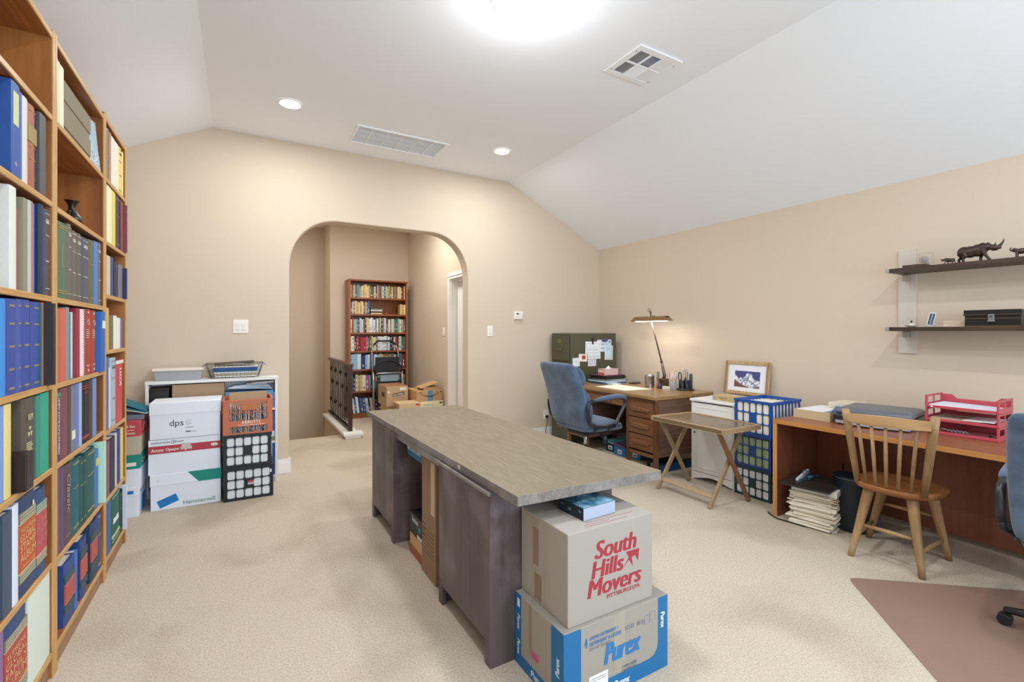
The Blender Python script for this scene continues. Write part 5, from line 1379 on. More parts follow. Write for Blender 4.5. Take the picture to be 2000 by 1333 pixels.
# ================================================================ OLD OAK DESK
OAK = wood('oak_top', '#87633a', '#a8855a', 'y', .28, 9, 1.1, spec=.55); OAKD = wood('oak_front', '#613d24', '#875a38', 'z', .38, 8, 1.0, rings=5); OAKH = wood('oak_drawer', '#69432a', '#8d6040', 'y', .36, 8)
OAKS = wood('oak_side', '#614638', '#806050', 'x', .42, 8)
od = thing('oak_desk', 'old oak pedestal desk against the right wall beside the filing cabinet', 'desk', (3.72, 3.78, 0))
ox0, ox1, oy0, oy1, oz = 3.308, 4.125, 3.062, 4.470, .74
MB().box(ox0, ox1, oy0, oy1, oz - .032, oz).build('desktop', OAK, od, bevel=.003)
MB().box(ox0 + .022, ox1 - .02, oy0 + .025, oy1 - .025, oz - .055, oz - .032).build('top_moulding', OAKH, od)
def oped(y0, y1, n=3, low=.165):
    # posts
    for px in (ox0 + .03, ox1 - .07):
        for py in (y0, y1 - .036): MB().box(px, px + .04, py, py + .036, 0.001, oz - .055).build('leg', OAKD, od, bevel=.003)
    for py in (y0 + .006, y1 - .024):
        MB().box(ox0 + .07, ox1 - .07, py, py + .018, low, oz - .055).build('side_panel', OAKS, od)
        MB().box(ox0 + .07, ox1 - .07, py - .004, py + .02, low, low + .05).build('bottom_rail', OAKS, od)
        MB().box(ox0 + .07, ox1 - .07, py - .004, py + .02, oz - .115, oz - .055).build('top_rail', OAKS, od)
    MB().box(ox0 + .036, ox0 + .06, y0 + .036, y1 - .036, low - .01, low + .022).build('front_rail', OAKH, od)
    MB().box(ox0 + .05, ox1 - .08, y0 + .024, y1 - .024, low, low + .02).build('bottom_panel', OAKD, od)
    zt = oz - .075; hh = (zt - low - .03) / n
    MB().box(ox0 + .034, ox0 + .05, y0 + .040, y1 - .040, zt + .002, oz - .055).build('writing_slide', OAKH, od, bevel=.002)
    for i in range(n):
        z1 = zt - i * hh; z0 = z1 - hh + .010
        d = MB().box(ox0 + .030, ox0 + .050, y0 + .038, y1 - .038, z0, z1).build('drawer', OAKH, od, bevel=.003)
        MB().box(ox0 + .027, ox0 + .031, y0 + .052, y1 - .052, z0 + .014, z1 - .014).build('raised_field', OAKH, d, bevel=.003)
        zc = (z0 + z1) / 2 + .005; yc = (y0 + y1) / 2; L = min(.105, (y1 - y0) * .32)
        m = MB(); pts = []
        for q in range(9):
            a = math.pi / 2 + math.pi * q / 8; pts.append((yc - L + .016 * math.cos(a), zc + .020 * math.sin(a)))
        for q in range(9):
            a = -math.pi / 2 + math.pi * q / 8; pts.append((yc + L - .022 + .022 * math.cos(a), zc + .020 * math.sin(a)))
        m.prism(pts, 'yz', ox0 + .008, ox0 + .030)
        m.build('wooden_pull', OAKH, d, bevel=.005, fixn=True)
oped(oy0 + .028, 3.475); oped(4.085, oy1 - .02, 3, .165)
d = MB().box(ox0 + .034, ox0 + .052, 3.48, 4.08, oz - .145, oz - .060).build('center_drawer', OAKH, od, bevel=.003)
MB().box(ox0 + .014, ox0 + .034, 3.70, 3.86, oz - .128, oz - .108).build('wooden_pull', OAKH, d, bevel=.005)
MB().box(ox1 - .12, ox1 - .10, 3.475, 4.085, .24, oz - .055).build('modesty_panel', OAKS, od)

# objects on it
Zo = oz + .0005
sheetA = [onZ(1158, 755, Zo), onZ(1225, 764, Zo), onZ(1279, 761, Zo), onZ(1203, 751, Zo)]
sheetA = [Vector((3.395, 4.00, Zo)), Vector((3.405, 3.56, Zo)), Vector((3.74, 3.52, Zo)), Vector((3.73, 4.02, Zo))]
m = MB().prism([(p.x, p.y) for p in sheetA], 'xy', Zo, Zo + .003)
solo('paper_pad', m, mat('#f3eddb', .8), 'large cream paper pad lying under the desk lamp', 'paper', (3.56, 3.8, Zo))
# stack of folders
stk = [('#2f4f86', .010, 'navy folder at the bottom of the desk stack', 0, 0), ('#a9bccb', .012, 'pale blue folder second from the bottom of the desk stack', .02, .05), ('#bcd3de', .010, 'light blue folder third from the bottom of the desk stack', -.015, -.04),
       ('#6f5a55', .008, 'brown magazine in the middle of the desk stack', .03, .02), ('#c9ccd0', .006, 'grey paper clipped wad in the middle of the desk stack', 0, -.03), ('#1f2320', .014, 'black binder under the dark olive one in the desk stack', -.01, .04),
       ('#2a2e28', .012, 'dark olive binder in the desk stack', .015, -.02), ('#1a1a1c', .012, 'black folder just under the maroon one', 0, .03), ('#5e3440', .009, 'maroon folder on top of the desk stack', -.005, 0)]
z = Zo
for i, (c, h, l, dx, a) in enumerate(stk):
    xd = Vector((math.cos(a), math.sin(a), 0)); yd = Vector((-xd.y, xd.x, 0))
    sx = .185 - .004 * i; sy = .135
    m = MB().obox((3.795 + dx, 4.26, z + h / 2), xd, yd, Z_, sx, sy, h / 2)
    solo('magazine' if 'magazine' in l else ('binder' if 'binder' in l else 'folder'), m, mat(c, .45), l, 'folder', (3.795, 4.26, z), 'folders stacked on the oak desk', bevel=.0015)
    z += h + .0005
t = thing('tissue_box', 'pink and cream tissue box on top of the folder stack', 'tissue box', (3.76, 4.21, z))
tx0, tx1, ty0, ty1 = 3.655, 3.865, 4.155, 4.27
MB().box(tx0, tx1, ty0, ty1, z, z + .072).build('box', mat('#c3a0a0', .6, vary=.12, vscale=60), t, bevel=.001)
MB().box(tx0 - .0008, tx0, ty0 + .004, ty1 - .004, z + .003, z + .03).build('red_band', mat('#c0584c', .6), t)
MB().box(tx0 - .0008, tx0, ty0 + .004, ty1 - .004, z + .034, z + .055).build('cream_band', mat('#e2c9b4', .6), t)
m = MB()
for i in range(9):
    for j in range(4): m.box(tx0 + .012 + i * .0215, tx0 + .022 + i * .0215, ty0 - .0008, ty0, z + .008 + j * .016, z + .016 + j * .016)
m.build('printed_squares', mat('#cbb6bb', .6), t)
m = MB().loft([[(3.72, 4.20, z + .072), (3.80, 4.20, z + .072), (3.80, 4.225, z + .072), (3.72, 4.225, z + .072)], [(3.745, 4.205, z + .088), (3.785, 4.21, z + .086), (3.78, 4.22, z + .087), (3.748, 4.218, z + .09)], [(3.762, 4.21, z + .104), (3.768, 4.21, z + .104), (3.768, 4.214, z + .105), (3.762, 4.214, z + .105)]])
m.build('tissue', mat('#f3f1f4', .9), t)
m = MB()
m.box(3.66, 3.78, 4.02, 4.115, Zo, Zo + .012); 
solo('paper_wad', m, mat('#c9d0d6', .6), 'small pile of papers peeking from under the desk stack', 'paper', (3.7, 4.07, Zo))
m = MB(); c = Vector((4.0, 4.02, Zo)); m.obox(c + Vector((0, 0, .006)), Vector((.9, .43, 0)), Vector((-.43, .9, 0)), Z_, .075, .045, .006)
solo('notebook', m, mat('#2b2628', .35), 'small black notebook at the right of the folder stack', 'notebook', c, bevel=.004)
# steel can
cc = onZ(1270, 753, Zo); cc = Vector((3.90, 3.70, Zo))
t = thing('steel_canister', 'round brushed steel canister on the oak desk', 'canister', cc)
m = MB().lathe([(.050, 0), (.050, .108), (.052, .110), (.052, .128), (.049, .130), (.047, .124), (.046, .004)], cc, 32, caps=False); m.lathe([(.049, .001), (.049, .003)], cc, 32); m.build('body', mat('#a9acb0', .28, .9), t)
MB().lathe([(.0505, .106), (.0512, .109), (.0505, .112)], cc, 32, caps=False).build('bead', mat('#8a8d91', .3, .9), t)

# lamp
LB = mat('#6f6353', .35, .7)
lp_ = thing('desk_lamp', 'vintage brown desk lamp with a long hooded shade on a slanting arm, lit', 'desk lamp', (4.06, 3.60, Zo))
LX = 4.03
base = Vector((LX, onX(1295, 740, LX).y, Zo))
m = MB().obox(base + Vector((0, 0, .045)), X_, Y_, Z_, .05, .045, .045)
m.build('base', mat('#5a4230', .4), lp_, bevel=.012)
def q3(cx, cy, x=LX): return onX(1220 + cx / 6.665, 590 + cy / 6.665, x)
p0 = q3(520, 960); p1 = q3(480, 780); p2 = q3(362, 275); top = q3(335, 150); 
m = MB().tube([base + Vector((0, 0, .06)), p0, p1], [.020, .018, .011], 10); m.build('lower_arm', LB, lp_)
m = MB()
for s in (-1, 1): m.tube([p0 + Vector((s * .012, 0, -.01)), (p0 + p1) / 2 + Vector((s * .016, 0, 0)), p1 + Vector((s * .008, 0, .01))], .004, 8)
m.sphere(p1, .016, 10); m.build('joint', mat('#4a4138', .35, .7), lp_)
LXT = LX - .10
p2b = q3(345, 240, LXT)
m = MB().tube([p1, p2b], .008, 10); m.build('upper_arm', LB, lp_)
hl = q3(110, 250, LXT); hr = q3(598, 250, LXT); 
zc_ = (hl.z + hr.z) / 2
# hood: bevelled trough with cut ends, open below
prof = [(-.042, 0), (-.036, .034), (-.020, .050), (.020, .050), (.036, .034), (.042, 0)]
ya, yb2 = hr.y, hl.y
sh = MB()
def hood_ring(y, s, dz=0):
    return [(LXT + x * s, y, zc_ + z * (s * .9 + .1) + dz) for x, z in prof]
R0 = [hood_ring(ya, 1), hood_ring(ya + .045, 1), hood_ring(yb2 - .045, 1), hood_ring(yb2, 1)]
R0[0] = [(LXT + x, ya + z * 1.3, zc_ + z * .99) for x, z in prof]; R0[3] = [(LXT + x, yb2 - z * 1.3, zc_ + z * .99) for x, z in prof]
st = []
for r in R0: st += r
fs = []
for i in range(3):
    for j in range(5): fs.append((i * 6 + j, i * 6 + j + 1, (i + 1) * 6 + j + 1, (i + 1) * 6 + j))
fs.append((0, 1, 2, 3, 4, 5)); fs.append((23, 22, 21, 20, 19, 18))
sh.add(st, fs); sh.build('lamp_shade', mat('#8a6f4c', .35, .35), lp_, solid=.003, fixn=True)
m = MB().tube([(LXT - .018, ya + .06, zc_ + .005), (LXT - .018, yb2 - .06, zc_ + .005)], .011, 10).tube([(LXT + .018, ya + .06, zc_ + .005), (LXT + .018, yb2 - .06, zc_ + .005)], .011, 10)
m.build('fluorescent_tube', mat('#fff8ea', .5, emit=TUBE_E), lp_)
a = area('desk_lamp_light', (0, 0, 0), (0, 0, math.radians(90)), .45, .09, TUBE_W, (1.0, .95, .86)); a.parent = lp_; a.location = Vector((LXT, (ya + yb2) / 2, zc_ - .008)) - Vector(lp_.location)
m = MB(); c0 = q3(340, 180, LXT); ky = c0.y
m.tube([(LXT, ky, zc_ + .05), (LXT, ky, zc_ + .085)], .007, 8).sphere((LXT, ky, zc_ + .090), .014, 10).sphere((LXT, ky + .012, zc_ + .108), .012, 10)
m.tube([(LXT, ky + .022 + .017 * math.cos(q * math.pi / 6), zc_ + .125 + .017 * math.sin(q * math.pi / 6)) for q in range(12)], .003, 6, closed=True)
m.build('swivel_knuckle', mat('#7d7466', .35, .8), lp_)
m = MB()
for dy in (-.05, -.025): m.sphere((LXT, ky + dy, zc_ + .056), .006, 8)
m.build('push_button', BLACK, lp_)

# cups, pens, carousel
def tumble(name, label, cat, c, prof, mt, group=None):
    return solo(name, MB().lathe(prof, c, 20), mt, label, cat, c, group)
def at3(cx, cy, x): return onX(1220 + cx / 6.665, 590 + cy / 6.665, x)
c = Vector((3.93, at3(435, 1050, 3.93).y, Zo)); tumble('grey_tube', 'tall grey cardboard tube just left of the lamp base', 'tube', c, [(.014, 0), (.014, .17)], mat('#6b655d', .5))
c = Vector((3.86, at3(425, 1060, 3.86).y, Zo)); tumble('glue_bottle', 'small red glue stick on the oak desk beside the canister', 'glue stick', c, [(.011, 0), (.011, .05), (.008, .055), (.006, .075)], mat('#c45a5a', .4))
c = Vector((3.86, at3(455, 1070, 3.86).y, Zo)); tumble('ink_bottle', 'small blue bottle among the supplies in front of the lamp', 'bottle', c, [(.015, 0), (.015, .04), (.009, .05), (.009, .062)], mat('#2d5f74', .3))
c = Vector((3.87, at3(490, 1075, 3.87).y, Zo)); tumble('ink_bottle', 'small dark red bottle among the supplies in front of the lamp', 'bottle', c, [(.013, 0), (.013, .035), (.008, .045), (.008, .055)], mat('#5a2d34', .3))
c = Vector((3.85, at3(540, 1080, 3.85).y, Zo)); solo('card_box', MB().box(c.x - .02, c.x + .02, c.y - .035, c.y + .035, Zo, Zo + .032), mat('#d9d3c3', .7), 'small cream card box in front of the lamp base', 'box', c, bevel=.001)
c = Vector((3.92, at3(635, 1110, 3.92).y, Zo))
gj = solo('pen_jar', MB().lathe([(.036, 0), (.040, .004), (.044, .085), (.041, .085), (.036, .008), (.002, .007)], c, 24, caps=False), mat('#dfe8ec', .08, trans=.6, alpha=.6), 'clear glass jar of white brushes and pens on the oak desk', 'jar', c)
rnd = random.Random(9)
for i in range(14):
    a = rnd.uniform(0, 6.28); r = rnd.uniform(.004, .022); tilt = rnd.uniform(.02, .045)
    col_, kind = rnd.choice([('#e6e2da', 'white handled brush'), ('#d2b98f', 'wooden handled brush'), ('#c75a4a', 'red pencil'), ('#3a3a40', 'black pen'), ('#efece4', 'ivory brush')])
    p = c + Vector((r * math.cos(a) * .6, r * math.sin(a) * .6, .011)); q = c + Vector((math.cos(a) * (r * .8 + .016), math.sin(a) * (r * .8 + tilt), .155 + rnd.uniform(-.02, .035)))
    solo('pen', MB().tube([p, p.lerp(q, .8), q], [.003, .0035, .0022], 7), mat(col_, .5), f'{kind} standing in the clear jar on the oak desk', 'pen', p, 'pens and brushes in the clear jar')
c = Vector((4.0, at3(790, 1115, 4.0).y, Zo))
t = thing('desk_carousel', 'black rotating desk organiser holding scissors and pens', 'organiser', c)
MB().lathe([(.085, 0), (.088, .006), (.088, .014), (.07, .018)], c, 32).build('round_base', mat('#1b1c20', .25, spec=.6), t)
m = MB()
for q in range(6):
    a = q * math.pi / 3; m.lathe([(.020, .016), (.021, .10), (.019, .10), (.018, .02)], c + Vector((.045 * math.cos(a), .045 * math.sin(a), 0)), 14, caps=False)
m.build('cup', mat('#20252a', .3), t); MB().tube([c + Vector((0, 0, .016)), c + Vector((0, 0, .13))], .008, 10).build('stem', BLACK, t)
p = c + Vector((-.02, .052, .05))
m = MB().tube([p + Vector((0, .02 * math.cos(q * math.pi / 8) * 1.0, .085 + .045 * math.sin(q * math.pi / 8))) for q in range(16)], .006, 8, closed=True).tube([p + Vector((0, 0, -.02)), p + Vector((0, 0, .045))], .008, 8)
solo('tape_dispenser', m, mat('#24483c', .3), 'dark green oval handled tool in the desk organiser', 'tool', p)
for i, (dx, dy, h, col_, l) in enumerate(((.0, -.01, .20, '#b9b4ac', 'long steel scissors upright in the desk organiser'), (-.02, -.03, .165, '#8e8f92', 'grey letter opener in the desk organiser'), (.02, -.05, .15, '#4a4d52', 'dark rounded stapler upright in the desk organiser'), (-.035, .01, .155, '#c9b79a', 'tan ruler in the desk organiser'))):
    p = c + Vector((dx * 1.2, dy, .022)); m = MB()
    if i == 0:
        m.bar(p, p + Vector((0, .01, h - .05)), .012, .003, (1, 0, 0))
        for s in (-1, 1): m.tube([p + Vector((0, s * .014 + .01 + .012 * math.cos(q * math.pi / 5), h - .028 + .018 * math.sin(q * math.pi / 5))) for q in range(10)], .0035, 6, closed=True)
    elif i == 2: m.tube([p, p + Vector((0, 0, h * .9)), p + Vector((0, 0, h))], [.016, .018, .008], 12)
    else: m.bar(p, p + Vector((0, -.02, h)), .014, .003, (1, 0, 0))
    solo(['scissors', 'letter_opener', 'stapler', 'ruler'][i], m, mat(col_, .35, .5 if i < 2 else 0), l, ['scissors', 'letter opener', 'stapler', 'ruler'][i], p)

# boxes under it
def shoebox(x0, x1, y0, y1, z0, z1, bodyc, lidc, label, lidh=.03, tagc='#cfd6de'):
    t = thing('shoebox', label, 'box', ((x0 + x1) / 2, (y0 + y1) / 2, z0), 'shoeboxes under the oak desk')
    MB().box(x0 + .003, x1 - .003, y0 + .003, y1 - .003, z0, z1 - .002).build('body', mat(bodyc, .5), t, bevel=.002)
    MB().box(x0, x1, y0, y1, z1 - lidh, z1).build('lid', mat(lidc, .5), t, bevel=.002)
    MB().box(x0 + .0015, x0 + .003, (y0 + y1) / 2 - .035, (y0 + y1) / 2 + .03, z0 + .02, z0 + .065).build('size_label', mat(tagc, .6), t)
    MB().box(x0 + .0008, x0 + .0016, (y0 + y1) / 2 - .02, (y0 + y1) / 2 + .015, z0 + .033, z0 + .045).build('label_print', INK, t)
    return t
shoebox(3.60, 3.92, 3.93, 4.075, .001, .118, '#1c2330', '#4f8f96', 'black shoebox with a teal lid under the oak desk')
shoebox(3.56, 3.86, 3.72, 3.90, .001, .125, '#2b6fa6', '#5a4a6c', 'blue shoebox with a purple lid under the oak desk')
shoebox(3.60, 3.88, 3.545, 3.70, .001, .115, '#2f7fb8', '#3a3f66', 'blue shoebox right of the purple lidded one under the oak desk')
shoebox(3.50, 3.80, 3.19, 3.36, .001, .085, '#20242a', '#1c1e22', 'black box on the carpet under the desk drawers')
t = thing('storage_box', 'flat dark blue box on the carpet at the end of the oak desk', 'box', (3.55, 3.13, 0))
MB().box(3.45, 3.98, 3.135, 3.18, .001, .075).build('body', mat('#1f4a66', .45), t, bevel=.002)
solo('cord', MB().tube([(3.55, 3.80, .135), (3.50, 3.83, .22), (3.44, 3.93, .30), (3.40, 3.98, .33)], .003, 6).tube([(3.55, 3.80, .128), (3.56, 3.70, .135), (3.55, 3.74, .129)], .004, 6), BLACK, 'thin black cord hanging down onto the shoeboxes', 'cord', (3.5, 3.8, .13))

# ================================================================ WHITE CABINET
WC = mat('#e6e4e0', .4)
t = thing('white_cabinet', 'small white painted cabinet with a panel door beside the oak desk', 'cabinet', (3.9, 2.70, 0))
fl = Vector((3.585, 2.895, 0)); fr = Vector((3.600, 2.475, 0)); u = (fr - fl).normalized(); n = Vector((-u.y, u.x, 0)) * -1
if n.x > 0: n = -n
W = (fr - fl).length; D = .55; zt = .735; back = -n
def wc(a0, a1, d0, d1, z0, z1, m):
    c0 = fl + u * (a0 + a1) / 2 + back * (d0 + d1) / 2; return m.obox((c0.x, c0.y, (z0 + z1) / 2), u, back, Z_, (a1 - a0) / 2, (d1 - d0) / 2, (z1 - z0) / 2)
wc(-.01, W + .01, -.012, D, zt - .022, zt, MB()).build('top_board', WC, t, bevel=.004)
wc(0, .018, .004, D, .001, zt - .022, MB()).build('side_panel', WC, t); wc(W - .018, W, .004, D, .001, zt - .022, MB()).build('side_panel', WC, t)
wc(.018, W - .018, D - .01, D, .02, zt - .022, MB()).build('back_panel', WC, t)
# flat apron with a scalloped lower edge
m = MB(); K = 24; vs = []
for d in (.004, .020):
    for i in range(K + 1):
        a = .018 + (W - .036) * i / K; zl = .012 + .035 * math.sin(math.pi * i / K) ** 1.5
        p = fl + u * a + back * d; vs.append((p.x, p.y, zl)); vs.append((p.x, p.y, .075))
fs = []; q = 2 * (K + 1)
for i in range(K):
    a = 2 * i; fs += [(a, a + 2, a + 3, a + 1), (q + a + 2, q + a, q + a + 1, q + a + 3), (a + 1, a + 3, q + a + 3, q + a + 1), (a + 2, a, q + a, q + a + 2)]
m.add(vs, fs); m.build('apron', WC, t, fixn=True)
wc(.018, W - .018, .02, D - .01, .06, .075, MB()).build('bottom_panel', WC, t)
fr2 = MB(); wc(.018, W - .018, .002, .016, zt - .20, zt - .034, fr2); dr = fr2.build('drawer', WC, t, bevel=.002)
m = MB(); wc(.055, W - .055, -.001, .003, zt - .165, zt - .160, m); wc(.055, W - .055, -.001, .003, zt - .075, zt - .070, m); wc(.055, .06, -.001, .003, zt - .165, zt - .07, m); wc(W - .06, W - .055, -.001, .003, zt - .165, zt - .07, m); m.build('moulding', WC, dr)
m = MB(); wc(.018, W - .018, .002, .016, .08, zt - .205, m); dr = m.build('door', WC, t, bevel=.002)
m = MB()
for (a0, a1, z0, z1) in ((.055, W - .055, .12, .128), (.055, W - .055, zt - .25, zt - .242), (.055, .063, .12, zt - .242), (W - .063, W - .055, .12, zt - .242)): wc(a0, a1, -.003, .003, z0, z1, m)
m.build('moulding', WC, dr, bevel=.0015)
m = MB(); wc(.030, .040, -.0005, .003, .42, .44, m); m.build('keyhole', INK, dr)
# picture leaning on the wall on top of it
fa = onX(1417, 704, 4.20); fb = onX(1502, 709, 4.20)
y1f, y0f = fa.y, fb.y; zb = zt + .001; ztf = fa.z
lean = Vector((.045, 0, ztf - zb)).normalized(); xd = Vector((0, -1, 0))
p0 = Vector((4.196, y1f + .012, zb))
Wf = y1f - y0f + .012; Hf = ztf - zb
t = thing('framed_picture', 'framed snowy mountain photograph leaning against the wall on the white cabinet', 'picture', (4.2, (y0f + y1f) / 2, zb))
def pf(a0, a1, b0, b1, d0, d1, m):
    nn = xd.cross(lean); c = p0 + xd * (a0 + a1) / 2 + lean * (b0 + b1) / 2 + nn * (d0 + d1) / 2
    return m.obox(c, xd, lean, nn, (a1 - a0) / 2, (b1 - b0) / 2, (d1 - d0) / 2)
fwm = .034
PW = wood('picture_wood', '#a5845c', '#c9ab80', 'z', .4, 12)
m = MB(); pf(0, Wf, 0, fwm, 0, .018, m); pf(0, Wf, Hf - fwm, Hf, 0, .018, m); pf(0, fwm, fwm, Hf - fwm, 0, .018, m); pf(Wf - fwm, Wf, fwm, Hf - fwm, 0, .018, m); m.build('frame', PW, t, bevel=.004)
for sd in (0, 1):
    m = MB()
    for e in (.008, .016, .024): pf(Wf - e - .0015 if sd else e, Wf - e if sd else e + .0015, 0, Hf, .017, .0195, m)
    m.build('frame_groove', mat('#7a5a52', .5), t)
pf(fwm, Wf - fwm, fwm, Hf - fwm, .002, .006, MB()).build('mat_board', mat('#e9ebf0', .6), t)
aw0, aw1, b0_, b1_ = .105, Wf - .095, .052 + .02, Hf - .095
pf(aw0, aw1, b0_, b1_, .006, .0068, MB()).build('sky_print', mat('#4a4c86', .5), t)
def poly(pts, d, colr, nm):
    nn = xd.cross(lean); m = MB(); vs = [p0 + xd * (aw0 + (aw1 - aw0) * a) + lean * (b0_ + (b1_ - b0_) * b) + nn * d for a, b in pts]; vs2 = [v + nn * .0004 for v in vs]
    k = len(pts); m.add(vs + vs2, [list(range(k, 2 * k)), list(range(k))[::-1]] + [(i, (i + 1) % k, k + (i + 1) % k, k + i) for i in range(k)]); return m.build(nm, colr, t, fixn=True)
def snow():
    m = bpy.data.materials.new('snow_print'); m.use_nodes = True; nt = m.node_tree; b = nt.nodes['Principled BSDF']
    tc = nt.nodes.new('ShaderNodeTexCoord'); n = nt.nodes.new('ShaderNodeTexNoise'); n.inputs['Scale'].default_value = 45; n.inputs['Detail'].default_value = 6
    r = nt.nodes.new('ShaderNodeValToRGB'); r.color_ramp.elements[0].color = lin('#6a7090'); r.color_ramp.elements[0].position = .42; r.color_ramp.elements[1].color = lin('#eef1f6'); r.color_ramp.elements[1].position = .55
    nt.links.new(tc.outputs['Object'], n.inputs['Vector']); nt.links.new(n.outputs['Fac'], r.inputs[0]); nt.links.new(r.outputs[0], b.inputs['Base Color']); return m
poly([(0, 0), (1, 0), (1, .38), (.9, .5), (.82, .47), (.74, .6), (.66, .88), (.60, .84), (.55, .93), (.49, .90), (.42, .66), (.34, .58), (.28, .62), (.18, .52), (.08, .70), (0, .78)], .0068, snow(), 'mountain_print')
poly([(0, 0), (.62, 0), (.58, .06), (.40, .10), (.25, .22), (.12, .34), (0, .42)], .0073, mat('#7a5245', .7, vary=.3, vscale=60), 'foothill_print')
poly([(.70, 0), (1, 0), (1, .12), (.9, .10), (.8, .05)], .0073, mat('#6d4d45', .7, vary=.3, vscale=60), 'foothill_print')
GLZ = mat('#ffffff', .03, trans=1.0, alpha=.12); pf(fwm, Wf - fwm, fwm, Hf - fwm, .009, .0102, MB()).build('glass', GLZ, t)
# cigar style box on the cabinet front
bxm = MB().box(3.66, 3.80, 2.51, 2.725, zt + .0008, zt + .045)
t = solo('wooden_box', bxm, mat('#bda57a', .6), 'shallow tan cigar style box on the front of the white cabinet', 'box', (3.73, 2.6, zt + .0008), bevel=.001)
m = MB(); write(m, 'WHITE ASH', (3.6595, 2.665, zt + .022), (0, -1, 0), Z_, .085, .010, 0, .02); write(m, 'PANETELAS', (3.6595, 2.640, zt + .010), (0, -1, 0), Z_, .04, .005, 0, .01); m.build('lettering', mat('#5a4a34', .7), t)
MB().box(3.6592, 3.66, 2.695, 2.725, zt + .004, zt + .042).build('tax_stamp', mat('#9a9c94', .5), t)
MB().box(3.80, 3.802, 2.51, 2.725, zt + .001, zt + .045).build('rear_edge', mat('#8f9486', .5), t)

# ================================================================ FOLDING TABLE
TT = wood('tray_top', '#5c4a37', '#8a735a', 'y', .25, 9, 1.1, spec=.55); TR = wood('tray_rail', '#94795a', '#b39a76', 'y', .4, 10); TL = wood('tray_leg', '#82694d', '#a48a66', 'z', .4, 10); TLD = wood('tray_leg_dark', '#6f4c34', '#8c6547', 'z', .4, 10)
tb = thing('folding_table', 'small folding wooden tray table with crossed legs', 'table', (3.28, 2.54, 0))
tz = .62
c4 = [(3.066, 2.893), (3.515, 2.855), (3.507, 2.183), (3.060, 2.184)]
m = MB().prism([(x, y) for x, y in c4], 'xy', tz - .030, tz - .004); m.build('tabletop', TT, tb, fixn=True)
m = MB()
for i in range(4):
    p, q = Vector((*c4[i], 0)), Vector((*c4[(i + 1) % 4], 0)); d = (q - p).normalized(); nn = Vector((d.y, -d.x, 0)); mid = (p + q) / 2
    ctr = Vector((3.287, 2.53, 0)); nn = nn if nn.dot(ctr - mid) > 0 else -nn
    m.obox((mid.x + nn.x * .011, mid.y + nn.y * .011, tz - .017), d, nn, Z_, (q - p).length / 2, .011, .019)
m.build('frame_rail', TR, tb, bevel=.002)
ft = {'nl': Vector((3.093, 2.842, 0)), 'fl': Vector((3.509, 2.831, 0)), 'nr': Vector((3.083, 2.323, 0)), 'fr': Vector((3.489, 2.268, 0))}
# crossed legs at either end; each runs from a foot to the opposite underside
def leg(a, b, mt, off): MB().bar(a + Vector((0, off, .001)), b + Vector((0, off, 0)), .036, .020, (0, 1, 0)).build('leg', mt, tb, bevel=.004)
leg(ft['nl'], Vector((3.455, 2.80, tz - .032)), TL, .0); leg(ft['fl'], Vector((3.115, 2.80, tz - .032)), TL, .024)
leg(ft['nr'], Vector((3.455, 2.30, tz - .032)), TL, .0); leg(ft['fr'] + Vector((0, 0, 0)), Vector((3.115, 2.27, tz - .032)), TLD, -.0)
a = ft['nl'].lerp(Vector((3.455, 2.80, tz)), .13); b = ft['nr'].lerp(Vector((3.455, 2.30, tz)), .13)
MB().bar(a + Vector((0, -.008, 0)), b + Vector((0, .008, 0)), .012, .034, (.6, 0, .8)).build('stretcher', TR, tb, bevel=.002)

# ================================================================ BLUE CRATES
CBL = mat('#1c4f9a', .35, spec=.5); CBD = mat('#1c3f86', .35, spec=.5); CGR = mat('#163a44', .35, spec=.5)
GC2 = 'plastic crates stacked between the white cabinet and the cherry desk'
def crate_x(x0, x1, y0, y1, z0, z1, cm, label, fillc, filll, taper=False):
    t = thing('plastic_crate', label, 'crate', ((x0 + x1) / 2, (y0 + y1) / 2, z0), GC2)
    m = MB(); post = .018; g = .014; rim = .020
    holed(m, (x0, y1 - post, z0 + g), -Y_, Z_, (y1 - y0 - 2 * post) / 5, (z1 - z0 - g - rim) / 3, 5, 3, .0032, 5, .006, skip=((2, 1),))
    holed(m, (x1, y0 + post, z0 + g), Y_, Z_, (y1 - y0 - 2 * post) / 5, (z1 - z0 - g - rim) / 3, 5, 3, .0032, 5, .006, skip=((2, 1),))
    ns = 8 if taper else 6
    for (p, d) in (((x0 + post, y0, z0 + g), X_), ((x1 - post, y1, z0 + g), -X_)):
        holed(m, p, d, Z_, (x1 - x0 - 2 * post) / ns, (z1 - z0 - g - rim) / (2 if taper else 3), ns, 2 if taper else 3, .005 if taper else .0032, 4, .006)
    for cx in (x0, x1 - post):
        for cy in (y0, y1 - post): m.box(cx, cx + post, cy, cy + post, z0, z1 - .004)
    m.build('crate_wall', cm, t)
    r = MB(); e = .006
    r.box(x0 - e, x1 + e, y0 - e, y0 + .006, z1 - rim, z1).box(x0 - e, x1 + e, y1 - .006, y1 + e, z1 - rim, z1).box(x0 - e, x0 + .006, y0, y1, z1 - rim, z1).box(x1 - .006, x1 + e, y0, y1, z1 - rim, z1)
    for i in range(7):
        x = x0 + (x1 - x0) * i / 6; r.box(x - .003, x + .003, y0 - e - .003, y0 - e, z1 - rim, z1 - .001)
    r.build('rim', cm, t, bevel=.0015)
    MB().box(x0 + .001, x1 - .001, y0 + .001, y1 - .001, z0, z0 + g).build('base', cm, t)
    solo('paper_bundle', MB().box(x0 + .008, x1 - .010, y0 + .008, y1 - .008, z0 + g + .0005, z1 - .03), fillc, filll, 'papers', ((x0 + x1) / 2, (y0 + y1) / 2, z0 + g + .0005), bevel=.004)
    return t
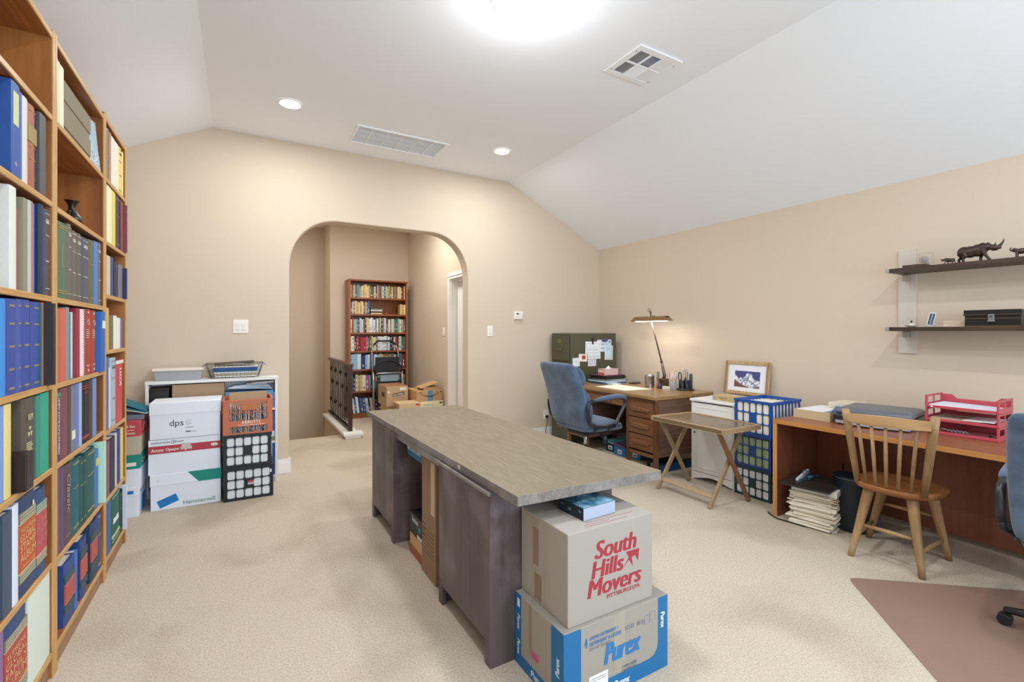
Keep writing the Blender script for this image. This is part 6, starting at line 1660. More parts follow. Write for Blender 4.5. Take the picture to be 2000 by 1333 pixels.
crate_x(3.585, 3.97, 2.150, 2.462, .001, .245, CGR, 'bottom dark green plastic crate under the blue crates', mat('#dfe1e6', .7, vary=.1, vscale=30), 'white papers packed in the bottom dark green crate')
crate_x(3.582, 3.97, 2.148, 2.460, .246, .512, CBD, 'middle blue plastic crate in the stack beside the cherry desk', mat('#9fb58a', .7, vary=.2, vscale=10), 'pale green folders packed in the middle blue crate')
crate_x(3.575, 3.98, 2.140, 2.450, .5125, .790, CBL, 'bright blue plastic crate on top of the stack beside the cherry desk', mat('#ece5d2', .7, vary=.06, vscale=10), 'cream and white papers packed in the top blue crate', True)

# ================================================================ OFFICE CHAIRS (blue suede)
SUEDE = mat('#4d6079', .95, spec=.15, sheen=.35, vary=.4, vscale=8, bump=.3, bscale=300); CHB = mat('#23272c', .35, spec=.5)
def squircle(cx, cz, hw, hz, e=4, n=28):
    o = []
    for i in range(n):
        t = 2 * math.pi * i / n; c, s = math.cos(t), math.sin(t)
        o.append((cx + hw * math.copysign(abs(c) ** (2 / e), c), cz + hz * math.copysign(abs(s) ** (2 / e), s)))
    return o
def office_chair(label):
    """local: seat faces +x, origin on the floor under the gas lift"""
    t = thing('office_chair', label, 'office chair', (0, 0, 0), 'blue upholstered office chairs')
    # backrest: horizontal rounded sections swept up the lean
    rings = []
    for z, x, hw, th in ((.455, -.150, .215, .03), (.47, -.175, .250, .055), (.55, -.200, .258, .062), (.66, -.220, .262, .060), (.78, -.250, .262, .058), (.90, -.290, .256, .060), (.98, -.325, .250, .065), (1.03, -.345, .243, .060), (1.052, -.350, .225, .040), (1.058, -.350, .19, .015)):
        rings.append([(x + a, b, z - a * .25) for a, b in squircle(0, 0, th, hw, 3.2)])
    MB().loft(rings).build('backrest', SUEDE, t, sub=1)
    # head cushion and lumbar cushion on the front of the backrest
    rr = []
    for z, x, hw, th in ((.84, -.225, .19, .02), (.86, -.215, .225, .055), (.92, -.222, .235, .065), (.98, -.25, .230, .065), (1.025, -.285, .22, .05), (1.04, -.30, .19, .02)):
        rr.append([(x + a, b, z) for a, b in squircle(0, 0, th, hw, 3)])
    MB().loft(rr).build('head_cushion', SUEDE, t, sub=1)
    rr = []
    for z, x, hw, th in ((.50, -.13, .20, .02), (.54, -.125, .235, .05), (.66, -.145, .24, .055), (.78, -.175, .235, .05), (.82, -.19, .2, .02)):
        rr.append([(x + a, b, z) for a, b in squircle(0, 0, th, hw, 3)])
    MB().loft(rr).build('lumbar_cushion', SUEDE, t, sub=1)
    # seam piping round the back shell
    m = MB(); m.tube([(-.350 - .002, -.243, 1.02), (-.356, -.12, 1.035), (-.358, 0, 1.040), (-.356, .12, 1.035), (-.352, .243, 1.02)], .004, 6); m.build('piping', mat('#4a5c74', .9), t)
    # seat
    rings = []
    for x, hw, th, dz in ((-.20, .20, .02, .0), (-.185, .235, .045, 0), (-.05, .252, .055, .0), (.10, .256, .058, .0), (.20, .250, .058, -.004), (.262, .235, .045, -.018), (.285, .20, .018, -.03)):
        rings.append([(x, a, .462 + dz + b) for a, b in squircle(0, 0, hw, th, 3.2)])
    MB().loft(rings).build('seat', SUEDE, t, sub=1)
    m = MB().tube([(-.18, -.246, .470), (0, -.258, .474), (.18, -.257, .470), (.255, -.235, .455), (.27, 0, .452), (.255, .235, .455), (.18, .257, .470), (0, .258, .474), (-.18, .246, .470)], .004, 6); m.build('piping', mat('#4a5c74', .9), t)
    MB().box(-.14, .15, -.12, .12, .375, .408).build('tilt_mechanism', CHB, t, bevel=.01)
    MB().tube([(.04, -.15, .388), (.06, -.20, .36), (.065, -.205, .30)], [.006, .022, .025], 12).build('tilt_knob', CHB, t)
    for s in (-1, 1):
        y = s * .285
        a = MB()
        a.tube([(-.205, y, .545), (-.222, y, .61), (-.225, y, .67), (-.205, y, .705), (-.12, y, .725), (.10, y, .735), (.205, y, .725), (.240, y, .690), (.232, y, .655), (.12, y, .50), (.085, y, .470)], [.016, .017, .017, .016, .014, .014, .015, .017, .018, .016, .015], 10)
        a.tube([(.11, y, .482), (-.02, y, .478), (-.14, y, .492), (-.190, y, .520), (-.207, y, .560)], [.016, .018, .018, .017, .016], 10)
        a.tube([(.06, y * .72, .412), (.07, y, .475)], .015, 8).tube([(-.10, y * .72, .412), (-.10, y, .485)], .015, 8)
        arm = a.build('armrest', CHB, t)
        pr = []
        for x, z, hw, hh in ((-.15, .722, .012, .006), (-.14, .728, .024, .015), (-.02, .742, .030, .020), (.12, .748, .032, .021), (.20, .744, .030, .020), (.238, .725, .024, .016), (.25, .705, .012, .008)):
            pr.append([(x, y + a_, z + b_) for a_, b_ in squircle(0, 0, hw, hh, 2.6, 16)])
        MB().loft(pr).build('arm_pad', SUEDE, arm, sub=1)
    MB().tube([(0, 0, .10), (0, 0, .24)], .027, 16).build('gas_sleeve', CHB, t); MB().tube([(0, 0, .23), (0, 0, .38)], .018, 16).build('gas_lift', CHROME, t)
    hub = MB().tube([(0, 0, .065), (0, 0, .125)], .045, 20).build('hub', CHB, t)
    for i in range(5):
        a = math.radians(i * 72 + 20); c, s = math.cos(a), math.sin(a)
        l = MB().tube([(.035 * c, .035 * s, .105), (.18 * c, .18 * s, .090), (.305 * c, .305 * s, .068)], [.026, .021, .015], 10).build('leg', CHB, t)
        px, py = .305 * c, .305 * s; m = MB()
        m.tube([(px, py, .045), (px, py, .075)], .008, 8)
        for q in (-1, 1):
            ax = Vector((-s, c, 0)); c0 = Vector((px, py, .027)) + ax * q * .014
            m.tube([c0 - ax * .010, c0 + ax * .010], .026, 16)
        m.build('caster', mat('#14161a', .3, spec=.6), l, bevel=.003)
    return t
ch = office_chair('blue suede office chair pulled up to the oak desk')
ch.location = (2.885, 3.55, 0); ch.rotation_euler.z = math.radians(2)
c2 = copy_tree(ch); c2['label'] = 'blue suede office chair cut off by the right edge, on the brown mat'
c2.location = (3.062, .420, .0045); c2.rotation_euler.z = math.radians(4); c2.scale = (1, 1, .96)

# ================================================================ CHAIR MAT
ft_ = [(2.868, 1.292), (3.60, .690), (2.95, -.13), (2.18, .60)]
m = MB(); P2 = []
for i in range(4):
    p = Vector(ft_[i]); a = Vector(ft_[i - 1]); b = Vector(ft_[(i + 1) % 4])
    for f in (1, .6, .3, 0):
        pass
    da = (a - p).normalized() * .05; db = (b - p).normalized() * .05
    P2 += [tuple(p + da), tuple(p + da * .35 + db * .12), tuple(p + da * .12 + db * .35), tuple(p + db)]
m.prism(P2, 'xy', .0005, .0035)
solo('chair_mat', m, mat('#8f7567', .42, spec=.45, vary=.05, vscale=3), 'flat brown plastic chair mat on the carpet in the lower right corner', 'mat', (2.95, .6, .0005), fixn=True)

# ================================================================ CHERRY COMPUTER DESK
CHT = wood('cherry_top', '#7d4830', '#9c6242', 'y', .3, 7, 1.0, spec=.5); CHV = wood('cherry_panel', '#6c3d2b', '#8b543e', 'z', .35, 6, .9, rings=3); CHE = wood('cherry_edge', '#a8703a', '#c18a4e', 'y', .35, 9)
CHEV = wood('cherry_edge_upright', '#b07a45', '#c8955a', 'z', .35, 9)
cd = thing('computer_desk', 'cherry veneer computer desk along the right wall', 'desk', (3.8, 1.2, 0))
kx0, kx1, ky0, ky1, kz = 3.376, 4.16, .02, 2.012, .705
MB().box(kx0 + .004, kx1, ky0, ky1, kz - .030, kz).build('desktop', CHT, cd)
MB().box(kx0, kx0 + .004, ky0, ky1, kz - .030, kz).build('front_edge', CHE, cd, bevel=.001)
for ya in (ky1 - .030, ky0):
    sp = MB().box(kx0 + .006, kx1 - .02, ya, ya + .030, .001, kz - .030).build('side_panel', CHV, cd)
    MB().box(kx0 + .002, kx0 + .006, ya, ya + .030, .001, kz - .030).build('front_edge', CHEV, sp, bevel=.001)
MB().box(3.945, 3.963, ky0 + .03, ky1 - .03, .045, kz - .030).build('modesty_panel', CHV, cd)
m = MB().tube([(3.93, ky1 - .05, kz - .045), (3.944, ky1 - .05, kz - .045)], .006, 8); m.build('connector', STEEL, cd)

# on the desk: carton lid tray, thin box, printer, letter trays
KZ = kz + .0005
t = thing('open_carton', 'shallow open kraft carton of papers at the left end of the cherry desk', 'box', (3.80, 1.80, KZ))
a0 = onZ(1557, 816, KZ); 
m = MB(); bx_ = (3.60, 3.98, 1.735, 1.985)
m.box(bx_[0], bx_[0] + .004, bx_[2], bx_[3], KZ, KZ + .062).box(bx_[1] - .004, bx_[1], bx_[2], bx_[3], KZ, KZ + .062).box(bx_[0], bx_[1], bx_[2], bx_[2] + .004, KZ, KZ + .062).box(bx_[0], bx_[1], bx_[3] - .004, bx_[3], KZ, KZ + .062).box(bx_[0], bx_[1], bx_[2], bx_[3], KZ, KZ + .004)
m.build('tray', mat('#c4ae8c', .8), t)
solo('papers', MB().box(bx_[0] + .008, bx_[1] - .01, bx_[2] + .06, bx_[3] - .008, KZ + .005, KZ + .060), mat('#e5e6ea', .7), 'white papers filling the shallow kraft carton', 'papers', (3.8, 1.85, KZ + .005), bevel=.002)
solo('folder', MB().obox((3.80, 1.775, KZ + .067), Vector((.95, .3, .04)).normalized(), Vector((-.3, .95, 0)).normalized(), Z_, .12, .025, .005), mat('#2f5f9c', .5), 'crumpled blue folder in the shallow kraft carton', 'folder', (3.8, 1.73, KZ + .045), bevel=.002)
t = thing('thin_carton', 'cream flat box with printed side resting on the kraft carton', 'box', (3.95, 1.72, KZ + .063))
MB().box(3.88, 4.10, 1.715, 1.88, KZ + .063, KZ + .103).build('body', mat('#d5ceb8', .6), t, bevel=.001)
m = MB(); write(m, 'FULL WIDTH PAPER', (3.8794, 1.86, KZ + .072), (0, -1, 0), Z_, .09, .008, 0, .01); m.box(3.8792, 3.88, 1.735, 1.76, KZ + .072, KZ + .094); m.build('lettering', mat('#8d8674', .6), t)
# printer
pr = thing('printer', 'dark grey flatbed printer with a silver base on the cherry desk', 'printer', (3.80, 1.52, KZ))
PG = mat('#5d626c', .35, spec=.5); PGD = mat('#24262c', .3, spec=.55)
q0 = Vector((3.560, 1.700, 0)); q1 = Vector((3.620, 1.300, 0)); pu = (q1 - q0).normalized(); pn = Vector((-pu.y, pu.x, 0)); pn = pn if pn.x > 0 else -pn
PWd = .43; PD = .42
def pp(a, d, z): 
    p = q0 + pu * a + pn * d; return (p.x, p.y, KZ + z)
def slab(z0, z1, ins, m, bulge=.04):
    for z in ((z0, z1),):
        pts = []
        for i in range(9):
            f = i / 8; pts.append((ins + (PWd - 2 * ins) * f, ins - bulge * math.sin(math.pi * f)))
        pts += [(PWd - ins, PD - ins), (ins, PD - ins)]
        k = len(pts); vs = [pp(a, d, z0) for a, d in pts] + [pp(a, d, z1) for a, d in pts]
        m.add(vs, [list(range(k))[::-1], list(range(k, 2 * k))] + [(i, (i + 1) % k, k + (i + 1) % k, k + i) for i in range(k)])
    return m
slab(.008, .035, .012, MB()).build('silver_base', mat('#b9c0cc', .35, .3), pr, bevel=.006, fixn=True)
slab(.001, .010, .03, MB()).build('feet', PGD, pr, fixn=True)
slab(.035, .072, .002, MB()).build('body', PGD, pr, bevel=.008, fixn=True)
m = MB(); ks = []
for (z, ins, dz) in ((.072, .012, 0), (.086, .006, 0), (.104, .012, 0), (.114, .035, 0), (.119, .09, 0)):
    pts = [(ins, ins + .03), (PWd * .25, ins + .012), (PWd * .5, ins), (PWd * .75, ins + .012), (PWd - ins, ins + .03), (PWd - ins, PD - ins), (PWd * .5, PD - ins), (ins, PD - ins)]
    ks.append([pp(a, d, z) for a, d in pts])
m.loft(ks, smooth=False).build('scanner_lid', PG, pr, bevel=.004, fixn=True)
m = MB()
for i in range(4): m.add([pp(.05 + i * .02, .02, .0735), pp(.06 + i * .02, .02, .0735), pp(.06 + i * .02, .03, .0735), pp(.05 + i * .02, .03, .0735)], [(0, 1, 2, 3)])
m.build('button', CHROME, pr)

# red letter trays: three stacked, each its own thing
REDP = mat('#b74a55', .35, spec=.45)
def letter_tray(z0, label):
    t = thing('letter_tray', label, 'letter tray', (3.92, 1.10, z0), 'red stacking letter trays')
    x0, x1, y0, y1 = 3.765, 4.02, .925, 1.255
    MB().box(x0, x1, y0, y1, z0 + .004, z0 + .008).build('floor_panel', REDP, t)
    MB().box(x0 - .003, x0 + .004, y0, y1, z0 + .001, z0 + .018).build('front_lip', REDP, t, bevel=.0015)
    m = MB().prism([(y0, z0 + .004), (y1, z0 + .004), (y1, z0 + .070), (y1 - .05, z0 + .070), (y1 - .075, z0 + .046), (y0 + .075, z0 + .046), (y0 + .05, z0 + .070), (y0, z0 + .070)], 'yz', x1 - .004, x1); m.build('back_wall', REDP, t, fixn=True)
    for ys in (y0, y1 - .004):
        m = MB()
        for (xa, xb) in ((x0, x0 + .025), (x1 - .03, x1)): m.box(xa, xb, ys, ys + .004, z0, z0 + .078)
        m.box(x0, x1, ys, ys + .004, z0, z0 + .030).box(x0, x1, ys, ys + .004, z0 + .066, z0 + .078)
        m.box(x0 + .11, x0 + .125, ys, ys + .004, z0, z0 + .078)
        m.build('side_wall', REDP, t, bevel=.001)
        MB().box(x0 - .004, x0 + .010, ys - .003, ys + .007, z0 + .001, z0 + .0785).build('corner_post', REDP, t, bevel=.002)
        m = MB(); yp = ys - .001 if ys == y0 else ys + .0045
    m = MB().box(x0 - .0045, x0 - .003, y1 - .035, y1 - .025, z0 + .006, z0 + .015); m.build('white_clip', WHITE, t)
    return t
LZ = [KZ, KZ + .0795, KZ + .159]
names = ['bottom', 'middle', 'top']
for i in range(3): letter_tray(LZ[i], f'{names[i]} red plastic letter tray of the stack on the cherry desk')
solo('papers', MB().obox((3.885, 1.09, LZ[2] + .015), X_, Vector((0, 1, .02)).normalized(), Z_, .118, .150, .004), mat('#e2e2ee', .7), 'white sheets lying in the top red letter tray', 'papers', (3.9, 1.09, LZ[2] + .009))
solo('magazines', MB().obox((3.885, 1.12, LZ[1] + .016), X_, Y_, Z_, .112, .115, .006), mat('#b9a99b', .7, vary=.15, vscale=60), 'pile of grey printed papers in the middle red letter tray', 'papers', (3.9, 1.12, LZ[1] + .01))
solo('papers', MB().obox((3.870, 1.01, LZ[1] + .026), X_, Vector((0, 1, -.03)).normalized(), Z_, .108, .07, .002), mat('#ece6e6', .7), 'white sheet on the right half of the middle red tray', 'papers', (3.9, 1.01, LZ[1] + .02))
m = MB(); rnd = random.Random(4)
for i in range(7):
    y = 1.065 + i * .018; m.tube([(3.80, y, LZ[0] + .020 + rnd.random() * .008), (3.815, y + .02, LZ[0] + .030), (3.83, y + .03, LZ[0] + .018)], .0035, 6)
solo('cable_bundle', m, mat('#c9cdd2', .15, trans=.5, alpha=.8), 'clear plastic cable bundle in the bottom red letter tray', 'cable', (3.81, 1.12, LZ[0] + .018))
solo('binder_clip', MB().prism([(.955, LZ[0] + .0185), (.975, LZ[0] + .0185), (.965, LZ[0] + .036)], 'yz', 3.79, 3.81), mat('#2a2418', .4), 'small dark clip at the right of the bottom red tray', 'clip', (3.8, .965, LZ[0] + .0185))

# ---- under the desk: newspaper pile, album on top, bin, cord
sc0 = Vector((3.53, 1.782, 0)); rnd = random.Random(21)
z = .001; i = 0
while z < .235:
    h = rnd.uniform(.006, .012); a = rnd.uniform(-.16, .10) + .25
    xd = Vector((math.cos(a), math.sin(a), 0)); yd = Vector((-xd.y, xd.x, 0))
    m = MB().obox(sc0 + Vector((rnd.uniform(-.012, .012), rnd.uniform(-.012, .012), z + h / 2)), xd, yd, Z_, rnd.uniform(.150, .165), rnd.uniform(.125, .14), h / 2)
    solo('newspaper', m, mat(rnd.choice(['#dcd2bd', '#e4dccb', '#cfc3ab', '#d6cdbc']), .85), 'folded cream newspaper in the pile under the cherry desk', 'newspaper', sc0 + Vector((0, 0, z)), 'newspapers piled under the cherry desk', bevel=.002)
    z += h + .0004
t = thing('ring_binder', 'white ring binder on the newspaper pile under the cherry desk', 'binder', sc0 + Vector((0, 0, z)))
xd = Vector((.97, .24, 0)).normalized(); yd = Vector((-xd.y, xd.x, 0))
MB().obox(sc0 + Vector((.01, -.01, z + .018)), xd, yd, Z_, .160, .135, .018).build('cover', mat('#d7d6cf', .5), t, bevel=.002)
m = MB(); cpt = sc0 + Vector((.01, -.01, z + .018)) - xd * .161; m.tube([cpt + yd * -.08 + Z_ * .01 * math.cos(q) + yd * .012 * math.sin(q) for q in [k * .5 for k in range(8)]], .0015, 5); m.build('ring', STEEL, t)
z += .0368
solo('album', MB().obox(sc0 + Vector((-.03, .01, z + .007)), Vector((.98, .17, 0)).normalized(), Vector((-.17, .98, 0)).normalized(), Z_, .190, .150, .007), mat('#2b2724', .35), 'dark brown album lying on top of the newspaper pile', 'album', sc0 + Vector((0, 0, z)), bevel=.003)
z += .0145
solo('envelope', MB().obox(sc0 + Vector((.0, .10, z + .012)), Vector((.98, .17, .12)).normalized(), Vector((-.17, .98, 0)).normalized(), Z_, .11, .008, .014), mat('#c7ccd0', .4), 'thin pale envelope edge behind the cord on the dark album', 'envelope', sc0 + Vector((0, .1, z)))
cc = sc0 + Vector((0, .03, z + .004))
m = MB().tube([cc + Vector(p) for p in ((-.13, .02, 0), (-.08, .04, .004), (-.04, .0, .008), (.0, .03, .01), (.03, .01, .008), (.08, .04, .004), (.12, .0, .002))], .003, 6)
m.tube([cc + Vector(p) for p in ((-.02, .02, .006), (-.03, .05, .035), (-.01, .06, .055), (.02, .04, .04), (.03, .02, .012))], .003, 6).sphere(cc + Vector((.01, .02, .012)), (.03, .018, .010), 10)
solo('cable', m, mat('#2a5c78', .35), 'blue coiled cable on the dark album under the cherry desk', 'cable', cc)
m = MB(); q = [onZ(1500 + a / 3.332, 740 + b / 3.332, .006) for a, b in ((0, 868), (25, 890), (60, 910), (110, 925), (170, 942), (230, 960), (290, 970), (340, 970), (380, 958), (410, 935), (435, 905), (455, 880))]
q += [Vector((3.70, 1.66, .006)), Vector((3.80, 1.70, .01)), Vector((3.90, 1.78, .10)), Vector((3.92, 1.80, .35))]
m.tube(q, .0045, 8); solo('floor_cord', m, mat('#1b1a18', .5), 'black cord looping over the carpet in front of the newspapers', 'cord', q[3])
bc = Vector((3.615, 1.600, 0))
t = thing('waste_bin', 'tall black plastic waste bin under the cherry desk', 'bin', bc)
m = MB().lathe([(.001, .002), (.095, .002), (.100, .008), (.112, .345), (.116, .350), (.116, .358), (.110, .358), (.096, .012), (.001, .010)], bc, 40, caps=False)
m.build('body', mat('#1e2730', .35, spec=.45), t)
m = MB(); rnd = random.Random(8)
for i in range(7):
    m.sphere(bc + Vector((rnd.uniform(-.06, .06), rnd.uniform(-.06, .06), .31 + rnd.uniform(-.01, .02))), (.045, .04, .03), 8)
solo('bin_liner', m, mat('#3a3f44', .5, bump=.6, bscale=60), 'crumpled grey rubbish at the top of the black waste bin', 'rubbish', bc + Vector((0, 0, .28)))
solo('box', MB().box(3.64, 3.76, 1.49, 1.53, .001, .10), mat('#6a5f80', .5, vary=.4, vscale=120), 'small purple patterned box on the carpet behind the wooden chair leg', 'box', (3.7, 1.51, 0.001))

# ================================================================ WOODEN SPINDLE CHAIR
WO = wood('chair_oak', '#896b47', '#b39169', 'z', .38, 12, 1.1, rings=4); WOS = wood('chair_seat', '#704526', '#98643a', 'y', .33, 9, 1.0, rings=6); WOR = wood('chair_rail', '#84653f', '#b6936a', 'y', .38, 12, 1.1, rings=6)
wc_ = thing('wooden_chair', 'oak spindle back chair with splayed legs facing the cherry desk', 'chair', (3.39, 1.26, 0))
# seat: shield plan
sp = []
for i in range(40):
    t = 2 * math.pi * i / 40; c, s = math.cos(t), math.sin(t)
    e = 2.6
    x = 3.385 + .205 * math.copysign(abs(c) ** (2 / e), c); wy = .210 + .012 * c
    sp.append((x, 1.252 + wy * math.copysign(abs(s) ** (2 / e), s)))
m = MB(); rg = []
for z, k in ((.408, .90), (.412, .955), (.424, 1.0), (.440, 1.0), (.447, .975)):
    rg.append([(3.385 + (x - 3.385) * k, 1.252 + (y - 1.252) * k, z) for x, y in sp])
rg.append([(3.385 + (x - 3.385) * .80, 1.252 + (y - 1.252) * .80, .441) for x, y in sp]); rg.append([(3.385 + (x - 3.385) * .4, 1.252 + (y - 1.252) * .4, .434) for x, y in sp])
m.loft(rg).build('seat', WOS, wc_)
feet = {'bl': Vector((3.170, 1.412, 0)), 'br': Vector((3.202, 1.082, 0)), 'fr': Vector((3.600, 1.092, 0)), 'fl': Vector((3.552, 1.480, 0))}
tops = {'bl': Vector((3.265, 1.355, .415)), 'br': Vector((3.265, 1.150, .415)), 'fr': Vector((3.505, 1.145, .415)), 'fl': Vector((3.500, 1.365, .415))}
for k in feet:
    a, b = feet[k] + Vector((0, 0, .001)), tops[k]
    MB().tube([a, a.lerp(b, .15), a.lerp(b, .5), a.lerp(b, .75), a.lerp(b, .94), b], [.0155, .018, .0225, .0265, .0285, .026], 16).build('leg', WO, wc_)
def at_(k, f): return feet[k].lerp(tops[k], f)
def rod(a, b, r=.011): MB().tube([a, a.lerp(b, .5), b], [r * .8, r * 1.15, r * .8], 12).build('stretcher', WO, wc_)
rod(at_('bl', .46), at_('br', .46)); rod(at_('fl', .62), at_('fr', .62)); rod(at_('br', .30), at_('fr', .30)); rod(at_('bl', .30), at_('fl', .30))
# back posts and spindles
pa0, pa1 = Vector((3.235, 1.405, .44)), onX(1500 + 505 / 3.332, 740 + 200 / 3.332, 3.135)
pb0, pb1 = Vector((3.235, 1.085, .44)), onX(1500 + 1088 / 3.332, 740 + 260 / 3.332, 3.135)
for a, b in ((pa0, pa1), (pb0, pb1)): MB().tube([a, a.lerp(b, .3), a.lerp(b, .8), b], [.016, .019, .0215, .0205], 16).build('back_post', WO, wc_)
N = 6
for i in range(1, N):
    f = i / N; a = pa0.lerp(pb0, f) + Vector((-.035 * math.sin(math.pi * f), 0, 0)); b = pa1.lerp(pb1, f) + Vector((-.025 * math.sin(math.pi * f), 0, -.055))
    MB().tube([a, a.lerp(b, .5), b], [.0085, .0105, .008], 10).build('spindle', WO, wc_)
m = MB(); rg = []
for i in range(13):
    f = .03 + .94 * i / 12; p = pa1.lerp(pb1, f) + Vector((-.028 * math.sin(math.pi * f), 0, 0)); hh = .024 + .008 * math.sin(math.pi * f)
    zc = p.z - .045
    rg.append([(p.x - .011, p.y, zc - hh), (p.x + .011, p.y, zc - hh), (p.x + .007, p.y, zc + hh), (p.x - .010, p.y, zc + hh)])
m.loft(rg, smooth=False).build('crest_rail', WOR, wc_, bevel=.003, fixn=True)

# ================================================================ WALL SHELVES
SHW = wood('shelf_dark', '#2e2219', '#4a382a', 'y', .45, 10); SHU = mat('#8f8880', .5); BRK = mat('#cdc3b8', .5); BRC = mat('#b9b4ab', .3, .6)
def wall_shelf(zb, zt, label):
    t = thing('wall_shelf', label, 'shelf', (4.12, .9, zb), 'dark shelves on the right wall')
    MB().box(3.992, 4.243, .20, 1.536, zb, zt).build('board', SHW, t, bevel=.001)
    return t
wall_shelf(1.7615, 1.787, 'upper dark brown wall shelf carrying the rhino figures')
wall_shelf(1.348, 1.374, 'lower dark brown wall shelf carrying the black cash box')
t = thing('shelf_standard', 'white upright wall panel with metal brackets holding both dark shelves', 'shelf bracket', (4.25, 1.53, 1.183))
MB().box(4.244, XR - .0005, 1.470, 1.577, 1.183, 1.945).build('wall_panel', BRK, t, bevel=.001)
for zb, zt in ((1.7615, 1.787), (1.348, 1.374)):
    b = MB().box(3.995, 4.244, 1.537, 1.552, zb - .002, zt + .002).build('side_clip', BRC, t, bevel=.001)
    MB().box(4.205, 4.244, 1.500, 1.540, zb - .048, zb - .0005).build('bracket_block', BRC, t, bevel=.003)
    MB().box(3.990, 4.005, 1.537, 1.562, zb - .001, zt + .001).build('end_cap', BRC, t, bevel=.001)
# far standard
t = thing('shelf_standard', 'white upright wall panel beyond the right edge holding the shelf ends', 'shelf bracket', (4.25, .3, 1.183))
MB().box(4.244, XR - .0005, .22, .33, 1.183, 1.945).build('wall_panel', BRK, t, bevel=.001)

ZU, ZLW = 1.7873, 1.3743
BRZ = mat('#3a2a22', .38, .25, spec=.5, bump=.35, bscale=180); PEW = mat('#4a403a', .35, .6, bump=.4, bscale=300)
def rhino(name, label, c, L, mt, horns=True, big=True, vox=.0022, dirn=-1):
    """a walking rhino, length L along y, head towards dirn; one continuous body"""
    s = L; m = MB()
    def P(a, b, h): return Vector((c.x + b * s, c.y + dirn * a * s, c.z + h * s * 1.13))
    def ell(a, b, h, ra, rb, rh): m.sphere(P(a, b, h), (rb * s, ra * s, rh * s * 1.15), 16)
    # trunk: haunch, barrel, shoulder hump
    ell(-.30, 0, .270, .16, .120, .160); ell(-.15, 0, .270, .19, .135, .160); ell(.02, 0, .290, .18, .135, .165); ell(.13, 0, .330, .14, .120, .155)
    m.tube([P(-.30, 0, .28), P(.0, 0, .29), P(.16, 0, .34)], [.12 * s, .13 * s, .105 * s], 16)
    # neck and head, lowered then raised nose
    m.tube([P(.14, 0, .35), P(.25, 0, .355), P(.34, 0, .340)], [.125 * s, .105 * s, .086 * s], 16)
    m.tube([P(.30, 0, .340), P(.38, 0, .322), P(.46, 0, .312), P(.505, 0, .315)], [.088 * s, .074 * s, .064 * s, .050 * s], 14)
    m.sphere(P(.505, 0, .305), (.046 * s, .045 * s, .048 * s), 12)
    m.tube([P(.34, 0, .275), P(.46, 0, .265)], [.045 * s, .036 * s], 10)
    # horns
    m.tube([P(.490, 0, .345), P(.548, 0, .400), P(.588, 0, .470), P(.600, 0, .56)], [.045 * s, .034 * s, .021 * s, .006 * s], 10)
    m.tube([P(.400, 0, .375), P(.415, 0, .42), P(.420, 0, .465)], [.034 * s, .020 * s, .006 * s], 10)
    # ears
    for q in (-1, 1): m.tube([P(.255, q * .06, .40), P(.262, q * .075, .445), P(.268, q * .075, .475)], [.022 * s, .030 * s, .012 * s], 10)
    # tail
    m.tube([P(-.43, 0, .33), P(-.455, 0, .26), P(-.445, 0, .19)], [.016 * s, .010 * s, .009 * s], 8)
    # legs: fore leg reaching forward, others mid stride
    def leg(pts, rs): m.tube([P(*p) for p in pts], [r * s for r in rs], 12)
    leg([(.14, -.065, .28), (.20, -.072, .17), (.255, -.075, .08), (.300, -.075, .022), (.315, -.075, .002)], [.066, .048, .036, .036, .040])
    leg([(.12, .065, .28), (.09, .070, .16), (.07, .072, .07), (.075, .072, .002)], [.066, .048, .036, .040])
    leg([(-.30, -.07, .26), (-.24, -.075, .155), (-.30, -.075, .075), (-.28, -.075, .002)], [.088, .060, .036, .040])
    leg([(-.33, .07, .26), (-.36, .075, .15), (-.44, .075, .075), (-.425, .075, .002)], [.088, .056, .036, .040])
    return solo(name, m, mt, label, 'figurine', c, remesh=vox)
rhino('rhino_figurine', 'large dark bronze walking rhino figure on the upper wall shelf', Vector((4.026, 1.088, ZU)), .205, BRZ, vox=.0026)
rhino('rhino_figurine', 'tiny pewter rhino figure left of the large one on the upper shelf', Vector((4.012, 1.219, ZU)), .070, PEW, vox=.0011, dirn=1)
# elephant
def elephant(c, s, mt):
    m = MB()
    def P(a, b, h): return Vector((c.x + b * s, c.y - a * s, c.z + h * s))
    m.sphere(P(.05, 0, .40), (.18 * s, .27 * s, .20 * s), 16); m.sphere(P(.2, 0, .40), (.16 * s, .2 * s, .18 * s), 16)
    m.sphere(P(-.26, 0, .50), (.13 * s, .14 * s, .15 * s), 14)
    m.tube([P(-.30, 0, .50), P(-.44, 0, .50), P(-.50, 0, .58), P(-.46, 0, .66), P(-.38, 0, .68)], [.08 * s, .055 * s, .042 * s, .034 * s, .026 * s], 10)
    for q in (-1, 1):
        m.sphere(P(-.17, q * .13, .48), (.03 * s, .10 * s, .13 * s), 10)
        m.tube([P(-.34, q * .06, .43), P(-.44, q * .07, .40)], [.018 * s, .008 * s], 6)
        m.tube([P(-.14, q * .09, .34), P(-.15, q * .10, .15), P(-.15, q * .10, .003)], [.085 * s, .06 * s, .065 * s], 10)
        m.tube([P(.27, q * .09, .34), P(.29, q * .10, .15), P(.27, q * .10, .003)], [.09 * s, .06 * s, .065 * s], 10)
    m.tube([P(.38, 0, .46), P(.42, 0, .28)], [.02 * s, .012 * s], 6)
    return solo('elephant_figurine', m, mt, 'small dark elephant figure with raised trunk on the upper wall shelf', 'figurine', c, remesh=.0012)
elephant(Vector((4.022, .896, ZU)), .088, PEW)
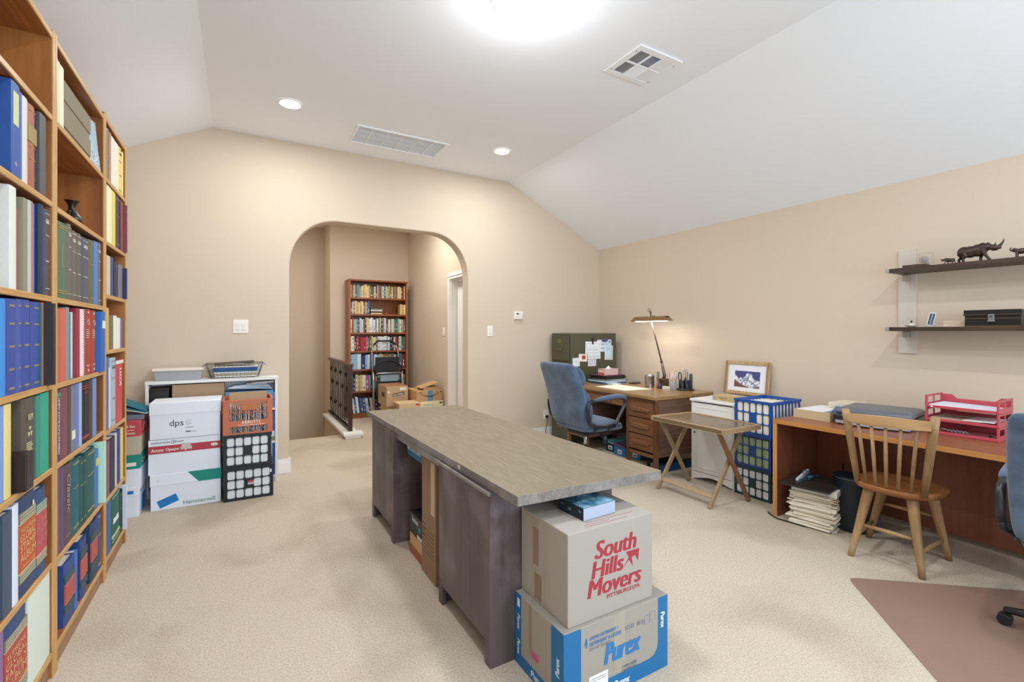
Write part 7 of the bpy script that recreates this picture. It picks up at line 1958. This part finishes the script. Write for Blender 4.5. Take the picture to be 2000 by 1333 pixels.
# crystal with a ram engraving, dark plinth
b0 = MB().box(3.998, 4.075, 1.345, 1.462, ZU, ZU + .016)
m = MB().prism([(1.300, ZU), (1.462, ZU), (1.462, ZU + .016), (1.345, ZU + .016)], 'yz', 3.999, 4.10)
solo('wooden_plinth', m, SHW, 'dark wedge of wood on the left end of the upper shelf', 'plinth', (4.03, 1.4, ZU), fixn=True)
t = thing('glass_block', 'clear glass block with a frosted animal head on the upper shelf', 'ornament', (4.15, 1.38, ZU))
m = MB().box(4.11, 4.17, 1.342, 1.424, ZU, ZU + .105); m.build('block', mat('#f6f9fa', .02, trans=1.0, alpha=.30, spec=.6), t, bevel=.004)
m = MB().sphere((4.14, 1.385, ZU + .060), (.010, .020, .026), 12).sphere((4.14, 1.372, ZU + .035), (.008, .012, .014), 10)
m.tube([(4.14, 1.395, ZU + .078), (4.14, 1.412, ZU + .070), (4.14, 1.415, ZU + .048), (4.14, 1.404, ZU + .040)], .005, 8); m.build('frosted_head', mat('#a9a49b', .5), t)
# lower shelf: dish, card, wood block, cash box
c = Vector((4.07, 1.436, ZLW))
t = thing('ceramic_dish', 'little white dish with a domed lid and dark knob on the lower shelf', 'dish', c)
MB().lathe([(.018, .001), (.022, .003), (.040, .012), (.041, .014), (.020, .010), (.004, .009)], c, 28, caps=False).build('saucer', mat('#e3ddd2', .3), t)
MB().lathe([(.020, .009), (.018, .020), (.008, .028), (.001, .029)], c, 24).build('dome', mat('#d3ccc0', .3), t); MB().lathe([(.002, .027), (.004, .036), (.006, .042), (.001, .047)], c, 12).build('knob', INK, t)
t = thing('display_card', 'small tilted card with dark printed panels in a clear stand', 'card', (4.05, 1.322, ZLW))
yd = Vector((.12, -.18, 1)).normalized(); xd = Vector((0, -1, -.0)); xd = (xd - yd * xd.dot(yd)).normalized()
p = Vector((4.04, 1.343, ZLW + .012)); m = MB(); quad(m, p, xd, yd, .034, .088, t=.002); m.build('card', mat('#cfd6dc', .3), t)
m = MB(); quad(m, p + xd * .004 + yd * .005, xd, yd, .012, .078, lift=.002); quad(m, p + xd * .019 + yd * .005, xd, yd, .012, .078, lift=.002); m.build('printed_panels', mat('#3c4a5c', .4, vary=.6, vscale=160), t)
MB().box(4.03, 4.06, 1.303, 1.345, ZLW, ZLW + .012).build('stand', mat('#d8dadb', .1, trans=.6, alpha=.6), t)
t = solo('wood_block', MB().box(4.06, 4.15, 1.150, 1.262, ZLW, ZLW + .040), wood('birch', '#bfae94', '#dacbb2', 'y', .6, 14), 'pale rough wooden block beside the black cash box on the lower shelf', 'block', (4.1, 1.2, ZLW), bevel=.001)
t = thing('cash_box', 'black metal cash box with a silver latch on the lower wall shelf', 'box', (4.08, 1.01, ZLW))
CBM = mat('#1e1b1b', .4, .3, spec=.5, bump=.1); y0, y1 = .890, 1.141
MB().box(4.012, 4.16, y0, y1, ZLW, ZLW + .073).build('body', CBM, t, bevel=.002)
MB().box(4.008, 4.164, y0 - .004, y1 + .004, ZLW + .074, ZLW + .104).build('lid', CBM, t, bevel=.003)
MB().box(4.003, 4.168, y0 - .008, y1 + .008, ZLW + .070, ZLW + .0765).build('lid_rim', mat('#5a4a3c', .35, .6), t, bevel=.002)
m = MB().box(4.0105, 4.012, y0 + .004, y1 - .004, ZLW + .050, ZLW + .0515).box(4.0105, 4.012, y0 + .004, y1 - .004, ZLW + .001, ZLW + .004); m.build('pinstripe', mat('#8a6f45', .4, .5), t)
m = MB().box(3.998, 4.011, 1.002, 1.030, ZLW + .034, ZLW + .076).box(3.996, 4.010, .998, 1.034, ZLW + .030, ZLW + .036); m.build('latch', STEEL, t, bevel=.002)
MB().box(3.996, 3.998, 1.011, 1.021, ZLW + .055, ZLW + .066).build('keyhole_plate', mat('#33434c', .3), t)

# ================================================================ HALL BOOKCASE
HC = wood('hall_case', '#8a4c28', '#b06c3c', 'z', .35, 9, 1.0); HCD = wood('hall_shelf', '#7a3f22', '#a05e34', 'x', .35, 9)
hy0, hy1 = 7.50, 7.785; hx0, hx1 = 1.468, 2.385
hc = thing('bookcase', 'reddish wooden bookcase full of books at the end of the hall', 'bookcase', (1.92, 7.64, 0))
for a in (hx0, hx1 - .024): MB().box(a, a + .024, hy0, hy1, .001, 2.135).build('side_panel', HC, hc, bevel=.001)
MB().box(hx0 - .006, hx1 + .006, hy0 - .006, hy1, 2.135, 2.160).build('top_board', HCD, hc, bevel=.002)
MB().box(hx0 + .024, hx1 - .024, hy1 - .008, hy1, .02, 2.135).build('back_panel', HC, hc)
MB().box(hx0 + .024, hx1 - .024, hy0 + .01, hy0 + .025, .001, .055).build('kickboard', HCD, hc)
HZ = [1.880, 1.622, 1.333, 1.045, .758, .418, .077]
for z in HZ: MB().box(hx0 + .024, hx1 - .024, hy0 + .003, hy1 - .008, z - .026, z).build('shelf', HCD, hc, bevel=.001)
HCOL = {'cr': ('#ddcfa4', 'cream'), 'br': ('#7a5238', 'brown'), 'gy': ('#8f8c86', 'grey'), 'tn': ('#c2a678', 'tan'), 'tl': ('#4f8ea3', 'teal blue'), 'yl': ('#dcc27c', 'pale yellow'), 'rd': ('#a63238', 'red'), 'gn': ('#4c6e4c', 'green'),
        'nv': ('#2c3a66', 'navy'), 'pl': ('#7f6480', 'plum'), 'pb': ('#b3c8d6', 'pale blue'), 'te': ('#2c6f7a', 'dark teal'), 'or': ('#c3713c', 'orange'), 'sl': ('#5a6878', 'slate'), 'dk': ('#2e2a2c', 'black'), 'wh': ('#dfe2e4', 'white'), 'mt': ('#8fb9a0', 'mint green'), 'mr': ('#6e2a34', 'maroon'), 'bl': ('#3667ae', 'blue'), 'lb': ('#8fbbdc', 'light blue'), 'pk': ('#b5607c', 'pink')}
ROWS = [
 ('8cr 8br 10gy 12tn 12br 24tl 14tn 12cr 16tn 17yl 13cr 11tn 8rd 20gn 10br 13cr 12nv 10tn 14pl 12br 8tn 16pb 14te 12yl 11tn 12tn 15gn 13cr 12br 13or 14sl 10cr 12yl 11cr 14rd 10dk 12yl', .205, 0),
 ('14sl 10cr 12br 14cr 12tn 15yl 13tn 13cr 14br 12tn 12sl 13bl', .205, 0),
 ('12cr 11rd 22mt 13gy 12nv 18pb 14cr 13pl 12dk 20yl 14wh 13wh 12pb 14wh 12gy 12wh 12gn 13cr 12dk 14gy 12wh 11te 12rd 14wh 12gn 14cr 12pb 12sl 18gn 14mt 13wh 22tn 14sl', .235, 0),
 ('10cr 20wh 16dk 19rd 14mr 24rd 20rd 16pk 11dk 18gn 12yl 24cr 16sl 16wh 18wh 16wh 22wh 14lb 16wh 18dk 15nv 11cr 20rd 12dk 22wh 18gn 15sl', .235, 0),
 ('8gy 23lb 20lb 26wh 30nv 18lb 18wh 30bl 24wh 20lb 24cr 20or 24gn 20or 22sl 20wh 22nv 24sl 26mr', .245, 0),
 ('18sl 17nv 18cr 17tn 18yl 22wh 24pk 14lb 14dk 18te 16tn 22nv 18wh 20gy 22sl 18cr 20nv 18br 20wh 20mr 20dk 18gn', .260, 0),
 ('14wh 16bl 18wh 14nv 22sl 22bl 20wh 14dk 20wh 22pk 15dk 26nv 18br 20cr 20wh 18nv 24gy 18br 20wh 20sl 16dk 14gn', .255, .14)]
SHN = ['top', 'second', 'third', 'fourth', 'fifth', 'sixth', 'bottom']
rnd = random.Random(11)
PX = (hx1 - hx0 - .052) / 465
for r, (row, bh, lean) in enumerate(ROWS):
    x = hx0 + (.056 if lean else .026); z = HZ[r] + .0006
    # neat neighbours for the label
    toks = row.split(); tot = sum(int(''.join(ch for ch in t_ if ch.isdigit())) for t_ in toks)
    sc_ = min(1.0, 462 / tot) if r != 1 else 1.0
    if r in (0, 2, 3, 4, 5, 6): sc_ = 462 / tot if lean == 0 else 425 / tot
    names_ = [HCOL[''.join(ch for ch in t_ if ch.isalpha())][1] for t_ in toks]
    for i, t_ in enumerate(toks):
        wpx = int(''.join(ch for ch in t_ if ch.isdigit())) * sc_; cc_ = ''.join(ch for ch in t_ if ch.isalpha())
        w = wpx * PX - .0006; h = bh * rnd.uniform(.86, 1.0) if r != 3 else bh * rnd.uniform(.90, 1.0)
        d = rnd.uniform(.13, .17) if r < 2 else rnd.uniform(.16, .22)
        yf = hy0 + .012 + rnd.uniform(0, .02)
        m = MB().box(x, x + w, yf, yf + d, z, z + h)
        if rnd.random() < .75:
            for q in range(rnd.choice((1, 2, 3))):
                zz = z + h * (.12 + .3 * q) + rnd.uniform(0, .02); ww = rnd.uniform(.12, .25); m.box(x + w * (.5 - ww), x + w * (.5 + ww), yf - .0007, yf, zz, zz + rnd.uniform(.015, .055), 1)
        if lean and i < 12:
            m.xf(Matrix.Translation((x + w, 0, z)) @ Matrix.Rotation(-lean * .9, 4, 'Y') @ Matrix.Translation((-x - w, 0, -z)))
            if i == 0:
                off = h * math.sin(lean * .9)
            mn = min(v.z for v in m.v)
            m.xf(Matrix.Translation((.012 + (0 if i else 0), 0, z - mn)))
        tcol = '#cfc8b8' if cc_ in ('br', 'gy', 'rd', 'gn', 'nv', 'pl', 'te', 'sl', 'dk', 'mr', 'bl', 'pk', 'or', 'tl') else '#8f8678'
        solo('book', m, [mat(HCOL[cc_][0], .5), mat(tcol, .6)], f'{HCOL[cc_][1]} book, {ORD[i]} from the left on {SHN[r]} shelf of hall bookcase', 'book', (x + w / 2, yf, z), f'books on the {SHN[r]} shelf of the hall bookcase', bevel=.0008 if w > .01 else 0, seg=1)
        x += w + .0006
    if r == 1:
        for i, (c_, n_, w_) in enumerate((('#cdb98c', 'cream', .178), ('#3a3634', 'black', .188), ('#d9d3c0', 'ivory', .180), ('#556b5c', 'dark green', .19))):
            xx = hx0 + .026 + 165 * PX; zz = z + i * .0235
            solo('book', MB().box(xx, xx + w_, hy0 + .015, hy0 + .14, zz, zz + .023), mat(c_, .5), f'{n_} book lying {["lowest", "second lowest", "second highest", "highest"][i]} in the flat pile, second hall shelf', 'book', (xx, hy0, zz), 'flat pile on the second shelf of the hall bookcase', bevel=.001)
        for i, (c_, n_) in enumerate((('#dcc07c', 'pale yellow'), ('#c9a868', 'tan'), ('#e0d29c', 'cream'))):
            xx = hx1 - .026 - (3 - i) * .030
            solo('book', MB().box(xx, xx + .029, hy0 + .012, hy0 + .15, z, z + .168 - .004 * i), mat(c_, .5), f'{n_} book standing alone at right, {["left", "middle", "right"][i]} of three, second hall shelf', 'book', (xx, hy0, z), 'books at the right end of the second hall shelf', bevel=.001)

# step ladder folded against it
SL = mat('#a6a8aa', .3, .8); SLB = mat('#26282c', .5)
st_ = thing('step_ladder', 'folded grey and black step ladder leaning on the hall bookcase', 'ladder', (2.0, 7.28, 0))
def lz(z): return 7.22 + .17 * z / 1.2
m = MB()
for s in (-1, 1):
    m.tube([(1.985 + s * .215, 7.20, .001), (1.985 + s * .205, lz(.6), .6), (1.985 + s * .205, lz(1.05), 1.05), (1.985 + s * .17, lz(1.14), 1.14)], .012, 10)
m.build('side_rail', SL, st_)
m = MB().tube([(1.985 - .17, lz(1.14), 1.14), (1.985 - .11, lz(1.2), 1.20), (1.985 + .11, lz(1.2), 1.20), (1.985 + .17, lz(1.14), 1.14)], .015, 10); m.build('grip', SLB, st_)
m = MB()
for s in (-1, 1): m.tube([(1.985 + s * .235, 7.12, .001), (1.985 + s * .225, 7.17, .45), (1.985 + s * .222, 7.20, .74)], .012, 10)
m.build('front_rail', SL, st_)
pts = [(1.985 + .222 * math.cos(a), 7.20 + .02 * math.sin(a), .74 + .165 * math.sin(a)) for a in [math.pi * i / 14 for i in range(15)]]
MB().tube(pts, .014, 10).build('curved_bar', SLB, st_)
MB().box(1.985 - .185, 1.985 + .185, 7.225, 7.245, .68, .955).build('step', SLB, st_, bevel=.008)
MB().box(1.985 - .185, 1.985 + .185, 7.18, 7.20, .36, .60).build('step', mat('#2d3136', .5), st_, bevel=.008)
MB().box(1.985 - .13, 1.985 + .15, 7.150, 7.165, .585, .690).build('blue_tread', mat('#8fa3ae', .5), st_, bevel=.008)
MB().tube([(1.985 - .19, 7.15, .70), (1.985 - .17, 7.14, .715), (1.985 + .17, 7.14, .715), (1.985 + .19, 7.15, .70), (1.985 + .20, 7.14, .40)], .010, 8).build('cross_bar', mat('#b9bcc0', .3, .8), st_)

# ---- cartons in the hall
HK = mat('#c7a36c', .8, bump=.1); HK2 = mat('#b89a78', .8, bump=.1)
def carton(x0, x1, y0, y1, z0, z1, mt, label, a=0.0):
    t = thing('carton', label, 'box', ((x0 + x1) / 2, (y0 + y1) / 2, z0), 'cartons in the hall')
    MB().box(x0, x1, y0, y1, z0, z1).build('body', mt, t, bevel=.004); return t
t = carton(1.765, 2.06, 6.45, 6.80, .001, .318, HK, 'kraft carton under the snack carton in the hall')
t = carton(1.745, 2.045, 6.40, 6.85, .3185, .590, HK2, 'open kraft snack carton with a black slanted label in the hall')
m = MB(); m.bar((1.822, 6.399, .468), (1.990, 6.399, .495), .0015, .040, (0, 0, 1)); m.build('black_label', mat('#3a2b26', .6), t)
m = MB(); write(m, 'Little Debbie', (1.828, 6.398, .456), Vector((.99, 0, .16)), Vector((-.16, 0, .99)), .155, .026, .1, .03); m.build('label_lettering', mat('#e5d6bc', .6), t)
m = MB(); write(m, 'America s #1 Snack', (1.825, 6.3995, .432), X_, Z_, .165, .012); m.build('lettering', mat('#8a6f55', .7), t)
m = MB().box(1.7445, 1.745, 6.50, 6.66, .44, .50); m.build('side_label', mat('#5a3a26', .6), t)
m = MB().box(1.93, 2.02, 6.3992, 6.40, .535, .570).box(1.765, 1.785, 6.3992, 6.40, .50, .53); m.build('shipping_label', mat('#e4dfd6', .6), t)
m = MB().obox((1.90, 6.63, .583), X_, Y_, Z_, .13, .20, .004); m.build('contents', mat('#9c5a48', .7, vary=.5, vscale=30), t) if False else None
m = MB().box(1.75, 2.04, 6.41, 6.84, .590, .594); m.build('top_flaps', mat('#9d6a50', .7, vary=.35, vscale=14), t)
t = carton(1.83, 2.09, 6.02, 6.30, .001, .33, HK, 'kraft carton below the small shredded paper carton in the hall')
t = carton(1.80, 2.09, 6.00, 6.28, .3305, .405, mat('#c8ab82', .8), 'small tan carton with a red label and torn side in the hall')
m = MB().box(2.02, 2.075, 5.9992, 6.0, .370, .392); m.build('red_label', mat('#c2443c', .6), t)
m = MB()
rnd = random.Random(2)
for i in range(46):
    y = 6.01 + rnd.random() * .25; zz = .336 + rnd.random() * .06; m.bar((1.799, y, zz), (1.792 - rnd.random() * .006, y + rnd.uniform(-.03, .03), zz + rnd.uniform(-.012, .012)), .004, .002, (0, 0, 1))
m.build('shredded_paper', mat('#8a6a34', .8), t)
t = carton(2.10, 2.46, 6.15, 6.52, .001, .25, HK, 'plain carton on the floor below the cream printed box in the hall')
t = carton(2.10, 2.465, 6.14, 6.52, .2505, .388, mat('#e3d8ae', .7), 'cream printed paper box under the taped carton in the hall')
m = MB(); write(m, 'HAMMERMILL', (2.17, 6.1395, .325), X_, Z_, .17, .030, 0, .01); write(m, 'PAPER', (2.17, 6.1395, .290), X_, Z_, .07, .018); m.build('lettering', mat('#9fa6a4', .7), t)
m = MB().box(2.41, 2.45, 6.1392, 6.14, .35, .375); m.build('dark_label', mat('#47627a', .6), t)
t = carton(2.085, 2.452, 6.15, 6.60, .3885, .535, mat('#bd946a', .8, bump=.1), 'brown carton with blue tape and a smile arrow in the hall')
m = MB().box(2.245, 2.315, 6.1492, 6.15, .389, .5345); m.build('blue_tape', mat('#4d87a8', .35, vary=.3, vscale=60), t)
m = MB(); ar = [(2.15 + .24 * i / 14, 6.1488, .498 - .040 * math.sin(math.pi * (i + 1) / 16)) for i in range(15)]
m.tube(ar, [.002 + .004 * math.sin(math.pi * i / 14) for i in range(15)], 6).tube([(2.365, 6.1488, .512), (2.395, 6.1488, .512), (2.388, 6.1488, .485)], .0035, 6); m.build('smile_arrow', INK, t)
m = MB().box(2.13, 2.15, 6.1492, 6.15, .505, .52).box(2.42, 2.445, 6.1492, 6.15, .50, .52); m.build('small_marks', mat('#5c4a3c', .7), t)
t = thing('open_carton', 'small flat carton with its lid flap raised on top of the hall cartons', 'box', (2.27, 6.33, .5355))
MB().box(2.20, 2.44, 6.20, 6.46, .5355, .575).build('tray', mat('#b39470', .8), t, bevel=.002)
MB().obox((2.29, 6.32, .600), Vector((.96, 0, .27)).normalized(), Y_, Vector((-.27, 0, .96)).normalized(), .13, .12, .004).build('flap', mat('#c39d68', .8), t)
a = bpy.data.lights.new('hall_lamp', 'AREA'); a.shape = 'DISK'; a.size = .5; a.energy = HALL_W; a.color = (.97, .97, .92)
# hall ceiling light, out of sight above the arch
t = thing('hall_ceiling_light', 'round frosted ceiling light of the hall behind the arch', 'ceiling light', (1.7, 6.0, 3.1))
MB().lathe([(.005, -.07), (.10, -.06), (.15, -.03), (.16, -.001)], (1.7, 6.0, 3.1), 28, caps=False).build('glass_dome', mat('#fff4e0', .4, emit=2.0), t)
ao = bpy.data.objects.new('hall_lamp', a); COL.objects.link(ao); ao.parent = t; ao.location = (0, 0, -.09)
a2 = bpy.data.lights.new('side_room_lamp', 'AREA'); a2.shape = 'DISK'; a2.size = .4; a2.energy = 12; a2.color = (.92, .96, 1.0)
ao2 = bpy.data.objects.new('side_room_lamp', a2); COL.objects.link(ao2); ao2.location = (3.4, 5.7, 2.4)
a3 = bpy.data.lights.new('stair_lamp', 'AREA'); a3.shape = 'DISK'; a3.size = .4; a3.energy = STAIR_W; a3.color = (1.0, .94, .84)
ao3 = bpy.data.objects.new('stair_lamp', a3); COL.objects.link(ao3); ao3.location = (.3, 7.3, 3.05)
